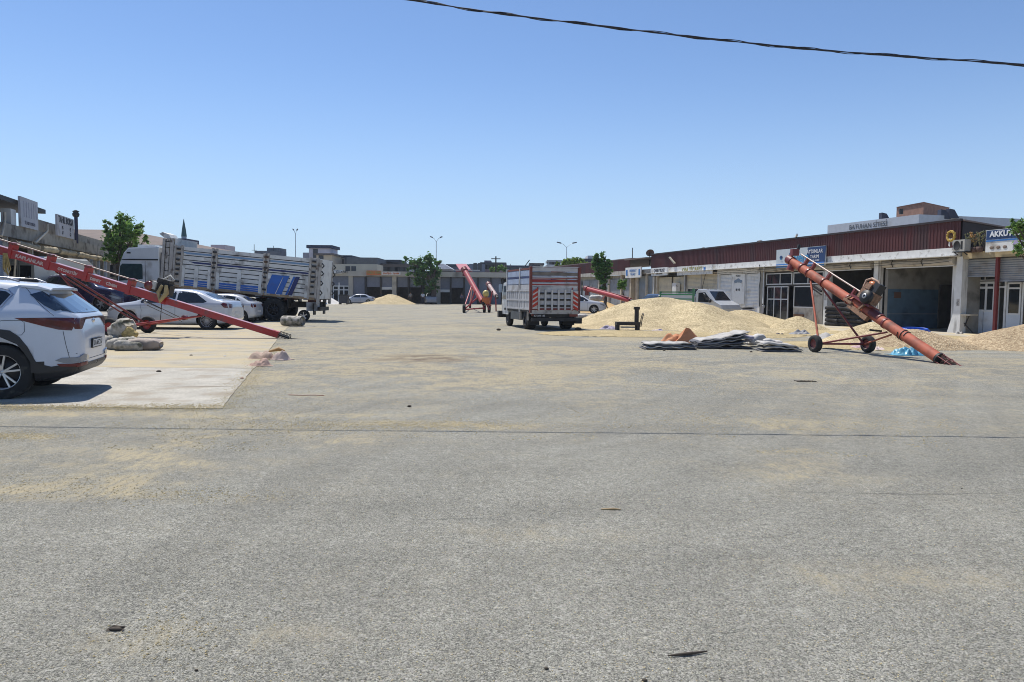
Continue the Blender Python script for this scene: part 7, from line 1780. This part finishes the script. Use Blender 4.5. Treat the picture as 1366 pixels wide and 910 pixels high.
for px, py, s_, lab in ((546, 543, .03, 'small dark clod on the asphalt left of centre'), (729, 893, .010, 'tiny black pebble near the bottom centre'), (860, 909, .012, 'tiny black pebble at the bottom edge'), (886, 468, .04, 'small dark lump in front of the low folded tarpaulin'), (1002, 470, .04, 'small dark lump in front of the striped pile'),
                        (262, 895, .008, 'tiny black pebble at the bottom left'), (665, 441, .10, 'dark lump of dirt left of the slatted truck'), (771, 441, .16, 'dark brick shaped lump beside the truck bumper'), (1283, 652, .008, 'tiny black pebble on the right asphalt'), (212, 497, .05, 'small dark scrap on the concrete slabs'), (323, 506, .035, 'small red brown chip at the slab edge'), (255, 475, .04, 'small brown clod on the concrete near the sacks'), (300, 476, .04, 'small whitish lump on the concrete slabs')):
    g = G(px, py); b = MB(); b.ball((0, 0, s_*.4), (s_, s_*.7, s_*.5), 7, 5); m = MATS['sheet_white'] if 'whitish' in lab else (mat('brick_chip', (.25, .07, .05), .9) if 'red' in lab else wood)
    tag(b.build('clod', m, None, (g.x, g.y, 0)), lab, 'litter')
g = G(1074, 509)
cloth('flattened_can', 'dark crumpled rag flattened on the asphalt before the folded sacks', (g.x, g.y, 0), (.34, .14), wood, 31, .035, 0, cat='litter')
bit('red_cord', 'short piece of red cord on the asphalt left of centre', 410, 528, [(-.28, .02, .008), (-.1, -.01, .008), (.1, .02, .008), (.25, -.02, .008)], .005, mat('cord_red', (.40, .16, .12), .7))
# ------------------------------------------------------------------ trees
bark = mat('bark', (.085, .065, .05), .95, vary=.3, vscale=6)
def leaf_mat(name, c1, c2):
    m = bpy.data.materials.new(name); m.use_nodes = True; t = m.node_tree; N = t.nodes; L = t.links; b = N['Principled BSDF']
    b.inputs['Roughness'].default_value = .55; b.inputs['Specular IOR Level'].default_value = .25
    at = N.new('ShaderNodeAttribute'); at.attribute_name = 'leaf'; mx = N.new('ShaderNodeMix'); mx.data_type = 'RGBA'
    mx.inputs['A'].default_value = (*c1, 1); mx.inputs['B'].default_value = (*c2, 1); L.new(at.outputs['Fac'], mx.inputs['Factor'])
    L.new(mx.outputs['Result'], b.inputs['Base Color'])
    tr = N.new('ShaderNodeBsdfTranslucent'); L.new(mx.outputs['Result'], tr.inputs['Color']); ms = N.new('ShaderNodeMixShader'); ms.inputs[0].default_value = .35
    out = N['Material Output']; L.new(b.outputs[0], ms.inputs[1]); L.new(tr.outputs[0], ms.inputs[2]); L.new(ms.outputs[0], out.inputs['Surface']); return m
green_a = leaf_mat('leaf_fresh', (.07, .14, .035), (.24, .40, .10)); green_b = leaf_mat('leaf_deep', (.035, .085, .025), (.14, .27, .07)); green_c = leaf_mat('leaf_light', (.12, .20, .03), (.28, .38, .08))
def tree(name, label, base, trunk_h, blobs, n_leaf, leaf, lm, seed, limbs=True, trunk_r=.18, cat='tree', hang=0.0):
    """blobs: (dx, dy, dz, r) clumps relative to the base; leaves are small folded quads scattered in the clumps"""
    rr_ = random.Random(seed); t = thing(name, label, cat, tuple(base))
    b = MB(); b.tube([(0, 0, 0), (.05*trunk_h, .03, trunk_h*.5), (.02, 0, trunk_h)], [trunk_r, trunk_r*.8, trunk_r*.55], 9); b.build('trunk', bark, t)
    if limbs:
        b = MB()
        for (x, y, z, r) in blobs:
            b.tube([(.02, 0, trunk_h*.85), (x*.4, y*.4, trunk_h+(z-trunk_h)*.35), (x*.9, y*.9, z-.1*r)], [trunk_r*.45, trunk_r*.25, trunk_r*.08], 6)
            for _ in range(2): b.tube([(x*.6, y*.6, trunk_h+(z-trunk_h)*.6), (x+rr_.uniform(-r, r)*.8, y+rr_.uniform(-r, r)*.8, z+rr_.uniform(-.4, .8)*r)], [trunk_r*.18, trunk_r*.05], 5)
        o = b.build('limb', bark, t); o['kind'] = 'stuff'
    tw = sum(r**2 for *_, r in blobs); vs = []; fs = []; cv = []
    for (x, y, z, r) in blobs:
        n = int(n_leaf*r*r/tw); nc = max(5, int(n/30)); cl = []
        for _ in range(nc):
            v = Vector((rr_.gauss(0, 1), rr_.gauss(0, 1), rr_.gauss(0, 1))).normalized()*(r*rr_.uniform(.35, 1.05)); cl.append((v, rr_.uniform(.13, .30)*r, rr_.random()))
        for _ in range(n):
            v, cr_, tone = cl[rr_.randrange(nc)]
            sp = 1.9 if rr_.random() < .22 else 1.0
            p = Vector((x, y, z)) + v*(1.15 if sp > 1 else 1) + Vector((rr_.gauss(0, .5), rr_.gauss(0, .5), rr_.gauss(0, .45)))*cr_*sp
            a = Vector((rr_.gauss(0, 1), rr_.gauss(0, 1), rr_.gauss(0, .6))).normalized(); q = a.cross(Vector((rr_.gauss(0, 1), rr_.gauss(0, 1), rr_.gauss(0, 1)))).normalized()
            s_ = leaf*rr_.uniform(.6, 1.3); k = len(vs)
            vs += [tuple(p - a*s_), tuple(p + q*s_*.45), tuple(p + a*s_), tuple(p - q*s_*.45 + Vector((0, 0, s_*.15)))]
            fs.append((k, k+1, k+2, k+3)); c = min(1, max(0, tone*.7 + rr_.random()*.4)); cv += [c]*4
    me = bpy.data.meshes.new('crown'); me.from_pydata(vs, [], fs); me.materials.append(lm)
    at = me.attributes.new('leaf', 'FLOAT', 'POINT'); at.data.foreach_set('value', cv); me.update(); o = obj('crown', me, t); o['kind'] = 'stuff'
    return t
def at_px(Y, base_px, lst):
    """clumps given as (px, py, radius px, depth offset)"""
    g = AT(base_px, 400, Y); out = []
    for px, py, rp, dy in lst: p = AT(px, py, Y+dy); out.append((p.x-g.x, dy, p.z, rp*Y/1000))
    return Vector((g.x, Y, 0)), out
bs, bl = at_px(47, 158, [(165, 300, 13, 0), (150, 312, 12, .5), (178, 310, 12, -.3), (158, 325, 15, 0), (145, 300, 6, .3), (188, 302, 6, 0), (176, 328, 11, .6), (150, 341, 10, 0), (165, 342, 12, .4), (160, 290, 6, 0), (197, 318, 5, 0), (142, 330, 7, 0)])
tree('leafy_tree', 'tall fresh green tree growing behind the white truck cab on the left', bs, 2.6, bl, 6500, .115, green_a, 3, trunk_r=.16)
bs, bl = at_px(108, 577, [(555, 352, 9, 0), (572, 347, 9, .5), (562, 360, 12, 0), (582, 358, 9, 0), (548, 362, 6, 0), (575, 368, 11, .6), (560, 376, 9, 0), (578, 382, 8, 0), (570, 390, 6, 0), (585, 349, 5, 0), (541, 347, 4, 0)])
tree('leafy_tree', 'round dark green tree with drooping leaves in front of the far shops', bs, 4.0, bl, 4200, .25, green_b, 4, trunk_r=.45)
b = MB(); b.tube([(0, 0, 0), (.1, 0, 2.2), (0, 0, 4.2)], [.55, .5, .4], 8); 
bs, bl = at_px(63, 806, [(802, 345, 8, 0), (798, 355, 8, 0), (806, 360, 9, 0), (800, 370, 8, .3), (806, 376, 7, 0), (811, 350, 5, 0), (795, 343, 5, 0), (803, 384, 5, 0), (809, 368, 5, 0)])
tree('slim_tree', 'narrow dark green tree with a bright top against the farther red wall', bs, 2.6, bl, 3600, .14, green_b, 5, trunk_r=.16)
bs, bl = at_px(62.5, 832, [(829, 378, 5, 0), (833, 382, 4, 0), (827, 384, 4, 0), (834, 376, 3, 0)])
tree('small_tree', 'small light green bushy tree right of the narrow dark one', bs, 1.6, bl, 900, .12, green_a, 6, trunk_r=.06)
bs, bl = at_px(100, 763, [(752, 352, 5, 0), (762, 351, 6, 0), (772, 351, 6, .5), (780, 353, 5, 0), (745, 355, 4, 0)])
tree('leafy_tree', 'low yellow green tree tops showing over the roof behind the slatted truck', bs, 3.6, bl, 1500, .26, green_c, 7)
bs, bl = at_px(140, 670, [(664, 358, 4, 0), (672, 357, 4, 0), (660, 362, 4, 0), (655, 360, 3, 0)])
tree('leafy_tree', 'small green tree tops between the brown block and the truck', bs, 3.2, bl, 900, .30, green_a, 8)
bs, bl = at_px(26, 1395, [(1358, 300, 9, 0), (1368, 312, 14, .3), (1362, 328, 8, 0), (1380, 296, 12, 0), (1385, 325, 18, .5), (1400, 305, 20, 0), (1352, 296, 4, 0), (1357, 337, 5, -.2), (1372, 340, 7, 0), (1420, 320, 20, .4), (1346, 302, 3, 0)])
tree('leafy_tree', 'green tree whose branches reach in over the sign at the right edge', bs, 2.2, bl, 5500, .075, green_a, 9, trunk_r=.11)
# plants on the terrace
for px, sd_, lab in ((1293, 1, 'thin dry plant on the terrace beside the air conditioner'), (1300, 2, 'orange tipped potted plant on the terrace'), (1307, 3, 'dry potted plant on the terrace next to the blue white sign')):
    p = AT(px, 335, 32.2 - (px-1290)*.04); pt_ = thing('potted_plant', lab, 'plant', (p.x, p.y, 3.46)); rr_ = random.Random(sd_)
    b = MB(); b.lathe([(0, 0), (.10, 0), (.14, .22), (.12, .22), (.0, .2)], 10, 'z'); b.build('pot', mat('pot_dark', (.10, .06, .05), .8), pt_)
    b = MB()
    for k in range(9): a = rr_.uniform(0, 6.3); b.tube([(0, 0, .2), (math.cos(a)*.08, math.sin(a)*.08, .45), (math.cos(a)*.2, math.sin(a)*.2, rr_.uniform(.55, .85))], [.014, .012, .006], 4)
    o = b.build('stem', mat('dry_stem', (.22, .19, .10), .9, vary=.4), pt_); o['kind'] = 'stuff'
    b = MB()
    for k in range(22): a = rr_.uniform(0, 6.3); r_ = rr_.uniform(.02, .2); b.ball((math.cos(a)*r_, math.sin(a)*r_, rr_.uniform(.45, .85)), (.035, .03, .045), 5, 3)
    o = b.build('foliage', mat('orange_leaf', (.38, .20, .06), .8) if sd_ == 2 else mat('olive_leaf', (.14, .14, .06), .8), pt_); o['kind'] = 'stuff'

# ------------------------------------------------------------------ white pickup behind the heap
f1, r1 = AT(977, 400, 43.0), AT(893, 400, 46.6)
dv = Vector((f1.x-r1.x, f1.y-r1.y)); Lp = dv.length; rz = math.atan2(dv.y, dv.x)
pk = thing('pickup_truck', 'white pickup with green striped bed sides half hidden behind the largest heap', 'pickup truck', (r1.x, r1.y, 0), rz)
pw = mat('pickup_white', (.50, .52, .54), .3, vary=.05, coat=.4)
cabx = Lp-1.95
prof = [(cabx, .5), (cabx, 1.75), (cabx+.15, 1.92), (cabx+.75, 1.90), (cabx+1.35, 1.25), (cabx+1.85, 1.02), (cabx+1.95, .8), (cabx+1.95, .45)]
b = MB(); vs = []; n = len(prof)
for y, e in ((-.92, .05), (-.86, 0), (.86, 0), (.92, .05)):
    for x, z in prof: vs.append((x+(cabx+.9-x)*e, y*(.92 if z > 1.5 else 1), z-(e*.4 if z > 1.5 else 0)))
fs = [tuple(range(n)), tuple(reversed(range(3*n, 4*n)))]
for i in range(3):
    for k in range(n): fs.append((i*n+k, i*n+(k+1) % n, (i+1)*n+(k+1) % n, (i+1)*n+k))
b.add(vs, fs); cab = b.build('cab', pw, pk, fix=True); bvc = bvh_of(cab.data)
for s in (-1, 1):
    patch(bvc, [(cabx+.22, 1.18), (cabx+.22, 1.70), (cabx+.70, 1.74), (cabx+1.18, 1.25), (cabx+1.1, 1.15)], 'y', s, .006, glass, 'side_window', pk, step=.3)
    b = MB(); b.ball((cabx+1.15, s*1.0, 1.25), (.07, .10, .11), 8, 6); b.build('wing_mirror', black, pk)
    for x in (1.0, cabx+1.2): wheel(pk, x, s*.78, .33, .2, s, steel, 6, 'five')
    b = MB(); b.box(.0, cabx-.08, s*.90-.02, s*.90+.02, .78, 1.66); b.build('bed_side', pw, pk)
    for z in (1.30, 1.56): b = MB(); b.box(.02, cabx-.1, s*.925-.006, s*.925+.006, z, z+.06); b.build('green_stripe', mat('green_stripe', (.03, .22, .07), .5), pk)
    b = MB(); b.box(.0, .10, s*.9-.05, s*.9+.05, .7, 1.78); b.box(cabx-.15, cabx-.05, s*.9-.05, s*.9+.05, .7, 1.95); b.bar((0, s*.9, 1.74), (cabx-.1, s*.9, 1.74), .05, .07); b.build('bed_rail', mat('rail_green', (.06, .20, .10), .5, vary=.2), pk)
patch(bvc, [(-.72, 1.28), (-.66, 1.80), (.66, 1.80), (.72, 1.28)], 'x', 1, .006, glass, 'windscreen', pk, step=.3)
b = MB(); b.box(0, cabx-.05, -.88, .88, .66, .76); b.build('bed_floor', dark_steel, pk)
b = MB(); b.box(.1, Lp-.3, -.4, .4, .40, .62); b.build('chassis', frame_dark, pk)
b = MB(); b.box(cabx-.06, cabx-.02, -.9, .9, .7, 1.5); b.build('headboard', pw, pk)
# dark car roof further left, behind the heap
sedan('parked_car', 'dark car of which only the roof shows left of the pickup behind the heap', (AT(873, 400, 53).x, 53, 0), R(104), .92, (.03, .03, .035), 'charcoal', 'suv', 6, rimstyle='five')
# motor scooter by the white shutters
p = AT(1004, 400, 45.2); ms = thing('motor_scooter', 'small motor scooter parked in front of the closed white shutters', 'scooter', (p.x, p.y, 0), R(-20))
for x in (-.55, .6): small_wheel(ms, (x, 0, .28), (0, 1, 0), .28, .1, steel)
b = MB(); b.prism([(-.75, .55), (-.5, .78), (.0, .75), (.1, .42), (.45, .38), (.55, .95), (.66, .98), (.62, .35), (.1, .26), (-.4, .32)], -.14, .14, 'y'); b.build('body', mat('scooter_body', (.30, .30, .34), .3, coat=.5), ms)
b = MB(); b.ball((-.3, 0, .82), (.42, .14, .07), 12, 6); b.build('seat', black, ms)
b = MB(); b.tube([(.58, -.32, 1.08), (.56, 0, 1.02), (.58, .32, 1.08)], .022, 6); b.build('handlebar', black, ms)
b = MB(); b.ball((.66, 0, .92), (.07, .09, .08), 8, 6); b.build('headlight', clear_lens, ms)
# tall pale van on the left pavement
p = AT(77, 400, 39.5)
vn = thing('panel_van', 'tall cream white van seen behind the sloping red auger, left of the dark car', 'van', (p.x, 39.5, .5), R(80))
prof = [(-2.4, .35), (-2.5, .9), (-2.45, 2.35), (-2.3, 2.62), (-2.1, 2.68), (1.2, 2.66), (1.55, 2.45), (1.95, 1.45), (2.55, 1.15), (2.65, .8), (2.6, .35)]
b = MB(); vs = []; n = len(prof)
for y, e in ((-.95, 1), (-.85, 0), (.85, 0), (.95, 1)):
    for x, z in prof: vs.append((x, y*(1 if z < 1.4 else .92), z-(.08 if e and z > 2.3 else 0)))
fs = [tuple(range(n)), tuple(reversed(range(3*n, 4*n)))]
for i in range(3):
    for k in range(n): fs.append((i*n+k, i*n+(k+1) % n, (i+1)*n+(k+1) % n, (i+1)*n+k))
b.add(vs, fs); vb = b.build('body', mat('van_cream', (.50, .48, .42), .4, vary=.06, coat=.3, dirt=(.3, .27, .22), dirt_amt=.3), vn, fix=True); bvv = bvh_of(vb.data)
for s in (-1, 1):
    for x in (-1.5, 1.6): wheel(vn, x, s*.80, .34, .2, s, steel, 6, 'five')
    patch(bvv, [(1.0, 1.5), (1.0, 2.2), (1.45, 2.2), (1.8, 1.5)], 'y', s, .006, glass, 'side_window', vn, step=.3)
    patch(bvv, [(s*.1, 1.5), (s*.1, 2.2), (s*.72, 2.2), (s*.72, 1.5)], 'x', -1, .006, glass, 'rear_window', vn, step=.3)
    patch(bvv, [(s*.78, 1.0), (s*.78, 1.35), (s*.88, 1.35), (s*.88, 1.0)], 'x', -1, .01, red_lens, 'tail_lamp', vn, step=.3)
stroke(bvv, [(0, .5), (0, 2.5)], 'x', -1, .01, groove, 'door_gap', vn)
# dark box bin and thin pole near the far silver car
p = AT(459, 400, 99); bn = thing('waste_container', 'dark waste container standing at the nose of the far silver saloon', 'waste container', (p.x, 99, 0))
b = MB(); b.prism([(-.55, .15), (.5, .15), (.62, 1.15), (-.62, 1.15)], -.45, .45, 'y'); b.build('bin', mat('bin_dark', (.05, .05, .055), .6, vary=.2), bn)
b = MB(); b.prism([(-.66, 1.15), (.66, 1.15), (.55, 1.3), (-.55, 1.3)], -.5, .5, 'y'); b.build('lid', dark_steel, bn)
for sx in (-.45, .4): b = MB(); b.box(sx-.05, sx+.05, -.4, .4, 0, .15); b.build('foot', dark_steel, bn)
p = AT(452.5, 400, 99); pt = AT(452.5, 377, 99); po = thing('thin_post', 'thin white post standing just left of the far silver saloon', 'post', (p.x, 99, 0))
b = MB(); b.tube([(0, 0, 0), (0, 0, pt.z)], .07, 7); b.build('pole', alu, po); b = MB(); b.lathe([(.2, 0), (.2, .06), (.07, .08)], 10, 'z'); b.build('base', dark_steel, po)
p = AT(433, 400, 98); bo = thing('small_bollard', 'small dark post beside the tail of the cargo truck', 'post', (p.x, 98, 0))
b = MB(); b.lathe([(0, 0), (.22, 0), (.25, .5), (.14, .8), (0, .85)], 10, 'z'); b.build('bollard_body', frame_dark, bo); b = MB(); b.lathe([(0, .85), (.1, .85), (.12, .95), (0, 1.0)], 8, 'z'); b.build('cap', rust_red, bo)

# ------------------------------------------------------------------ people, far off
def person(label, px, Y, facing, shirt, trousers, h=1.72, pose='stand', seed=0):
    p = AT(px, 400, Y); t = thing('person', label, 'person', (p.x, Y, 0), facing); k = h/1.72
    J = {'pel': (0, 0, .95), 'chest': (0, .02, 1.28), 'neck': (0, .02, 1.48), 'head': (0, .0, 1.60), 'top': (0, .0, 1.70),
         'sl': (.19, .02, 1.42), 'sr': (-.19, .02, 1.42), 'el': (.27, .0, 1.14), 'er': (-.27, -.02, 1.14), 'wl': (.27, -.10, .90), 'wr': (-.24, -.16, .95),
         'hl': (.10, 0, .90), 'hr': (-.10, 0, .90), 'kl': (.12, -.04, .50), 'kr': (-.12, .03, .50), 'al': (.12, .04, .08), 'ar': (-.13, .10, .08), 'tl': (.13, -.13, .03), 'tr': (-.14, -.06, .03)}
    def skin(name, verts, edges, rad, m):
        me = bpy.data.meshes.new(name); me.from_pydata([tuple(c*k for c in J[v]) for v in verts], [(verts.index(a), verts.index(b_)) for a, b_ in edges], [])
        o = bpy.data.objects.new(name, me); COL.objects.link(o); md = o.modifiers.new('s', 'SKIN'); 
        for i, v in enumerate(verts): me.skin_vertices[0].data[i].radius = (rad[v][0]*k, rad[v][1]*k)
        me.skin_vertices[0].data[0].use_root = True
        o.modifiers.new('d', 'SUBSURF').levels = 1
        dg = bpy.context.evaluated_depsgraph_get(); nm = bpy.data.meshes.new_from_object(o.evaluated_get(dg)); bpy.data.objects.remove(o)
        nm.name = name; nm.materials.clear(); nm.materials.append(m)
        for p_ in nm.polygons: p_.use_smooth = True
        return obj(name, nm, t)
    for v in J: pass
    allv = ['pel', 'chest', 'neck', 'head', 'top', 'sl', 'sr', 'el', 'er', 'wl', 'wr', 'hl', 'hr', 'kl', 'kr', 'al', 'ar', 'tl', 'tr']
    E = [('pel', 'chest'), ('chest', 'neck'), ('neck', 'head'), ('head', 'top'), ('chest', 'sl'), ('chest', 'sr'), ('sl', 'el'), ('sr', 'er'), ('el', 'wl'), ('er', 'wr'), ('pel', 'hl'), ('pel', 'hr'), ('hl', 'kl'), ('hr', 'kr'), ('kl', 'al'), ('kr', 'ar'), ('al', 'tl'), ('ar', 'tr')]
    rd = dict(pel=(.15, .11), chest=(.17, .11), neck=(.06, .06), head=(.10, .11), top=(.07, .08), sl=(.07, .07), sr=(.07, .07), el=(.045, .045), er=(.045, .045), wl=(.04, .03), wr=(.04, .03), hl=(.09, .09), hr=(.09, .09), kl=(.065, .065), kr=(.065, .065), al=(.045, .045), ar=(.045, .045), tl=(.04, .03), tr=(.04, .03))
    skin('body', allv, E, rd, mat('skin_tone', (.30, .17, .11), .6))
    big = {v: (a*1.14, b_*1.16) for v, (a, b_) in rd.items()}
    skin('shirt', ['pel', 'chest', 'sl', 'sr', 'el', 'er'], [('pel', 'chest'), ('chest', 'sl'), ('chest', 'sr'), ('sl', 'el'), ('sr', 'er')], big, shirt)
    skin('trousers', ['pel', 'hl', 'hr', 'kl', 'kr', 'al', 'ar'], [('pel', 'hl'), ('pel', 'hr'), ('hl', 'kl'), ('hr', 'kr'), ('kl', 'al'), ('kr', 'ar')], big, trousers)
    b = MB(); b.ball((0, .02*k, 1.67*k), (.105, .115, .085), 12, 8); b.build('hair', mat('hair_dark', (.02, .015, .012), .8), t)
    return t
person('person in a white shirt and dark trousers standing beside the round tree', 564, 107, R(10), mat('shirt_white', (.62, .62, .64), .8), mat('trousers_dark', (.03, .03, .05), .9))
person('person in grey clothes standing in a dark far doorway left of the round tree', 547.5, 110.5, R(-20), mat('shirt_grey', (.22, .22, .22), .8), mat('trousers_brown', (.06, .05, .045), .9))
person('person in dark clothes stooping figure near the far red auger doorway', 616, 110.3, R(30), mat('shirt_violet', (.10, .09, .16), .8), MATS['trousers_dark'], h=1.6)
# stacked dark goods in the open bay
s_ = S(1098)
rs = random.Random(5)
for k, (px, lab) in enumerate(((1112, 'left stack of dark tied bundles in the open bay behind the auger'), (1126, 'middle stack of dark tied bundles in the open bay behind the auger'), (1140, 'right stack of dark tied bundles in the open bay behind the auger'))):
    p = AT(px, 400, 39.5 - k*.5); bt = thing('bundle_stack', lab, 'stacked bundles', (p.x, p.y, 0), RF.ang+.3, 'dark bundle stacks in the open bay')
    for q in range(5 + k % 2):
        b = MB(); n = 10; b.tube([(-.42+rs.uniform(-.16, .16), rs.uniform(-.12, .12), .11+q*.19+rs.uniform(-.03, .03)), (0, 0, .12+q*.21), (.42, rs.uniform(-.03, .03), .11+q*.21)], [.10, .125, .10], 9)
        b.build('bundle', mat('bundle_dark', (.030, .028, .028), .85, vary=.5, vscale=8), bt)
# boards leaning in the glazed shop
p = AT(1070, 400, 43.6); bx = thing('wooden_crate', 'brown wooden crate at the foot of the low wall by the glazed shop', 'crate', (p.x, p.y, 0), RF.ang)
for z in (.02, .2, .38):
    b = MB(); b.box(-.4, .4, .22, .25, z, z+.14); b.box(-.4, .4, -.25, -.22, z, z+.14); b.box(-.43, -.40, -.25, .25, z, z+.14); b.box(.40, .43, -.25, .25, z, z+.14); b.build('slat', mat('crate_wood', (.20, .11, .06), .8, vary=.3), bx)
b = MB(); b.box(-.4, .4, -.22, .22, .0, .03); b.build('base', MATS['crate_wood'], bx)
